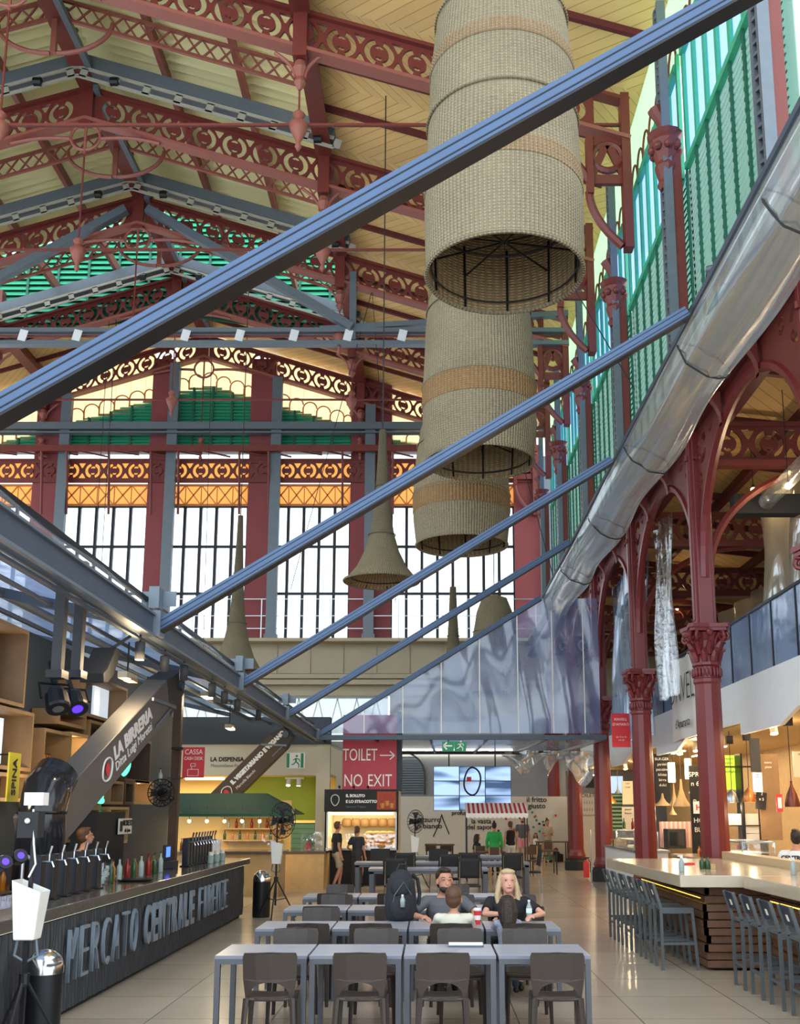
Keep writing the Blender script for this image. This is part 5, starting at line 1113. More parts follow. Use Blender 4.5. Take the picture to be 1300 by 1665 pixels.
# ================================================================== BACK CENTRE
b = MB(); b.b2(-3.2, 5.6, 42.6, 42.8, 2.62, 5.9); struct(b.build('wall_back_centre', 'grey_wall'))
b = MB(); b.b2(-2.6, 5.6, 42.3, 42.6, 0, 2.62); struct(b.build('wall_panel_back', 'off_white'))
e = empty('wall_writing', (0, 42.28, 0), 0, 'black painted words and small scribbles on the off white back wall', 'lettering')
for s_, x, z, sz in (('azzurro\no bianco', at(698, 1345, Y=42.3).x, 1.55, .3), ('profumi sono i grandi', 1.9, 1.95, .24), ('la vasta\ndel sapore', at(782, 1345, Y=42.3).x, 1.5, .28), ('il fritto\ngiusto', at(872, 1303, Y=42.3).x, 2.36, .3)):
    text('lettering', s_, sz, 'ink_black', e, T(x, 0, z) @ XZ, .003, .004)
rnd = random.Random(11)
for i in range(26):
    b = MB(); x, z = rnd.uniform(2.6, 5.2), rnd.uniform(1.2, 2.2); b.ball((x, 0, z), .05, 5, (1, .1, 1)); b.build('painted_dot', rnd.choice(['ink_black', 'green_sign', 'red_sign']), e)
b = MB(); b.tube([(.1, 0, 1.0), (.35, 0, 1.55), (.45, 0, 1.9), (.5, 0, 1.7), (.75, 0, 1.1)], .02, 4); b.build('ladder_drawing', 'ink_black', e)
e = empty('louvre_arch', (-1.2, 42.45, 2.7), 0, 'arched grey louvred window left of the video wall', 'louvred window'); b = MB()
for k in range(15): 
    z = .08+.1*k; ww = .9 if z < .8 else .9*math.sqrt(max(.05, 1-((z-.8)/.9)**2)); b.b2(-ww, ww, 0, .06, z, z+.07)
b.build('slats', 'grey_steel', e); b = MB(); b.tube([(-.95, 0, 0), (-.95, 0, .8)]+[(-.95*math.cos(t), 0, .8+.95*math.sin(t)) for t in [math.pi*k/12 for k in range(1, 12)]]+[(.95, 0, .8), (.95, 0, 0)], .04, 6); b.build('frame', 'dark_wall', e)
b = MB(); b.b2(-1.6, 3.4, 42.48, 42.6, 4.38, 4.58); tag(b.build('tube_lamp', 'tube_light'), 'long bright strip lamp above the video wall', 'ceiling lamp')
e = empty('video_wall', (0, 37.5, 0), 0, 'large wall of nine blue screens with black outline logo', 'video wall'); p0, p1 = at(704.5, 1318, Y=37.5), at(830, 1246, Y=37.5); w, h = (p1.x-p0.x)/3, (p1.z-p0.z)/3; e.location = (p0.x, 37.5, p0.z)
def scr_fn(seed):
    def f(x, y, z, op, noise, comb): return noise(.9, comb(op('MULTIPLY', x, .5), seed, op('MULTIPLY', z, 3.0)), 1), None
    return f
for i in range(9):
    m = expr_mat('screen_pic_%d' % i, '9fc0f0', '2c4668' if i != 4 else '8090a0', scr_fn(i*3.1), .3); nd = m.node_tree.nodes; bs = nd['Principled BSDF']; mx = [q for q in nd if q.type == 'MIX_RGB'][0]
    mr = nd.new('ShaderNodeMapRange'); mr.inputs['From Min'].default_value = .42; mr.inputs['From Max'].default_value = .6; src = mx.inputs[0].links[0].from_socket; m.node_tree.links.new(src, mr.inputs['Value']); m.node_tree.links.new(mr.outputs[0], mx.inputs[0])
    m.node_tree.links.new(mx.outputs[0], bs.inputs['Emission Color']); bs.inputs['Emission Strength'].default_value = .7
    c_, r_ = i % 3, i//3; b = MB(); b.b2(c_*w+.015, (c_+1)*w-.015, -.02, .06, r_*h+.015, (r_+1)*h-.015); b.build('screen', m, e)
b = MB(); b.b2(0, 3*w, 0, .12, 0, 3*h); b.build('housing', 'black_matte', e)
b = MB(); b.tube([(1.5*w+.3*math.cos(q)*(1+.1*math.sin(2*q)), -.04, 1.98*h+.5*math.sin(q)) for q in [2*math.pi*k/24 for k in range(24)]], .035, 6, closed=True); b.build('outline_logo', 'ink_black', e); b = MB(); b.box((1.5*w-.12, -.035, 2.12*h), (.17, .02, .17)); b.build('red_square', 'red_sign', e)
for x in (.6*w, 2.4*w): MB().bar((x, .1, 3*h), (x, .1, 3*h+1.0), .05).build('hanger', 'black_metal', e)
for i, px in enumerate((728, 748)):
    e = empty('exit_sign', at(px, 1222, Y=29.0), 0, 'green hanging exit sign %s' % ('with white arrow, left of the pair', 'with running man, right of the pair')[i], 'sign'); b = MB(); b.b2(-.17, .17, -.02, .02, 0, .28); b.build('board', 'green_sign', e)
    if i == 0: b = MB(); b.bar((-.12, -.022, .16), (.12, -.022, .16), .04, .01, up=(0, 1, 0)); b.bar((-.13, -.022, .16), (-.03, -.022, .26), .04, .01, up=(0, 1, 0)); b.bar((-.13, -.022, .16), (-.03, -.022, .06), .04, .01, up=(0, 1, 0)); b.build('arrow', 'ink_white', e)
    else: b = running_man(e, .8); b.v = [(x, y-.012, z) for x, y, z in b.v]; b.build('figure', 'ink_white', e)
    b = MB(); b.bar((0, 0, .28), (0, 0, 4.03-e.location.z), .02); b.build('hanger', 'black_metal', e)
# striped awning cart
e = empty('striped_awning', (0, 30.5, 0), 0, 'red and white striped awning with scalloped edge on thin posts', 'awning'); p0, p1 = at(757, 1328, Y=30.5), at(858, 1310, Y=30.5); e.location = (p0.x, 30.5, 0); w = p1.x-p0.x; z0 = p0.z
def stripe_fn(x, y, z, op, noise, comb): return op('GREATER_THAN', op('FRACT', op('MULTIPLY', x, 7.2)), .5), None
expr_mat('striped_cloth', 'e4dcd8', 'b0343c', stripe_fn, .8)
b = MB(); b.add([(0, 0, z0+.1), (w, 0, z0+.1), (w, .9, z0+.4), (0, .9, z0+.4)], [(0, 1, 2, 3)]); b.build('cloth', 'striped_cloth', e, solid=.01)
b = MB(); n = 14; b.grid(lambda u, v: (w*u, -.01, z0+.1-(.1+.05*abs(math.sin(u*n*math.pi)))*v), n*6, 2); b.build('valance', 'white_plastic', e, solid=.006)
for x in (.03, w-.03):
    for y in (.03, .87): MB().bar((x, y, 0), (x, y, z0+.1+.3*y), .03).build('post', 'black_metal', e)
# high chairs and dark tables in the background
def back_chair(loc, rz, label):
    e = empty('bentwood_chair', loc, rz, label, 'chair', 'background chairs')
    b = MB(); b.box((0, 0, .46), (.4, .4, .04)); b.build('seat', 'wood_dark', e); b = MB(); b.box((0, .19, .78), (.4, .03, .26)); b.build('backrest', 'wood_dark', e)
    for x in (-.17, .17):
        for y in (-.17, .17): MB().bar((x, y, 0), (x, y, .46 if y < 0 else .92), .035).build('leg', 'wood_light', e)
    return e
bc = back_chair((0.05, 36, 0), .2, 'brown backed chair in front of the off white wall')
for (x, y, r) in ((.55, 36, 3.0), (1.6, 33.5, 0), (2.2, 34.6, 3.1), (2.0, 32.2, .1), (3.3, 33.2, .3), (3.6, 35.2, 2.8), (4.2, 37, 0), (-.9, 33, 1.4)): dup(bc, (x, y, 0), r, 'brown backed chair among the far tables')
def back_table(loc, w, d, h, label, m='wood_dark'):
    e = empty('cafe_table', loc, 0, label, 'table'); b = MB(); b.box((0, 0, h), (w, d, .04)); b.build('tabletop', m, e)
    for x in (-w/2+.06, w/2-.06):
        for y in (-d/2+.06, d/2-.06): MB().bar((x, y, 0), (x, y, h), .04).build('leg', 'black_metal', e)
back_table((.3, 35.2, 0), 1.0, .7, .9, 'high dark table in front of the painted wall'); back_table((1.9, 33.0, 0), .9, .9, .74, 'dark square table left of the woman in green'); back_table((3.7, 34.2, 0), .9, .9, .74, 'dark square table beside the woman in white trousers'); back_table((4.5, 38.5, 0), 1.2, .7, .9, 'dark high table by the back wall between the child and the woman in green skirt')
# ================================================================== RIGHT: MARBLE COUNTER AND STOOLS
mat('marble', 'bdb098', .16, 0, .14, 1.5, spec=.6); mat('ledge_stone', 'c8ab84', .3, 0, .15, 2); mat('slat_wood', '6b4c36', .55, 0, .3, 4, .3); mat('navy', '222a3e', .5); mat('stool_grey', '565d60', .45, .2); mat('warm_led', 'ffcf50', .5, emit=3)
def slat_sides(e, x0, y0, x1, y1, z0, z1, leds=()):
    r = random.Random(5); b = MB(); b.b2(x0+.1, x1-.1, y0+.1, y1-.1, .02, z1); b.build('core', 'wood_dark', e); b = MB(); z = z0; k = 0
    while z < z1-.05:
        o = r.choice((0, .02, .04, .055)); h = .085
        b.b2(x0+o, x0+o+.05, y0+o, y1-.02, z, z+h); b.b2(x0+o, x1-.02, y0+o, y0+o+.05, z, z+h); z += .1; k += 1
    b.build('wood_slats', 'slat_wood', e)
    for zl in leds: b = MB(); b.b2(x0+.04, x0+.055, y0+.25, y1-.05, zl, zl+.012); b.build('led_line', 'warm_led', e)
e = empty('marble_counter', (0, 0, 0), 0, 'cream marble topped counter with brown slatted sides, far wing beside the second column', 'counter')
slat_sides(e, 3.5, 13.5, 4.75, 17.6, .04, 1.06, (.88, .79, .70))
b = MB(); b.poly([(3.15, 13.2, 1.06), (5.0, 13.05, 1.06), (5.0, 17.9, 1.06), (3.02, 17.9, 1.06)], (0, 0, .15)); b.build('marble_top', 'marble', e, bevel=.01)
e = empty('marble_counter', (0, 0, 0), 0, 'near wing of the marble counter running out of the right edge', 'counter')
slat_sides(e, 4.25, 6.0, 4.7, 13.3, .04, 1.06, (.88, .79))
b = MB(); b.poly([(3.98, 5.5, 1.06), (4.74, 5.5, 1.06), (4.74, 13.04, 1.06), (3.9, 13.04, 1.06)], (0, 0, .15)); b.build('marble_top', 'marble', e, bevel=.01)
tag(MB().b2(5.01, 5.25, 13.1, 17.9, 1.0, 1.33).build('counter_ledge', 'ledge_stone', bevel=.01), 'raised sandy stone ledge behind the far marble counter wing', 'ledge')
tag(MB().b2(4.75, 4.84, 5.5, 13.0, 1.0, 1.33).build('counter_ledge', 'ledge_stone', bevel=.01), 'raised sandy stone ledge behind the near marble counter wing', 'ledge')
def stool(loc, label, group):
    e = empty('bar_stool', loc, 0, label, 'bar stool', group)      # faces +X (towards the counter)
    b = MB(); b.box((.21, 0, .76), (.42, .40, .035)); b.build('seat', 'stool_grey', e, bevel=.006)
    for sy in (-1, 1):
        l = MB(); l.bar((0, sy*.19, 0), (.0, sy*.19, .78), .035, .035, up=(1, 0, 0)); l.bar((0, sy*.19, .77), (-.09, sy*.19, 1.08), .035, .035, up=(1, 0, 0)); l.build('leg', 'stool_grey', e)
        l = MB(); l.bar((.45, sy*.19, 0), (.40, sy*.19, .77), .035, .035, up=(1, 0, 0)); l.build('leg', 'stool_grey', e)
        MB().bar((0, sy*.19, .33), (.43, sy*.19, .33), .025, .035).build('stretcher', 'stool_grey', e)
        MB().bar((0, sy*.19, .73), (.41, sy*.19, .73), .025, .05).build('seat_rail', 'stool_grey', e)
    for x in (0.005, .44): MB().bar((x, -.19, .26 if x < .1 else .33), (x, .19, .26 if x < .1 else .33), .03).build('stretcher', 'stool_grey', e)
    b = MB(); b.bar((-.05, -.185, .98), (-.05, .185, .98), .02, .2, up=(-.28, 0, 1)); o = b.build('backrest', 'navy', e)
    b = MB(); b.bar((-.073, 0, .99), (-.053, 0, .93), .05, .008, up=(1, 0, 0)); b.build('badge', 'label_white', o); return e

st = stool((2.98, 13.78, 0), 'nearest grey stool at the far marble wing, its side rails seen square on', 'stools at the far marble wing')
for k in range(1, 6): dup(st, (2.98-.012*k, 13.78+.63*k, 0), random.uniform(-.03, .03), 'grey bar stool at the far marble wing, %s in its row' % ['', 'second', 'third', 'fourth', 'fifth', 'last'][k])
for k in range(5): dup(st, (3.58+.01*k, 12.28-.61*k, 0), random.uniform(-.03, .03), 'grey bar stool at the near marble wing, %s' % ['beside the slatted corner', 'second from the slatted corner', 'third from the slatted corner', 'fourth, near the frame edge', 'outside the frame edge'][k], 'stools at the near marble wing')
def spray(loc, label):
    e = empty('spray_bottle', loc, 0, label, 'spray bottle'); b = MB(); b.lathe([(.035, 0), (.04, .01), (.04, .12), (.025, .16), (.014, .18)], n=12); b.build('body', 'bottle_clear', e, smooth=True); b = MB(); b.box((.0, 0, .2), (.035, .03, .04)); b.bar((0, 0, .21), (-.05, 0, .21), .015); b.build('trigger_head', 'white_plastic', e)
spray(tuple(at(1108, 1418, Z=1.21)), 'clear spray bottle standing on the far marble wing'); spray(tuple(at(1290, 1423, Z=1.21)), 'clear spray bottle at the right edge of the near marble wing')
for i, px in enumerate((1141, 1150)):
    p = at(px, 1413, Z=1.21); put_bottle(tuple(p), 0, '%s of the oil and vinegar pair on the marble' % ('left', 'right')[i], 'oil and vinegar', .18)
p = at(1120, 1406, Z=1.21); box_thing('napkin_holder', tuple(p), (.16, .08, .03), 'red_sign', 'small dark red napkin holder on the marble top', 'napkin holder')
p = at(1158, 1413, Z=1.21); box_thing('condiment_box', tuple(p), (.07, .07, .07), 'wood_light', 'little wooden condiment box right of the oil bottles', 'box')
# ================================================================== RIGHT STALLS UNDER THE GALLERY
XS = 9.6
struct(MB().b2(XS, XS+.2, 6, 42, 0, 3.72).build('wall_stalls', 'wood_light'))
struct(MB().b2(5.6, 14.6, 44.2, 44.4, 0, 3.72).build('wall_right_end', 'grey_wall'))
struct(MB().b2(5.3, 14.6, 46.5, 46.8, 3.8, 10).build('wall_gallery_end', 'cream_wall'))
struct(MB().b2(5.5, 6.6, 40.5, 40.7, 0, 2.7).build('wall_panel_toilet', 'off_white'))
area('stall_ceiling_light', (7.9, 16, 3.68), (0, 0, 0), 2.4, 12, 190, (1, .74, .42)); area('stall_ceiling_light', (7.9, 30, 3.68), (0, 0, 0), 2.4, 14, 170, (1, .78, .5))
def panelX(name, px0, py0, px1, py1, X, m, label, cat, th=.04, group=None, child=None, root=None):
    """upright board facing the hall in a plane of constant X"""
    ya, yb = at(px0, (py0+py1)/2, X=X).y, at(px1, (py0+py1)/2, X=X).y; z1, z0 = at((px0+px1)/2, py0, X=X).z, at((px0+px1)/2, py1, X=X).z
    b = MB(); b.b2(0, th, -abs(ya-yb)/2, abs(ya-yb)/2, 0, z1-z0); e = empty(name, (X, (ya+yb)/2, z0), 0, label, cat, group); b.build('board', m, e); return e, abs(ya-yb), z1-z0
def panelY(name, px0, py0, px1, py1, Y, m, label, cat, th=.04, group=None):
    """upright board facing the camera end in a plane of constant Y"""
    p0, p1 = at(px0, py1, Y=Y), at(px1, py0, Y=Y); e = empty(name, ((p0.x+p1.x)/2, Y, p0.z), 0, label, cat, group); w, h = p1.x-p0.x, p1.z-p0.z
    b = MB(); b.b2(-w/2, w/2, 0, th, 0, h); b.build('board', m, e, bevel=.004); return e, w, h
def write_lines(e, lines, w, h, m='ink_white', size=.12, facing=XZ, z=.9):
    for i, s_ in enumerate(lines):
        if s_: text('wording', s_, size, m, e, T(0, 0, h*z-i*size*1.35) @ (T(0, -.006, 0) if facing is XZ else T(-.006, 0, 0)) @ facing, .002)
mat('lime_menu', 'b8e03c', .5, emit=.8); mat('white_lit', 'eef0ea', .5, emit=.35); mat('pink_stripe', 'c08a94', .6, 0, .1)
e, w, h = panelY('menu_board', 1172, 1228, 1197, 1284, 22.6, 'lime_menu', 'lime green lit menu board right of the first column', 'menu board'); write_lines(e, ['insalate', 'frullati', 'spremute', 'centrifughe'], w, h, 'ink_black', .07)
e, w, h = panelY('menu_board', 1066, 1226, 1087, 1310, 29.5, 'ink_black', 'black menu board with white lines between the first two columns', 'menu board'); write_lines(e, ['BURGER', 'panini', 'patatine', 'bibite', 'birra', 'dolci'], w, h, 'ink_white', .11)
e, w, h = panelY('chalk_board', 1126, 1245, 1150, 1392, 26, 'ink_black', 'tall black chalkboard partly hidden by the first column', 'chalkboard'); write_lines(e, ['SPRITZ', 'n 6.50', '', 'Pollo', '', 'HOT', 'BUN'], w, h, 'ink_white', .17)
e2 = empty('white_notice', (e.location.x, 25.95, at(1138, 1323, Y=26).z), 0, 'white notice with red letters clipped on the tall chalkboard', 'notice'); b = MB(); b.b2(-.19, .19, -.01, 0, 0, .3); b.build('sheet', 'ink_white', e2); text('wording', 'HT', .19, 'red_sign', e2, T(0, -.013, .15) @ XZ, .002, .006)
e, w, h = panelY('wood_panel', 1238, 1226, 1264, 1366, 21.4, 'wood', 'brown wooden wall panel beside the red alarm case', 'wall panel'); write_lines(e, ['menu', 'pizza'], w, h, 'ink_white', .07)
e, w, h = panelY('alarm_case', 1263, 1291, 1271, 1320, 20.6, 'red_sign', 'slim red alarm case on the wooden wall', 'alarm case'); b = MB(); b.b2(-w*.3, w*.3, -.01, 0, h*.2, h*.8); b.build('window_label', 'ink_white', e)
e, w, h = panelY('menu_board', 1291, 1222, 1320, 1264, 19.4, 'cream_wall', 'cream menu board cut by the right edge of the photo', 'menu board'); write_lines(e, ['LISTINO', 'pasta'], w, h, 'ink_black', .05)
e, w, h = panelY('poster', 1225, 1256, 1238, 1288, 21.3, 'white_lit', 'small white poster hanging in the strip beside the shelf unit', 'poster'); write_lines(e, ['oggi', 'pane'], w, h, 'ink_black', .04)
e, w, h = panelY('poster', 1228, 1288, 1243, 1316, 21.3, 'ink_black', 'small black tilted price board beside the shelf unit', 'poster'); write_lines(e, ['2', 'x 5'], w, h, 'ink_white', .08); e.rotation_euler.y = .12
e, w, h = panelY('poster', 1221, 1200, 1234, 1255, 21.3, 'charcoal', 'narrow grey price strip hanging from the stall ceiling', 'poster')
e = empty('shelf_unit', (0, 22.0, 0), 0, 'black shelf unit stacked with white trays right of the first column', 'shelf'); p0, p1 = at(1184, 1400, Y=22.0), at(1238, 1225, Y=22.0); e.location.x = p0.x; w, z0, z1 = p1.x-p0.x, .0, p1.z
for x in (0, w*.45, w): MB().b2(x-.02, x+.02, -.02, .4, z0, z1).build('upright', 'black_metal', e)
for z in (.91, 1.39, 1.70, 2.34, 2.95): MB().b2(0, w, 0, .4, z, z+.02).build('shelf_board', 'black_metal', e)
for i, (x, z) in enumerate(((.02, .93), (.4, .93), (.38, 1.41), (.38, 1.55), (.02, 1.72), (.38, 1.72))):
    box_thing('white_tray', (p0.x+x+.16, 22.22, z), (.3, .36, .13 if z > 1.3 and z < 1.6 else .24), 'white_plastic', 'white ribbed food tray stacked in the black shelf unit', 'tray', group='trays in the shelf unit')
box_thing('ladder_strip', (at(1205, 1300, Y=21.6).x, 21.6, 0), (.04, .04, 2.4), 'black_metal', 'thin dark post in front of the white trays', 'post')
def pendant(px, py, w, h, Y, m, label, top=3.7, shape='cone', lit=True):
    p = at(px, py, Y=Y); k = Y/1690; R = w*k/2; Hh = h*k; e = empty('pendant_lamp', p, 0, label, 'pendant lamp'); b = MB()
    prof = [(R, 0), (R*.98, .02), (R*.5, Hh*.3), (R*.2, Hh*.62), (R*.1, Hh)] if shape == 'cone' else [(R, 0), (R*.98, Hh*.2), (R*.7, Hh*.7), (R*.2, Hh*.95), (R*.1, Hh)] if shape == 'dome' else [(R*.97, 0), (R, .02), (R*.62, Hh*.5), (R*.2, Hh*.8), (R*.13, Hh*.9), (R*.16, Hh)]
    b.lathe(prof, n=24, cap=False); b.build('shade', m, e, smooth=True); b = MB(); b.lathe([(.001, .02), (R*.9, .02)], n=20, cap=False); b.build('diffuser', 'bulb_soft' if lit else 'cream_wall', e); MB().bar((0, 0, Hh), (0, 0, top-p.z), .012).build('flex', 'black_rubber', e)
    if lit: point('pendant_glow', (p.x, p.y, p.z-.1), 6, r=.06)
mat('copper', 'b5723e', .3, .6, .1); mat('copper_dark', '6a3626', .3, .5, .1)
pendant(1108, 1311, 29, 44, 27, 'wood_light', 'tan cone pendant lamp, largest of the cluster between the columns'); pendant(1077, 1310, 26, 20, 29.0, 'wood_light', 'wide shallow tan pendant at left of the cluster'); pendant(1096, 1309, 16, 35, 28.2, 'wood_light', 'tan cone pendant just behind the largest one'); pendant(1093, 1325, 14, 18, 27.3, 'wood', 'small brown cone pendant hanging lowest in the cluster')
pendant(992, 1306, 22, 22, 37, 'copper', 'orange cone pendant behind the third column'); pendant(1004, 1290, 10, 14, 36.5, 'grey_steel', 'small grey pendant beside the teal panel'); pendant(1125, 1290, 12, 20, 26.6, 'white_plastic', 'white cone pendant beside the tall chalkboard', lit=False)
pendant(1190, 1305, 22, 22, 21.8, 'steel', 'brushed steel dome pendant right of the first column', shape='dome'); pendant(1218, 1304, 22, 24, 21.2, 'copper', 'copper dome pendant above the white trays', shape='dome'); pendant(1288, 1312, 26, 42, 18.6, 'copper_dark', 'dark red bottle shaped pendant at the right edge', shape='bottle')
for px, py, hh, m, lb in ((1092, 1272, 32, 'bulb_soft', 'glowing yellow cylinder lamp between the columns'), (1119, 1267, 34, 'white_lit', 'white cylinder lamp beside the tall chalkboard')):
    p = at(px, py, Y=27.5); e = empty('cylinder_lamp', p, 0, lb, 'pendant lamp'); b = MB(); b.lathe([(.09, 0), (.095, .01), (.095, hh*27.5/1690)], n=16); b.build('shade', m, e, smooth='auto'); MB().bar((0, 0, .3), (0, 0, 3.7-p.z), .012).build('flex', 'black_rubber', e)
def gallery_spot(px, py, Y, label):
    p = at(px, py, Y=Y); e = empty('ceiling_spotlight', (p.x, p.y, 3.72), 0, label, 'spotlight'); m = T(0, 0, -.12) @ Matrix.Rotation(2.85, 4, 'X'); b = MB(); b.lathe([(.05, -.1), (.07, .0), (.075, .13)], n=16, mtx=m); b.build('head', 'white_plastic', e, smooth='auto')
    b = MB(); b.lathe([(.001, .132), (.07, .132)], n=14, cap=False, mtx=m); b.build('lens', 'bulb', e); point('spot_glow', (p.x, p.y-.03, 3.42), 30, r=.05)
gallery_spot(1256, 1172, 19.6, 'white ceiling spotlight shining right of the first column'); gallery_spot(1130, 1212, 25.2, 'white ceiling spotlight just left of the first column'); gallery_spot(1104, 1216, 26.6, 'white ceiling spotlight over the tan pendants'); gallery_spot(1016, 1243, 36, 'bright ceiling spotlight between the second and third columns'); gallery_spot(966, 1256, 41.8, 'small bright spotlight left of the third column')
for i, (x, y0, y1) in enumerate(((7.0, 12.5, 15.2), (7.0, 15.5, 17.5), (8.2, 12.2, 13.6), (8.2, 15, 16), (7.2, 26, 27), (7.8, 27, 28.5), (7.2, 29, 30.5), (8.2, 30, 32))):
    tag(MB().b2(x-.04, x+.04, y0, y1, 3.69, 3.71).build('ceiling_led', 'tube_light'), 'slim warm LED line set in the stall ceiling', 'ceiling lamp', 'ceiling LED lines')
for i, (px, py) in enumerate(((1185, 1204), (1213, 1198), (1280, 1173))):
    p = at(px, py, Z=3.6); box_thing('ceiling_speaker', (p.x, p.y, 3.52), (.14, .14, .18), 'black_matte', 'small black speaker fixed to the stall ceiling, %s of three' % ('left', 'middle', 'right')[i], 'loudspeaker')
# stall furniture
def counter_box(x0, x1, y0, y1, h, m, label, top='marble'):
    e = empty('stall_counter', ((x0+x1)/2, (y0+y1)/2, 0), 0, label, 'counter'); w, d = (x1-x0)/2, (y1-y0)/2; b = MB(); b.b2(-w, w, -d, d, 0, h); b.build('body', m, e); b = MB(); b.b2(-w-.04, w+.04, -d-.04, d+.04, h, h+.05); b.build('top', top, e)
counter_box(5.6, 6.4, 18.6, 24.0, 1.0, 'wood', 'wooden stall counter between the first and second columns'); counter_box(5.0-.0, 5.8, 25.4, 29.8, 1.02, 'white_paint', 'white fronted stall counter between the second and third columns', 'steel'); counter_box(5.9, 6.5, 9.5, 17.6, 1.0, 'wood_light', 'work counter behind the raised stone ledge')
def case(x0, x1, y0, y1, z0, z1, label):
    e = empty('display_case', ((x0+x1)/2, (y0+y1)/2, z0), 0, label, 'display case'); w, d, h = (x1-x0)/2, (y1-y0)/2, z1-z0
    b = MB(); b.b2(-w, w, -d, d, 0, h); b.build('glass', 'glass', e); b = MB()
    for x in (-w, w):
        for y in (-d, d): b.bar((x, y, 0), (x, y, h), .02)
    for y in (-d, d): b.bar((-w, y, h), (w, y, h), .025); b.bar((-w, y, 0), (w, y, 0), .025)
    for x in (-w, w): b.bar((x, -d, h), (x, d, h), .025); b.bar((x, -d, 0), (x, d, 0), .025)
    b.build('frame', 'steel', e); b = MB(); b.b2(-w+.02, w-.02, -d+.02, d-.02, h*.5, h*.5+.01); b.build('inner_shelf', 'steel', e); return e
case(5.7, 6.3, 19.0, 20.6, 1.05, 1.45, 'glass display case with warm light between the columns'); case(5.1, 5.7, 26, 28.5, 1.07, 1.5, 'glass food case on the white stall counter')
point('case_glow', (6.0, 19.8, 1.4), 8); point('case_glow', (5.4, 27, 1.45), 8)
e = empty('crate', (5.25, 28.9, 1.07), 0, 'small pale wooden crate on the white stall counter', 'crate'); b = MB()
for z in (0, .1): b.b2(-.2, .2, -.15, -.13, z, z+.08); b.b2(-.2, .2, .13, .15, z, z+.08); b.b2(-.2, -.18, -.15, .15, z, z+.08); b.b2(.18, .2, -.15, .15, z, z+.08)
b.build('slats', 'wood_light', e); MB().b2(-.19, .19, -.14, .14, 0, .01).build('base', 'wood_light', e)
for i in range(7): put_bottle((5.25+.08*(i % 3), 25.7+.4*i, 1.55 if 26 < 25.7+.4*i < 28.4 else 1.07), (3, 0, 4, 2, 1)[i % 5], 'on the white stall counter between the columns', 'bottles on the white counter', .28)
for i in range(6): put_bottle((5.8+.05*(i % 2), 20.9+.35*i, 1.05), (3, 2, 4)[i % 3], 'on the wooden counter between the first two columns', 'bottles on the wooden counter', .22)
e, w, h = panelY('striped_curtain', 1073, 1336, 1128, 1378, 28.4, 'cream_wall', 'pink and cream striped valance behind the wooden counter', 'curtain')
for k in range(8): MB().b2(-w/2+w*k/8, -w/2+w*(k+.5)/8, -.02, 0, 0, h).build('stripe', 'pink_stripe', e)
e, w, h = panelY('oven', 1086, 1348, 1114, 1380, 27.8, 'black_matte', 'dark square oven mouth under the striped valance', 'oven', .5); MB().b2(-w*.4, w*.4, -.01, 0, h*.15, h*.85).build('door_glass', 'glass_dark', e)
e, w, h = panelY('teal_shutter', 994, 1290, 1011, 1352, 38.5, 'dark_wall', 'dark teal louvred shutter between the second and third columns', 'shutter')
for k in range(10): MB().b2(-w/2, w/2, -.03, 0, h*k/10+.02, h*(k+.5)/10+.02).build('slat', 'green_tile', e)
e, w, h = panelY('poster', 1012, 1270, 1028, 1308, 37.5, 'cream_wall', 'cream poster beside the teal shutter', 'poster'); write_lines(e, ['vini', 'rossi'], w, h, 'ink_black', .1)
e, w, h = panelY('poster', 1012, 1312, 1030, 1350, 36.5, 'off_white', 'white poster with drawn bottles under the cream one', 'poster'); write_lines(e, ['pesce', 'fresco'], w, h, 'ink_black', .1)
e, w, h = panelY('toilet_icons', 943, 1290, 973, 1325, 40.4, 'off_white', 'white panel lettered TOILETTE with rows of little figures', 'sign'); write_lines(e, ['TOILETTE', 'i i i i i', 'i i i i i'], w, h, 'ink_black', .2)
e, w, h = panelY('small_sign', 952, 1262, 965, 1281, 40, 'ink_black', 'small black hanging sign beyond the third column', 'sign', .05); write_lines(e, ['orario', 'cassa'], w, h, 'red_sign', .07); MB().bar((0, .02, h), (0, .02, 3.7-e.location.z), .02).build('hanger', 'black_metal', e)
e, w, h = panelY('blue_screen_panel', 993, 1262, 1012, 1290, 39, 'screen_blue', 'pale blue lit panel above the teal shutter', 'panel')
extinguisher((at(964, 1412, Z=0.0+.05).x*.0+4.7, 31.5, .05), 'red fire extinguisher standing on the floor beside the third column')
e = empty('queue_post', (4.55, 29.5, 0), 0, 'thin chrome post on a round base by the end of the stools', 'post'); b = MB(); b.lathe([(.16, 0), (.16, .015), (.02, .03)], n=20); b.build('base', 'steel', e); MB().bar((0, 0, .02), (0, 0, 1.5), .03).build('pole', 'chrome', e)
# posters hanging off the gallery
e, w, h = panelY('red_poster', 995, 1160, 1023, 1215, 27.5, 'red_sign', 'red poster lettered KNVELL hanging from the gallery edge', 'poster', .01); write_lines(e, ['KNVELL', 'D\'AMARO'], w, h, 'ink_white', .1, z=.82); write_lines(e, ['dal 12 al 15', 'ore 20'], w, h, 'ink_white', .06, z=.3)
e = empty('white_banner', (6.04, 23.9, 3.72), 0, 'white cloth banner with thin black letters draped over the glass railing', 'banner'); b = MB(); b.grid(lambda u, v: (.03*math.sin(u*14+v*2)-.04*v*0, 1.55-3.1*u, 2.05*v-.12*math.sin(u*3.14)*v), 30, 8); o = b.build('cloth', 'white_plastic', e, solid=.004)
text('lettering', 'DNVELL', .95, 'ink_black', e, T(-.07, 0, 1.15) @ YZ, .002, -.02, xs=.8); text('lettering', "d'Amaranto", .3, 'ink_black', e, T(-.07, .2, .35) @ YZ, .002)
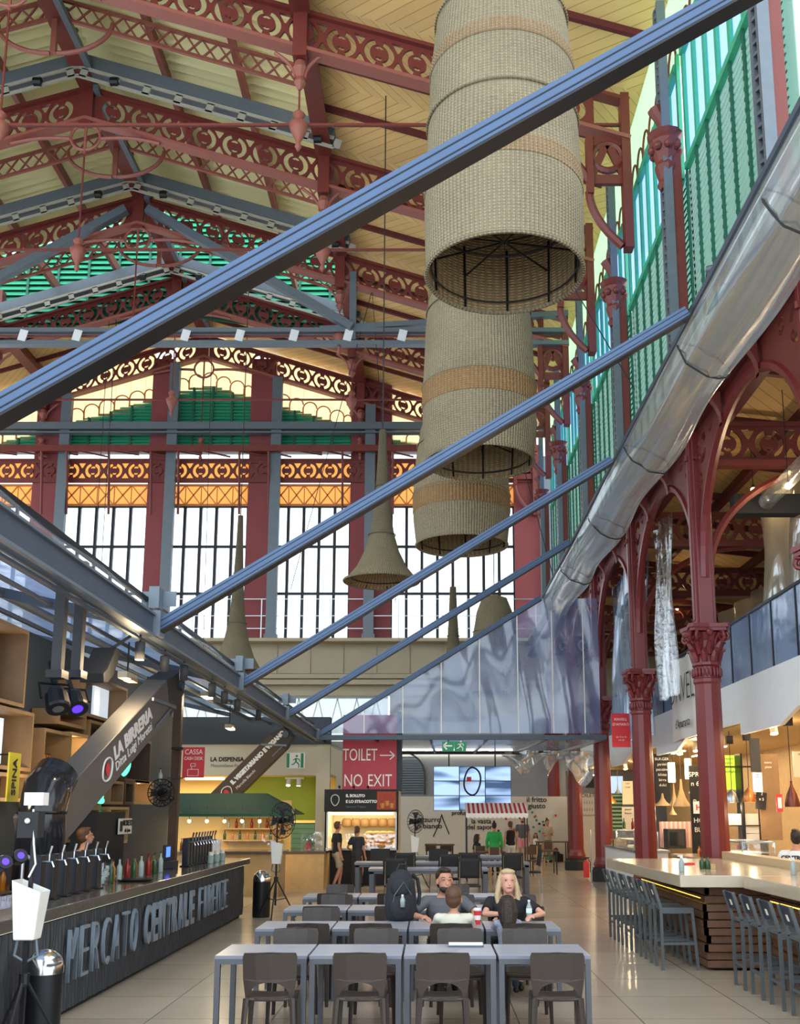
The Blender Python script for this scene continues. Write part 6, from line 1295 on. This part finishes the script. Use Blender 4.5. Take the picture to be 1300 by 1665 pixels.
# hanging bulbs over the gallery
for i, (px, py, X) in enumerate(((1224, 797, 6.9), (1281, 790, 6.6), (1083, 970, 7.4), (1100, 990, 9))):
    p = at(px, py, X=X); e = empty('gallery_bulb', p, 0, 'bare glowing bulb above the gallery, %s' % ['left of the upper pair', 'right of the upper pair', 'beside the second column', 'small one behind the plastic sheet'][i], 'light bulb'); MB().ball((0, 0, 0), .06, 8).build('glass_globe', 'bulb', e, smooth=True); b = MB(); b.lathe([(.025, .05), (.03, .12)], n=8); b.bar((0, 0, .1), (0, 0, 10.0-p.z-.15*(X-5.3)), .012); b.build('flex', 'black_rubber', e); point('bulb_glow', (p.x, p.y, p.z-.1), 20)
tag(MB().b2(6, 14.5, 19.3, 19.6, 7.8, 8.2).build('lamp_beam', 'black_matte'), 'dark beam across the aisle behind the upper bulbs', 'steel beam')
tag(MB().tube([(6.6, 10, 8.3), (6.6, 19.2, 8.0)], .16, 12).build('film_roll', 'film_clear', smooth=True), 'short roll of clear film strung under the aisle roof', 'plastic film')
# ================================================================== TABLES AND CHAIRS
def wood_fn(x, y, z, op, noise, comb):
    l = op('LESS_THAN', op('FRACT', op('MULTIPLY', y, 7.5)), .05); return op('MAXIMUM', op('MULTIPLY', noise(9, comb(op('MULTIPLY', x, .25), op('MULTIPLY', y, 3), z)), .8), l), op('SUBTRACT', 1, l)
expr_mat('table_wood', 'bcc0cc', '767b88', wood_fn, .28, bumps=.3, bdist=.003, spec=.6)
mat('table_metal', '55585e', .4, .2, .08); mat('stool_grey', '565d60', .45, .2); mat('resin_brown', '372e28', .42, 0, .08, 3)
def cafe_table(loc, label, group):
    e = empty('cafe_table', loc, 0, label, 'table', group); b = MB(); b.box((0, 0, .735), (.815, .8, .03)); b.build('tabletop', 'table_wood', e, bevel=.003)
    b = MB(); [b.box((0, s*.385, .70), (.80, .03, .045)) for s in (-1, 1)]; [b.box((s*.39, 0, .70), (.03, .78, .045)) for s in (-1, 1)]; b.build('apron', 'table_metal', e)
    for x in (-.38, .38):
        for y in (-.375, .375): MB().b2(x-.024, x+.024, y-.024, y+.024, 0, .72).build('leg', 'table_metal', e)
    return e
def chair(loc, label, group):
    """resin stacking chair, backrest on the -Y side, faces +Y"""
    e = empty('cafe_chair', loc, 0, label, 'chair', group)
    def bend(me):
        for v in me.vertices:
            x, y, z = v.co; v.co = (x, y-.20-.13*max(0, z-.45)+.045*(x/.23)**2, z)
    outer = [(-.205, .40), (-.20, .47), (-.222, .62), (-.228, .80), (-.215, .835), (0, .845), (.215, .835), (.228, .80), (.222, .62), (.20, .47), (.205, .40), (.16, .40), (.155, .455)]+[(-.155, .455), (-.16, .40)]
    hole = [(-.165, .485)]+[(.165*math.cos(t), .485+.115*math.sin(t)) for t in [math.pi-math.pi*k/12 for k in range(1, 12)]]+[(.165, .485)]
    n = []
    for i in range(len(outer)):                   # subdivide so the plate can bend
        a, b_ = outer[i], outer[(i+1) % len(outer)]; m_ = max(1, int(math.dist(a, b_)/.05)); n += [(a[0]+(b_[0]-a[0])*k/m_, a[1]+(b_[1]-a[1])*k/m_) for k in range(m_)]
    o = plate('backrest', n, [hole], .022, 'resin_brown', e, XZ); bm = bmesh.new(); bm.from_mesh(o.data); bmesh.ops.subdivide_edges(bm, edges=[ed for ed in bm.edges if ed.calc_length() > .07], cuts=3, use_grid_fill=True); bm.to_mesh(o.data); bm.free(); bend(o.data)
    b = MB(); b.grid(lambda u, v: ((u-.5)*.43*(1-.08*(1-v)), -.20+.42*v, .452-.022*math.sin(math.pi*u)*(.4+.6*math.sin(math.pi*v))-(.02 if v > .95 else 0)), 12, 12); b.build('seat', 'resin_brown', e, smooth=True, solid=-.022)
    for sx in (-1, 1):
        l = MB(); l.tube([(sx*.19, -.2, .47), (sx*.205, -.22, .25), (sx*.215, -.26, 0)], [.028, .024, .019], 6); l.build('leg', 'resin_brown', e)
        l = MB(); l.tube([(sx*.195, .19, .445), (sx*.205, .2, .25), (sx*.21, .225, 0)], [.028, .024, .019], 6); l.build('leg', 'resin_brown', e)
    b = MB(); [b.bar((s*.19, -.19, .43), (s*.19, .19, .43), .03, .04) for s in (-1, 1)]; b.bar((-.19, .19, .425), (.19, .19, .425), .03, .05); b.build('seat_frame', 'resin_brown', e); return e
TX = [-1.5, -.665, .17, 1.005]; RO = ['front row', 'second row', 'third row', 'fourth row']; RYT = [(9.33, 10.13), (11.42, 12.22), (13.54, 14.34), (15.56, 16.36)]
PO = ['far left', 'left of centre', 'right of centre', 'far right']; t0 = None
for r, (ya, yb) in enumerate(RYT):
    for c, x in enumerate(TX):
        lb = 'grey square cafe table, %s table of the %s' % (PO[c], RO[r]); yy = (ya+yb)/2
        if t0 is None: t0 = cafe_table((x, yy, 0), lb, 'grey tables of the %s' % RO[r])
        else: dup(t0, (x, yy, 0), None, lb, 'grey tables of the %s' % RO[r])
c0 = None
def put_chair(px, y, rz, label, group, X=None):
    global c0
    x = X if X is not None else (px-700)*y*.984/1650
    if c0 is None: c0 = chair((x, y, 0), label, group); c0.rotation_euler.z = rz; return
    dup(c0, (x, y, 0), rz, label, group)
for k, px in enumerate((450, 591, 718, 897)): put_chair(px, 9.08, (.03, -.02, .02, -.03)[k], 'brown resin chair seen from behind at the front row, %s' % PO[k], 'near side chairs of the front row')
for k, px in enumerate((482, 611, 748, 852)): put_chair(px, 10.45, math.pi+(.02, -.03, .04, 0)[k], 'brown resin chair facing the camera across the front row, %s' % PO[k], 'far side chairs of the front row')
for k, px in enumerate((508, 606, 732, 847)): put_chair(px, 11.38-.03, 0, 'brown resin chair at the near side of the second row, %s' % ['far left', 'left of centre, empty', 'with the boy in white', 'with the long haired girl'][k], 'near side chairs of the second row')
for k, px in enumerate((523, 640, 722, 822)): put_chair(px, 12.72, math.pi, 'brown resin chair at the far side of the second row, %s' % ['far left', 'beside the backpack', 'under the man in grey', 'under the blonde woman'][k], 'far side chairs of the second row')
for k, px in enumerate((527, 640, 745, 850)): put_chair(px, 13.35, 0, 'brown resin chair at the near side of the third row, %s' % PO[k], 'near side chairs of the third row')
for k, px in enumerate((548, 650, 745, 845)): put_chair(px, 14.75, math.pi, 'brown resin chair at the far side of the third row, %s' % PO[k], 'far side chairs of the third row')
for k, px in enumerate((545, 640, 735, 825)): put_chair(px, 15.4, 0, 'brown resin chair at the near side of the fourth row, %s' % PO[k], 'near side chairs of the fourth row')
for k, px in enumerate((553, 650, 740)): put_chair(px, 16.75, math.pi, 'brown resin chair at the far side of the fourth row, %s' % PO[k], 'far side chairs of the fourth row')
def long_table(x0, x1, y, label):
    w = (x1-x0)/2; e = empty('long_table', ((x0+x1)/2, y, 0), 0, label, 'table'); MB().b2(-w, w, -.4, .4, .74, .79).build('tabletop', 'table_wood', e, bevel=.004); MB().b2(-w+.02, w-.02, -.38, .38, .68, .74).build('apron', 'table_metal', e)
    for x in (-w+.07, w-.07):
        for yy in (-.34, .34): MB().b2(x-.05, x+.05, yy-.04, yy+.04, 0, .72).build('leg', 'table_metal', e)
long_table(-1.35, 1.25, 22.9, 'grey long table behind the family, nearest of the far three'); long_table(-1.85, 2.4, 25.6, 'widest grey long table, middle of the far three'); long_table(-1.0, 2.5, 29.2, 'pale long table farthest back with a white paper on it')
def black_chair(loc, rz, label):
    e = empty('black_chair', loc, rz, label, 'chair', 'black chairs at the long tables'); b = MB(); b.grid(lambda u, v: ((u-.5)*.5, -.22-.06*v+.05*(2*u-1)**2, .66+.4*v), 10, 6); b.build('backrest', 'black_matte', e, smooth=True, solid=.02)
    b = MB(); b.box((0, 0, .5), (.46, .44, .04)); b.build('seat', 'black_matte', e, bevel=.015)
    for x in (-.21, .21):
        for y in (-.2, .2): MB().tube([(x, y, .5), (x*1.1, y*1.15, 0)], .014, 6).build('leg', 'chrome', e)
        MB().tube([(x, -.2, .5), (x, -.22, .66), (x, -.26, 1.0)], .013, 6).build('back_post', 'chrome', e)
    return e
bcx = black_chair((-.73, 21.6, 0), 0, 'black high backed chair left of the man at the nearest long table')
for (x, y, rz, lb) in ((.8, 21.6, 0, 'black high backed chair between the man and the blonde woman'), (.4, 23.7, .1, 'black chair behind the nearest long table'), (-.6, 24.4, 0, 'black chair at the widest long table, left'), (.9, 24.5, 0, 'black chair at the widest long table, middle'), (1.9, 24.4, 0, 'black chair at the widest long table, right'), (-1.3, 26.6, 3.14, 'black chair beyond the widest long table, left'), (.2, 26.6, 3.14, 'black chair beyond the widest long table, middle'), (2.55, 26.4, 1.6, 'black chair at the right end of the widest long table')):
    dup(bcx, (x, y, 0), rz, lb)
# things on the tables
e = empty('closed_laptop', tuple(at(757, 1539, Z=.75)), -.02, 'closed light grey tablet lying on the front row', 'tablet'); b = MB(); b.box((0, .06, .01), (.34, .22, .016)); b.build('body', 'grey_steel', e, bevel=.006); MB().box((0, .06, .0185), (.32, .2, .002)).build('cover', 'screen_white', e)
p = at(776, 1503, Z=.75); e = empty('paper_cup', tuple(p), 0, 'red paper cup with white lid between the boy and the girl', 'cup'); b = MB(); b.lathe([(.03, 0), (.042, .15)], n=20); b.build('cup', 'red_sign', e, smooth='auto'); b = MB(); b.lathe([(.045, .15), (.045, .165), (.035, .18)], n=20); b.build('lid', 'white_plastic', e); b = MB(); b.lathe([(.036, .05), (.039, .1)], n=16, cap=False, sx=1.03, sy=1.03); b.build('printed_band', 'ink_white', e)
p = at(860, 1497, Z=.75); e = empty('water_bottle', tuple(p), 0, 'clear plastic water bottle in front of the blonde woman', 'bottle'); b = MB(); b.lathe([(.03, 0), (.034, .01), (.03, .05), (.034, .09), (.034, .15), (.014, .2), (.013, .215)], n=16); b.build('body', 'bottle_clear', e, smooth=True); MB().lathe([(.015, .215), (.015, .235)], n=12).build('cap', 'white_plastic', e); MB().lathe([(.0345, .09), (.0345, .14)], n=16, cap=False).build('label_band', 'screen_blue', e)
# backpack on the table
mat('backpack_fabric', '23262c', .8, 0, .25, 12, .4, 60)
p = at(651, 1497, Z=.75); e = empty('backpack', tuple(p), .25, 'bulky black backpack standing on the second row beside the man', 'backpack')
b = MB(); b.lathe([(.12, .0), (.175, .03), (.19, .12), (.185, .28), (.165, .42), (.12, .53), (.05, .58), (.01, .585)], n=24, sx=1.0, sy=.62); b.build('main_bag', 'backpack_fabric', e, smooth=True)
b = MB(); b.ball((-.03, -.1, .16), .13, 10, (1, .5, 1.1)); b.build('front_pocket', 'backpack_fabric', e, smooth=True); b = MB(); b.ball((-.02, -.09, .38), .12, 10, (1, .45, .9)); b.build('top_pocket', 'backpack_fabric', e, smooth=True)
b = MB(); b.tube([(.15, .05, .52), (.22, .08, .46), (.25, .09, .3), (.23, .08, .15), (.17, .05, .06)], .022, 6); b.build('shoulder_strap', 'black_matte', e); b = MB(); b.tube([(-.05, 0, .57), (-.02, 0, .64), (.05, 0, .64), (.07, 0, .57)], .012, 6); b.build('carry_handle', 'black_matte', e); b = MB(); b.tube([(-.13, -.1, .1), (-.11, -.155, .3), (0, -.155, .45), (.1, -.13, .3)], .005, 4); b.build('zip', 'grey_steel', e)
pb = e.matrix_basis @ Vector((-.02, -.185, .17)); e = empty('water_bottle', tuple(pb), 0, 'small clear bottle tucked in the backpack front pocket', 'bottle'); b = MB(); b.lathe([(.028, 0), (.03, .08), (.012, .12)], n=14); b.build('body', 'bottle_clear', e, smooth=True); MB().lathe([(.014, .12), (.014, .14)], n=10).build('cap', 'white_plastic', e)
# ================================================================== PEOPLE
def sweep(mb, pts, rad, n=12, capA=True, capB=True):
    """tapered limb through joints with rounded ends"""
    P = [Vector(p) for p in pts]; R = list(rad); out, rr = [], []
    def add(p, r): out.append(p); rr.append(max(r, .001))
    d = (P[1]-P[0]).normalized()
    if capA: 
        for t in (0, .3, .65): add(P[0]-d*R[0]*(1-t)*.98, R[0]*math.sqrt(max(0, 1-(1-t)**2)))
    for i in range(len(P)-1):
        for q in range(4): add(P[i].lerp(P[i+1], q/4), R[i]*(1-q/4)+R[i+1]*q/4)
    add(P[-1], R[-1]); d = (P[-1]-P[-2]).normalized()
    if capB:
        for t in (.65, .3, 0): add(P[-1]+d*R[-1]*(1-t)*.98, R[-1]*math.sqrt(max(0, 1-(1-t)**2)))
    mb.tube(out, rr, n)
def rings(mb, rs, mtx=None, n=20):
    """closed body from ellipse rings (z, rx, ry, yoff)"""
    vs, fs = [], []
    for (z, rx, ry, yo) in rs:
        for j in range(n):
            a = 2*math.pi*j/n; vs.append((rx*math.cos(a), ry*math.sin(a)+yo, z))
    for i in range(len(rs)-1):
        for j in range(n): fs.append((i*n+j, i*n+(j+1) % n, (i+1)*n+(j+1) % n, (i+1)*n+j))
    fs.append(tuple(range(n))[::-1]); fs.append(tuple((len(rs)-1)*n+j for j in range(n))); mb.add(vs, fs, mtx)
def fuse(mb, name, m, parent, vox):
    """melt overlapping closed shapes into one continuous skin"""
    o = mb.build(name, m, None); md = o.modifiers.new('r', 'REMESH'); md.mode = 'VOXEL'; md.voxel_size = vox; sm = o.modifiers.new('s', 'SMOOTH'); sm.factor = .5; sm.iterations = 3
    dg = bpy.context.evaluated_depsgraph_get(); me = bpy.data.meshes.new_from_object(o.evaluated_get(dg)); old = o.data; o.modifiers.clear(); o.data = me; bpy.data.meshes.remove(old)
    for p in me.polygons: p.use_smooth = True
    me.materials.clear(); me.materials.append(MATS[m]); o.parent = parent; return o
def ik(a, t, l1, l2, pole):
    a, t = Vector(a), Vector(t); d = t-a; L = min(d.length, (l1+l2)*.999); d.normalize(); t = a+d*L
    x = (l1*l1-l2*l2+L*L)/(2*L); h = math.sqrt(max(0, l1*l1-x*x)); p = Vector(pole); p = (p-d*p.dot(d)); 
    p.normalize(); return a+d*x+p*h, t
mat('hair_dark', '2a1e18', .5, 0, .3, 40, .5, 80); mat('hair_brown', '5a3e28', .5, 0, .3, 40, .5, 80); mat('hair_blond', 'c4ae88', .5, 0, .25, 40, .5, 80); mat('eye_white', 'b8aaa2', .4); mat('lip', 'a85a50', .5); mat('denim', '3a4658', .8); mat('khaki', 'b0a48c', .8); mat('grey_tee', '5c5e62', .85, 0, .08); mat('white_tee', 'cfccba', .85, 0, .05); mat('black_cloth', '1c1d22', .85); mat('green_cloth', '2fb05a', .8, 0, .1); mat('pink_cloth', 'd8939a', .8); mat('pattern_cloth', '8c90a0', .8, 0, .6, 60); mat('dotted_cloth', '30303a', .8, 0, .5, 30); mat('skirt_green', '4c7a66', .8, 0, .3, 10); mat('shoe_white', 'd8d8d4', .6); mat('shoe_dark', '2a2624', .6)
def person(label, loc, rz=0, H=1.75, female=False, sit=False, lean=.0, hands=None, top='grey_tee', sleeve='short', bottom='denim', legs='long', shoes='shoe_dark', hair='short', hairc='hair_dark', skin='skin', head_yaw=0, head_pitch=0, vox=.012, child=False, feet=None, beard=False, girth=1.0, poles=None, hsc=None):
    """faces -Y when rz = 0; hands/feet are targets in the person's own space (left, right), x to the person's left is +X"""
    s = H/1.75; e = empty('person', loc, rz, label, 'person'); hs = hsc or (1.18 if child else 1.0)
    hip = Vector((0, 0, (.50 if sit else .93*s))); Mx = T(*hip) @ Matrix.Rotation(lean, 4, 'X')        # torso frame
    sw = (.165 if female else .19)*s*girth; g = girth
    body = MB(); W = lambda p: tuple(Mx @ (Vector(p)*s))
    tors = [(-.10, .10*g, .08*g, .0), (-.04, .155*g, .115*g, .005), (.04, .16*g, .115*g, .0), (.14, .138*g, .10*g, -.005), (.24, .145*g, .105*g, -.008), (.36, .168*g, .115*g, -.008), (.44, .165*g, .10*g, .0), (.49, .13*g, .075*g, .008), (.53, .07, .06, .012)]
    sc = Matrix.Diagonal((s, s, s, 1)); rings(body, tors, Mx @ sc)
    neck0, neck1 = W((0, .01, .50)), W((0, -.015, .62)); sweep(body, [neck0, neck1], [.056*s, .053*s])
    hm = Mx @ T(0, -.02*s, .70*s) @ Matrix.Rotation(-lean, 4, 'X') @ Matrix.Rotation(head_yaw, 4, 'Z') @ Matrix.Rotation(head_pitch, 4, 'X') @ Matrix.Diagonal((s*hs, s*hs, s*hs, 1))
    body.ball((0, .015, .025), .095, 14, (.80, 1.0, 1.0), hm); body.ball((0, -.02, -.04), .072, 12, (.82, .92, 1.05), hm); body.ball((0, -.045, -.085), .036, 10, (1, 1, .8), hm)
    body.ball((0, -.098, -.018), .014, 8, (.8, 1.0, 1.6), hm); body.ball((0, -.106, -.033), .014, 8, (1.1, .9, .8), hm); body.ball((0, -.086, -.058), .02, 8, (1.3, .5, .5), hm)
    for sx in (-1, 1): body.ball((sx*.078, .01, -.01), .026, 8, (.4, .7, 1.2), hm); body.ball((sx*.036, -.08, .022), .02, 6, (1.3, .5, .5), hm)
    a1, a2 = .29*s, .25*s; arms = []
    for i, sx in enumerate((1, -1)):
        sh = Vector(W((sx*sw/s, 0, .455))); tgt = Vector(hands[i]) if hands else sh+Vector((sx*.07*s, -.03, -.52*s))
        pole = (poles[i] if poles else (sx*.4, .6, -.6)); el, wr = ik(sh, tgt, a1, a2, pole); arms.append((sh, el, wr)); k = (.85 if female or child else 1)*s
        sweep(body, [sh, sh.lerp(el, .5), el], [.052*k, .047*k, .038*k]); sweep(body, [el, el.lerp(wr, .35), wr], [.038*k, .040*k, .026*k])
        d = (wr-el).normalized(); side = d.cross(Vector((0, 0, 1))); side = side.normalized() if side.length > .1 else Vector((0, 1, 0)); up = side.cross(d).normalized()
        if hands is None: side, up = Vector((0, 1, 0)), Vector((-sx, 0, 0))
        pc = wr+d*.05*s; sweep(body, [wr+side*.012*s, pc+side*.018*s], [.022*k, .02*k]); sweep(body, [wr-side*.012*s, pc-side*.018*s], [.022*k, .02*k]); body.ball(tuple(pc), .03*k, 8)
        for f, (o_, L) in enumerate(((-.027, .065), (-.009, .078), (.009, .072), (.026, .056))):
            b0 = wr+d*.085*s+side*o_*s; b1 = b0+(d*.8-up*.35)*L*.55*s; b2_ = b1+(d*.55-up*.75)*L*.5*s; sweep(body, [pc+side*o_*.8*s, b0, b1, b2_], [.0105*k, .0105*k, .0095*k, .0085*k], 8)
        th = wr+d*.03*s-side*.03*s*sx; sweep(body, [wr+d*.02*s-side*.015*s*sx, th, th+(d*.7-side*.5*sx-up*.3)*.05*s], [.013*k, .013*k, .010*k], 8)
    l1, l2 = .44*s, .42*s; lg = []
    for i, sx in enumerate((1, -1)):
        hp = Vector((sx*.088*s*g, 0, hip.z-.02)); 
        ft = Vector(feet[i]) if feet else (Vector((sx*.11, -.42, .09)) if sit else Vector((sx*.10*s, .0, .085*s)))
        kn, an = ik(hp, ft, l1, l2, (sx*.05, -1, .3 if sit else 0)); lg.append((hp, kn, an))
        sweep(body, [hp, hp.lerp(kn, .5), kn], [.082*s*g, .070*s, .052*s]); sweep(body, [kn, kn.lerp(an, .35), an], [.05*s, .052*s, .033*s])
        sweep(body, [an+Vector((0, .03, -.045))*s, an+Vector((0, -.13, -.055))*s], [.034*s, .028*s])
    fuse(body, 'body', skin, e, vox)
    # clothes: looser shells that end at their hems
    t = MB(); infl = .014
    tr = [(z, rx+infl, ry+infl, yo) for z, rx, ry, yo in tors[1:8]]+[(.515, .085, .068, .01)]; rings(t, tr, Mx @ sc)
    for sh, el, wr in arms:
        if sleeve == 'short': sweep(t, [sh, sh.lerp(el, .68)], [.068*s, .062*s], 12, True, False)
        elif sleeve == 'long': sweep(t, [sh, el, el.lerp(wr, .9)], [.066*s, .052*s, .038*s], 12, True, False)
    if sleeve == 'short' or sleeve == 'long': sweep(t, [arms[0][0], arms[1][0]], [.064*s, .064*s])
    fuse(t, 'shirt', top, e, vox)
    b = MB(); rings(b, [(z, rx+.012, ry+.012, yo) for z, rx, ry, yo in ((-.12, .12*g, .10*g, 0), (-.04, .158*g, .118*g, .005), (.03, .158*g, .114*g, 0), (.07, .148*g, .108*g, 0))], (T(*hip) @ Matrix.Rotation(lean*.5, 4, 'X')) @ sc)
    for hp, kn, an in lg:
        if legs == 'long': sweep(b, [hp, kn, kn.lerp(an, .93)], [.098*s*g, .070*s, .056*s], 12, True, False)
        elif legs == 'short': sweep(b, [hp, hp.lerp(kn, .85)], [.10*s*g, .088*s], 12, True, False)
    if legs == 'skirt': rings(b, [(-.82, .19, .16, 0), (-.5, .17, .15, 0), (-.1, .165, .13, 0), (0, .15, .11, 0)], T(*hip) @ sc)
    if legs == 'dress': rings(b, [(-.42, .2, .17, 0), (-.1, .16, .13, 0), (.1, .14, .105, 0)], T(*hip) @ sc)
    fuse(b, 'trousers' if legs == 'long' else 'shorts' if legs == 'short' else 'skirt', bottom, e, vox)
    for hp, kn, an in lg:
        f = MB(); sweep(f, [an+Vector((0, .035, -.042))*s, an+Vector((0, -.06, -.045))*s, an+Vector((0, -.145, -.055))*s], [.043*s, .042*s, .034*s]); o = f.build('shoe', shoes, e, smooth=True)
        for v in o.data.vertices: v.co.z = max(v.co.z, .004)
    # face
    for sx in (-1, 1):
        m_ = MB(); m_.ball((sx*.034, -.0865, .012), .009, 8, (1.3, .5, .6), hm); ey = m_.build('eye', 'eye_white', e, smooth=True); m_ = MB(); m_.ball((sx*.034, -.0895, .012), .0066, 6, (1, .5, .9), hm); m_.build('iris', 'ink_black', ey)
        m_ = MB(); m_.tube([tuple(hm @ Vector((sx*.02, -.094, .033))), tuple(hm @ Vector((sx*.038, -.092, .037))), tuple(hm @ Vector((sx*.055, -.082, .031)))], .0042*s, 5); m_.build('eyebrow', hairc, e)
    m_ = MB(); m_.tube([tuple(hm @ Vector((x, -.099+.25*abs(x), -.060))) for x in (-.024, -.01, 0, .01, .024)], [.003*s, .006*s, .0055*s, .006*s, .003*s], 6); m_.build('mouth', 'lip', e)
    h = MB()
    def cap(dz=0): h.ball((0, .032, .045+dz), .098, 14, (.87, .98, .92), hm); h.ball((0, .045, .0), .088, 12, (.92, .85, 1.0), hm)
    if hair != 'bald': cap()
    if hair == 'short': h.ball((0, -.035, .10), .05, 8, (1.2, 1, .5), hm)
    if hair in ('long', 'braid', 'bun', 'wavy'): h.ball((0, -.03, .095), .055, 8, (1.35, 1, .55), hm)
    P_ = lambda x, y, z: tuple(hm @ Vector((x, y, z)))
    if hair == 'long' or hair == 'wavy':
        for k in range(9):
            a = math.pi*(k/8)*1.15-.23; x, y = .085*math.cos(a), .03+.075*math.sin(a); L = .22 if hair == 'long' else .26; w_ = .012 if hair == 'long' else .03
            sweep(h, [P_(x*.8, y, .05), P_(x*1.1, y+.01, -.05), P_(x*1.2+w_*math.sin(k*2), y*1.0+.02, -.14), P_(x*1.15+w_*math.cos(k), y*.9+.02, -L)], [.03*s, .034*s, .032*s, .014*s])
    if hair == 'braid':
        for k in range(9):
            a = math.pi*(k/8); x, y = .082*math.cos(a), .035+.078*math.sin(a); sweep(h, [P_(x*.7, y, .06), P_(x*1.02, y+.015, -.04), P_(x*.85, y+.03, -.13), P_(x*.5, y+.04, -.24)], [.034*s, .036*s, .03*s, .018*s])
        for k in range(7): h.ball((.02*math.sin(k*3.1), .115, -.03-.035*k), .025, 6, (1, .8, 1), hm)
    if hair == 'bun': h.ball((0, .05, .15), .042, 8, (1, 1, 1), hm)
    if hair == 'pony': 
        sweep(h, [P_(0, .11, .03), P_(0, .15, -.04), P_(0, .14, -.16)], [.03*s, .03*s, .012*s])
    if hair != 'bald': fuse(h, 'hair', hairc, e, max(.008, vox*.7))
    if beard:
        b = MB(); b.ball((0, -.038, -.078), .054, 10, (1.12, .98, .8), hm); b.build('beard', hairc, e, smooth=True)
    return e
# family at the second row (tabletop .75)
SX = lambda px, y: (px-700)*y*.984/1650
x = SX(722, 12.62); person('man with dark hair and beard in a grey T-shirt seated behind the table', (x, 12.62, 0), 0, 1.78, sit=True, lean=.22, hands=((.22, -.46, .80), (-.26, -.46, .80)), poles=((1, .2, -.3), (-1, .2, -.3)), top='grey_tee', hair='short', hairc='hair_dark', beard=True, head_yaw=.25, head_pitch=-.05, vox=.008, girth=1.12, hsc=1.18)
x = SX(822, 12.62); person('blonde long haired woman in a black top leaning on the table', (x, 12.62, 0), 0, 1.74, True, True, lean=.2, hands=((.26, -.46, .81), (-.10, -.50, .84)), poles=((1, .2, -.3), (-1, .2, -.3)), top='black_cloth', hair='wavy', hairc='hair_blond', skin='skin_pale', head_yaw=.1, head_pitch=-.12, vox=.008, girth=1.25, hsc=1.2)
x = SX(737, 11.35); person('boy with short brown hair in a white T-shirt seen from behind', (x, 11.35, 0), math.pi, 1.42, sit=True, lean=.08, hands=((.14, -.40, .80), (-.14, -.40, .80)), poles=((.5, .3, -.8), (-.5, .3, -.8)), top='white_tee', hair='short', hairc='hair_brown', vox=.008, child=True, head_yaw=-.15, bottom='denim', girth=1.08, hsc=1.34)
x = SX(823, 11.35); person('girl with long dark plaited hair in a patterned top seen from behind', (x, 11.35, 0), math.pi, 1.2, True, True, lean=.06, hands=((.12, -.32, .80), (-.12, -.32, .80)), poles=((.4, .3, -1), (-.4, .3, -1)), top='pattern_cloth', hair='braid', hairc='hair_dark', vox=.008, child=True, hsc=1.5)
# standing people
person('man in a black T-shirt and beige shorts standing at the boiled meat stall', (-2.52, 27.9, 0), 2.0, 1.74, top='black_cloth', bottom='khaki', legs='short', shoes='shoe_white', hair='short', hairc='hair_brown', head_yaw=.4, head_pitch=-.1, feet=((.13, -.12, .085), (-.1, .12, .085)))
person('woman in a long dark dotted dress waiting at the stall hatch', (-2.0, 28.2, 0), 2.7, 1.62, True, top='dotted_cloth', bottom='dotted_cloth', legs='skirt', hair='pony', hairc='hair_brown', hands=((.24, -.14, .95), (-.2, -.1, .8)))
person('woman with a dark bun in a bright green top seen from behind', (2.05, 33.4, 0), math.pi-.2, 1.66, True, top='green_cloth', sleeve='long', bottom='black_cloth', hair='bun', girth=1.15)
person('woman in a black sleeveless top and white trousers turned away', (2.72, 35.4, 0), math.pi+.3, 1.68, True, top='black_cloth', sleeve='none', bottom='white_plastic', hair='pony', hairc='hair_brown')
person('bearded man in a grey T-shirt and pink shorts by the back wall', (3.68, 41.6, 0), 0, 1.82, top='grey_tee', bottom='pink_cloth', legs='short', hairc='hair_dark', beard=True)
person('small child in a white dress by the back wall', (4.2, 41.5, 0), 0, 1.15, True, top='white_plastic', sleeve='none', bottom='white_plastic', legs='dress', hair='long', hairc='hair_brown', child=True)
person('woman in a beige top and long green skirt by the back wall', (4.68, 41.6, 0), .2, 1.7, True, top='khaki', sleeve='short', bottom='skirt_green', legs='skirt', hair='bun', hands=((.08, -.25, 1.15), (-.1, -.22, 1.1)))
person('dark haired woman seated beyond the striped awning post', (1.55, 34.8, 0), math.pi/2+.4, 1.62, True, True, top='black_cloth', hair='long', hairc='hair_dark')
person('barman with short hair working behind the beer taps', (-4.88, 14.6, 0), 2.2, 1.78, top='white_tee', hair='short', hairc='hair_brown', hands=((.3, -.35, 1.15), (-.2, -.4, 1.1)), head_pitch=-.15, vox=.01, bottom='black_cloth')
p = at(1290, 1392, X=5.85); e = person('stall worker in a white printed T-shirt behind the near marble wing', (5.42, 15.4, 0), math.pi-.45, 1.74, top='white_plastic', hair='short', hairc='hair_dark', hands=((.25, -.3, 1.15), (-.25, -.3, 1.15)), head_yaw=.3, head_pitch=-.3, vox=.01, bottom='denim')
o = text('shirt_lettering', 'CENTRALE', .085, 'ink_black', e, T(0, .142, 1.33) @ Matrix.Rotation(math.pi, 4, 'Z') @ XZ, .003, .004)
person('helper in a red and orange top bending behind the first column', (6.75, 22.9, 0), math.pi/2, 1.6, True, top='red_sign', hair='short', hairc='hair_brown', bottom='black_cloth', lean=.3)
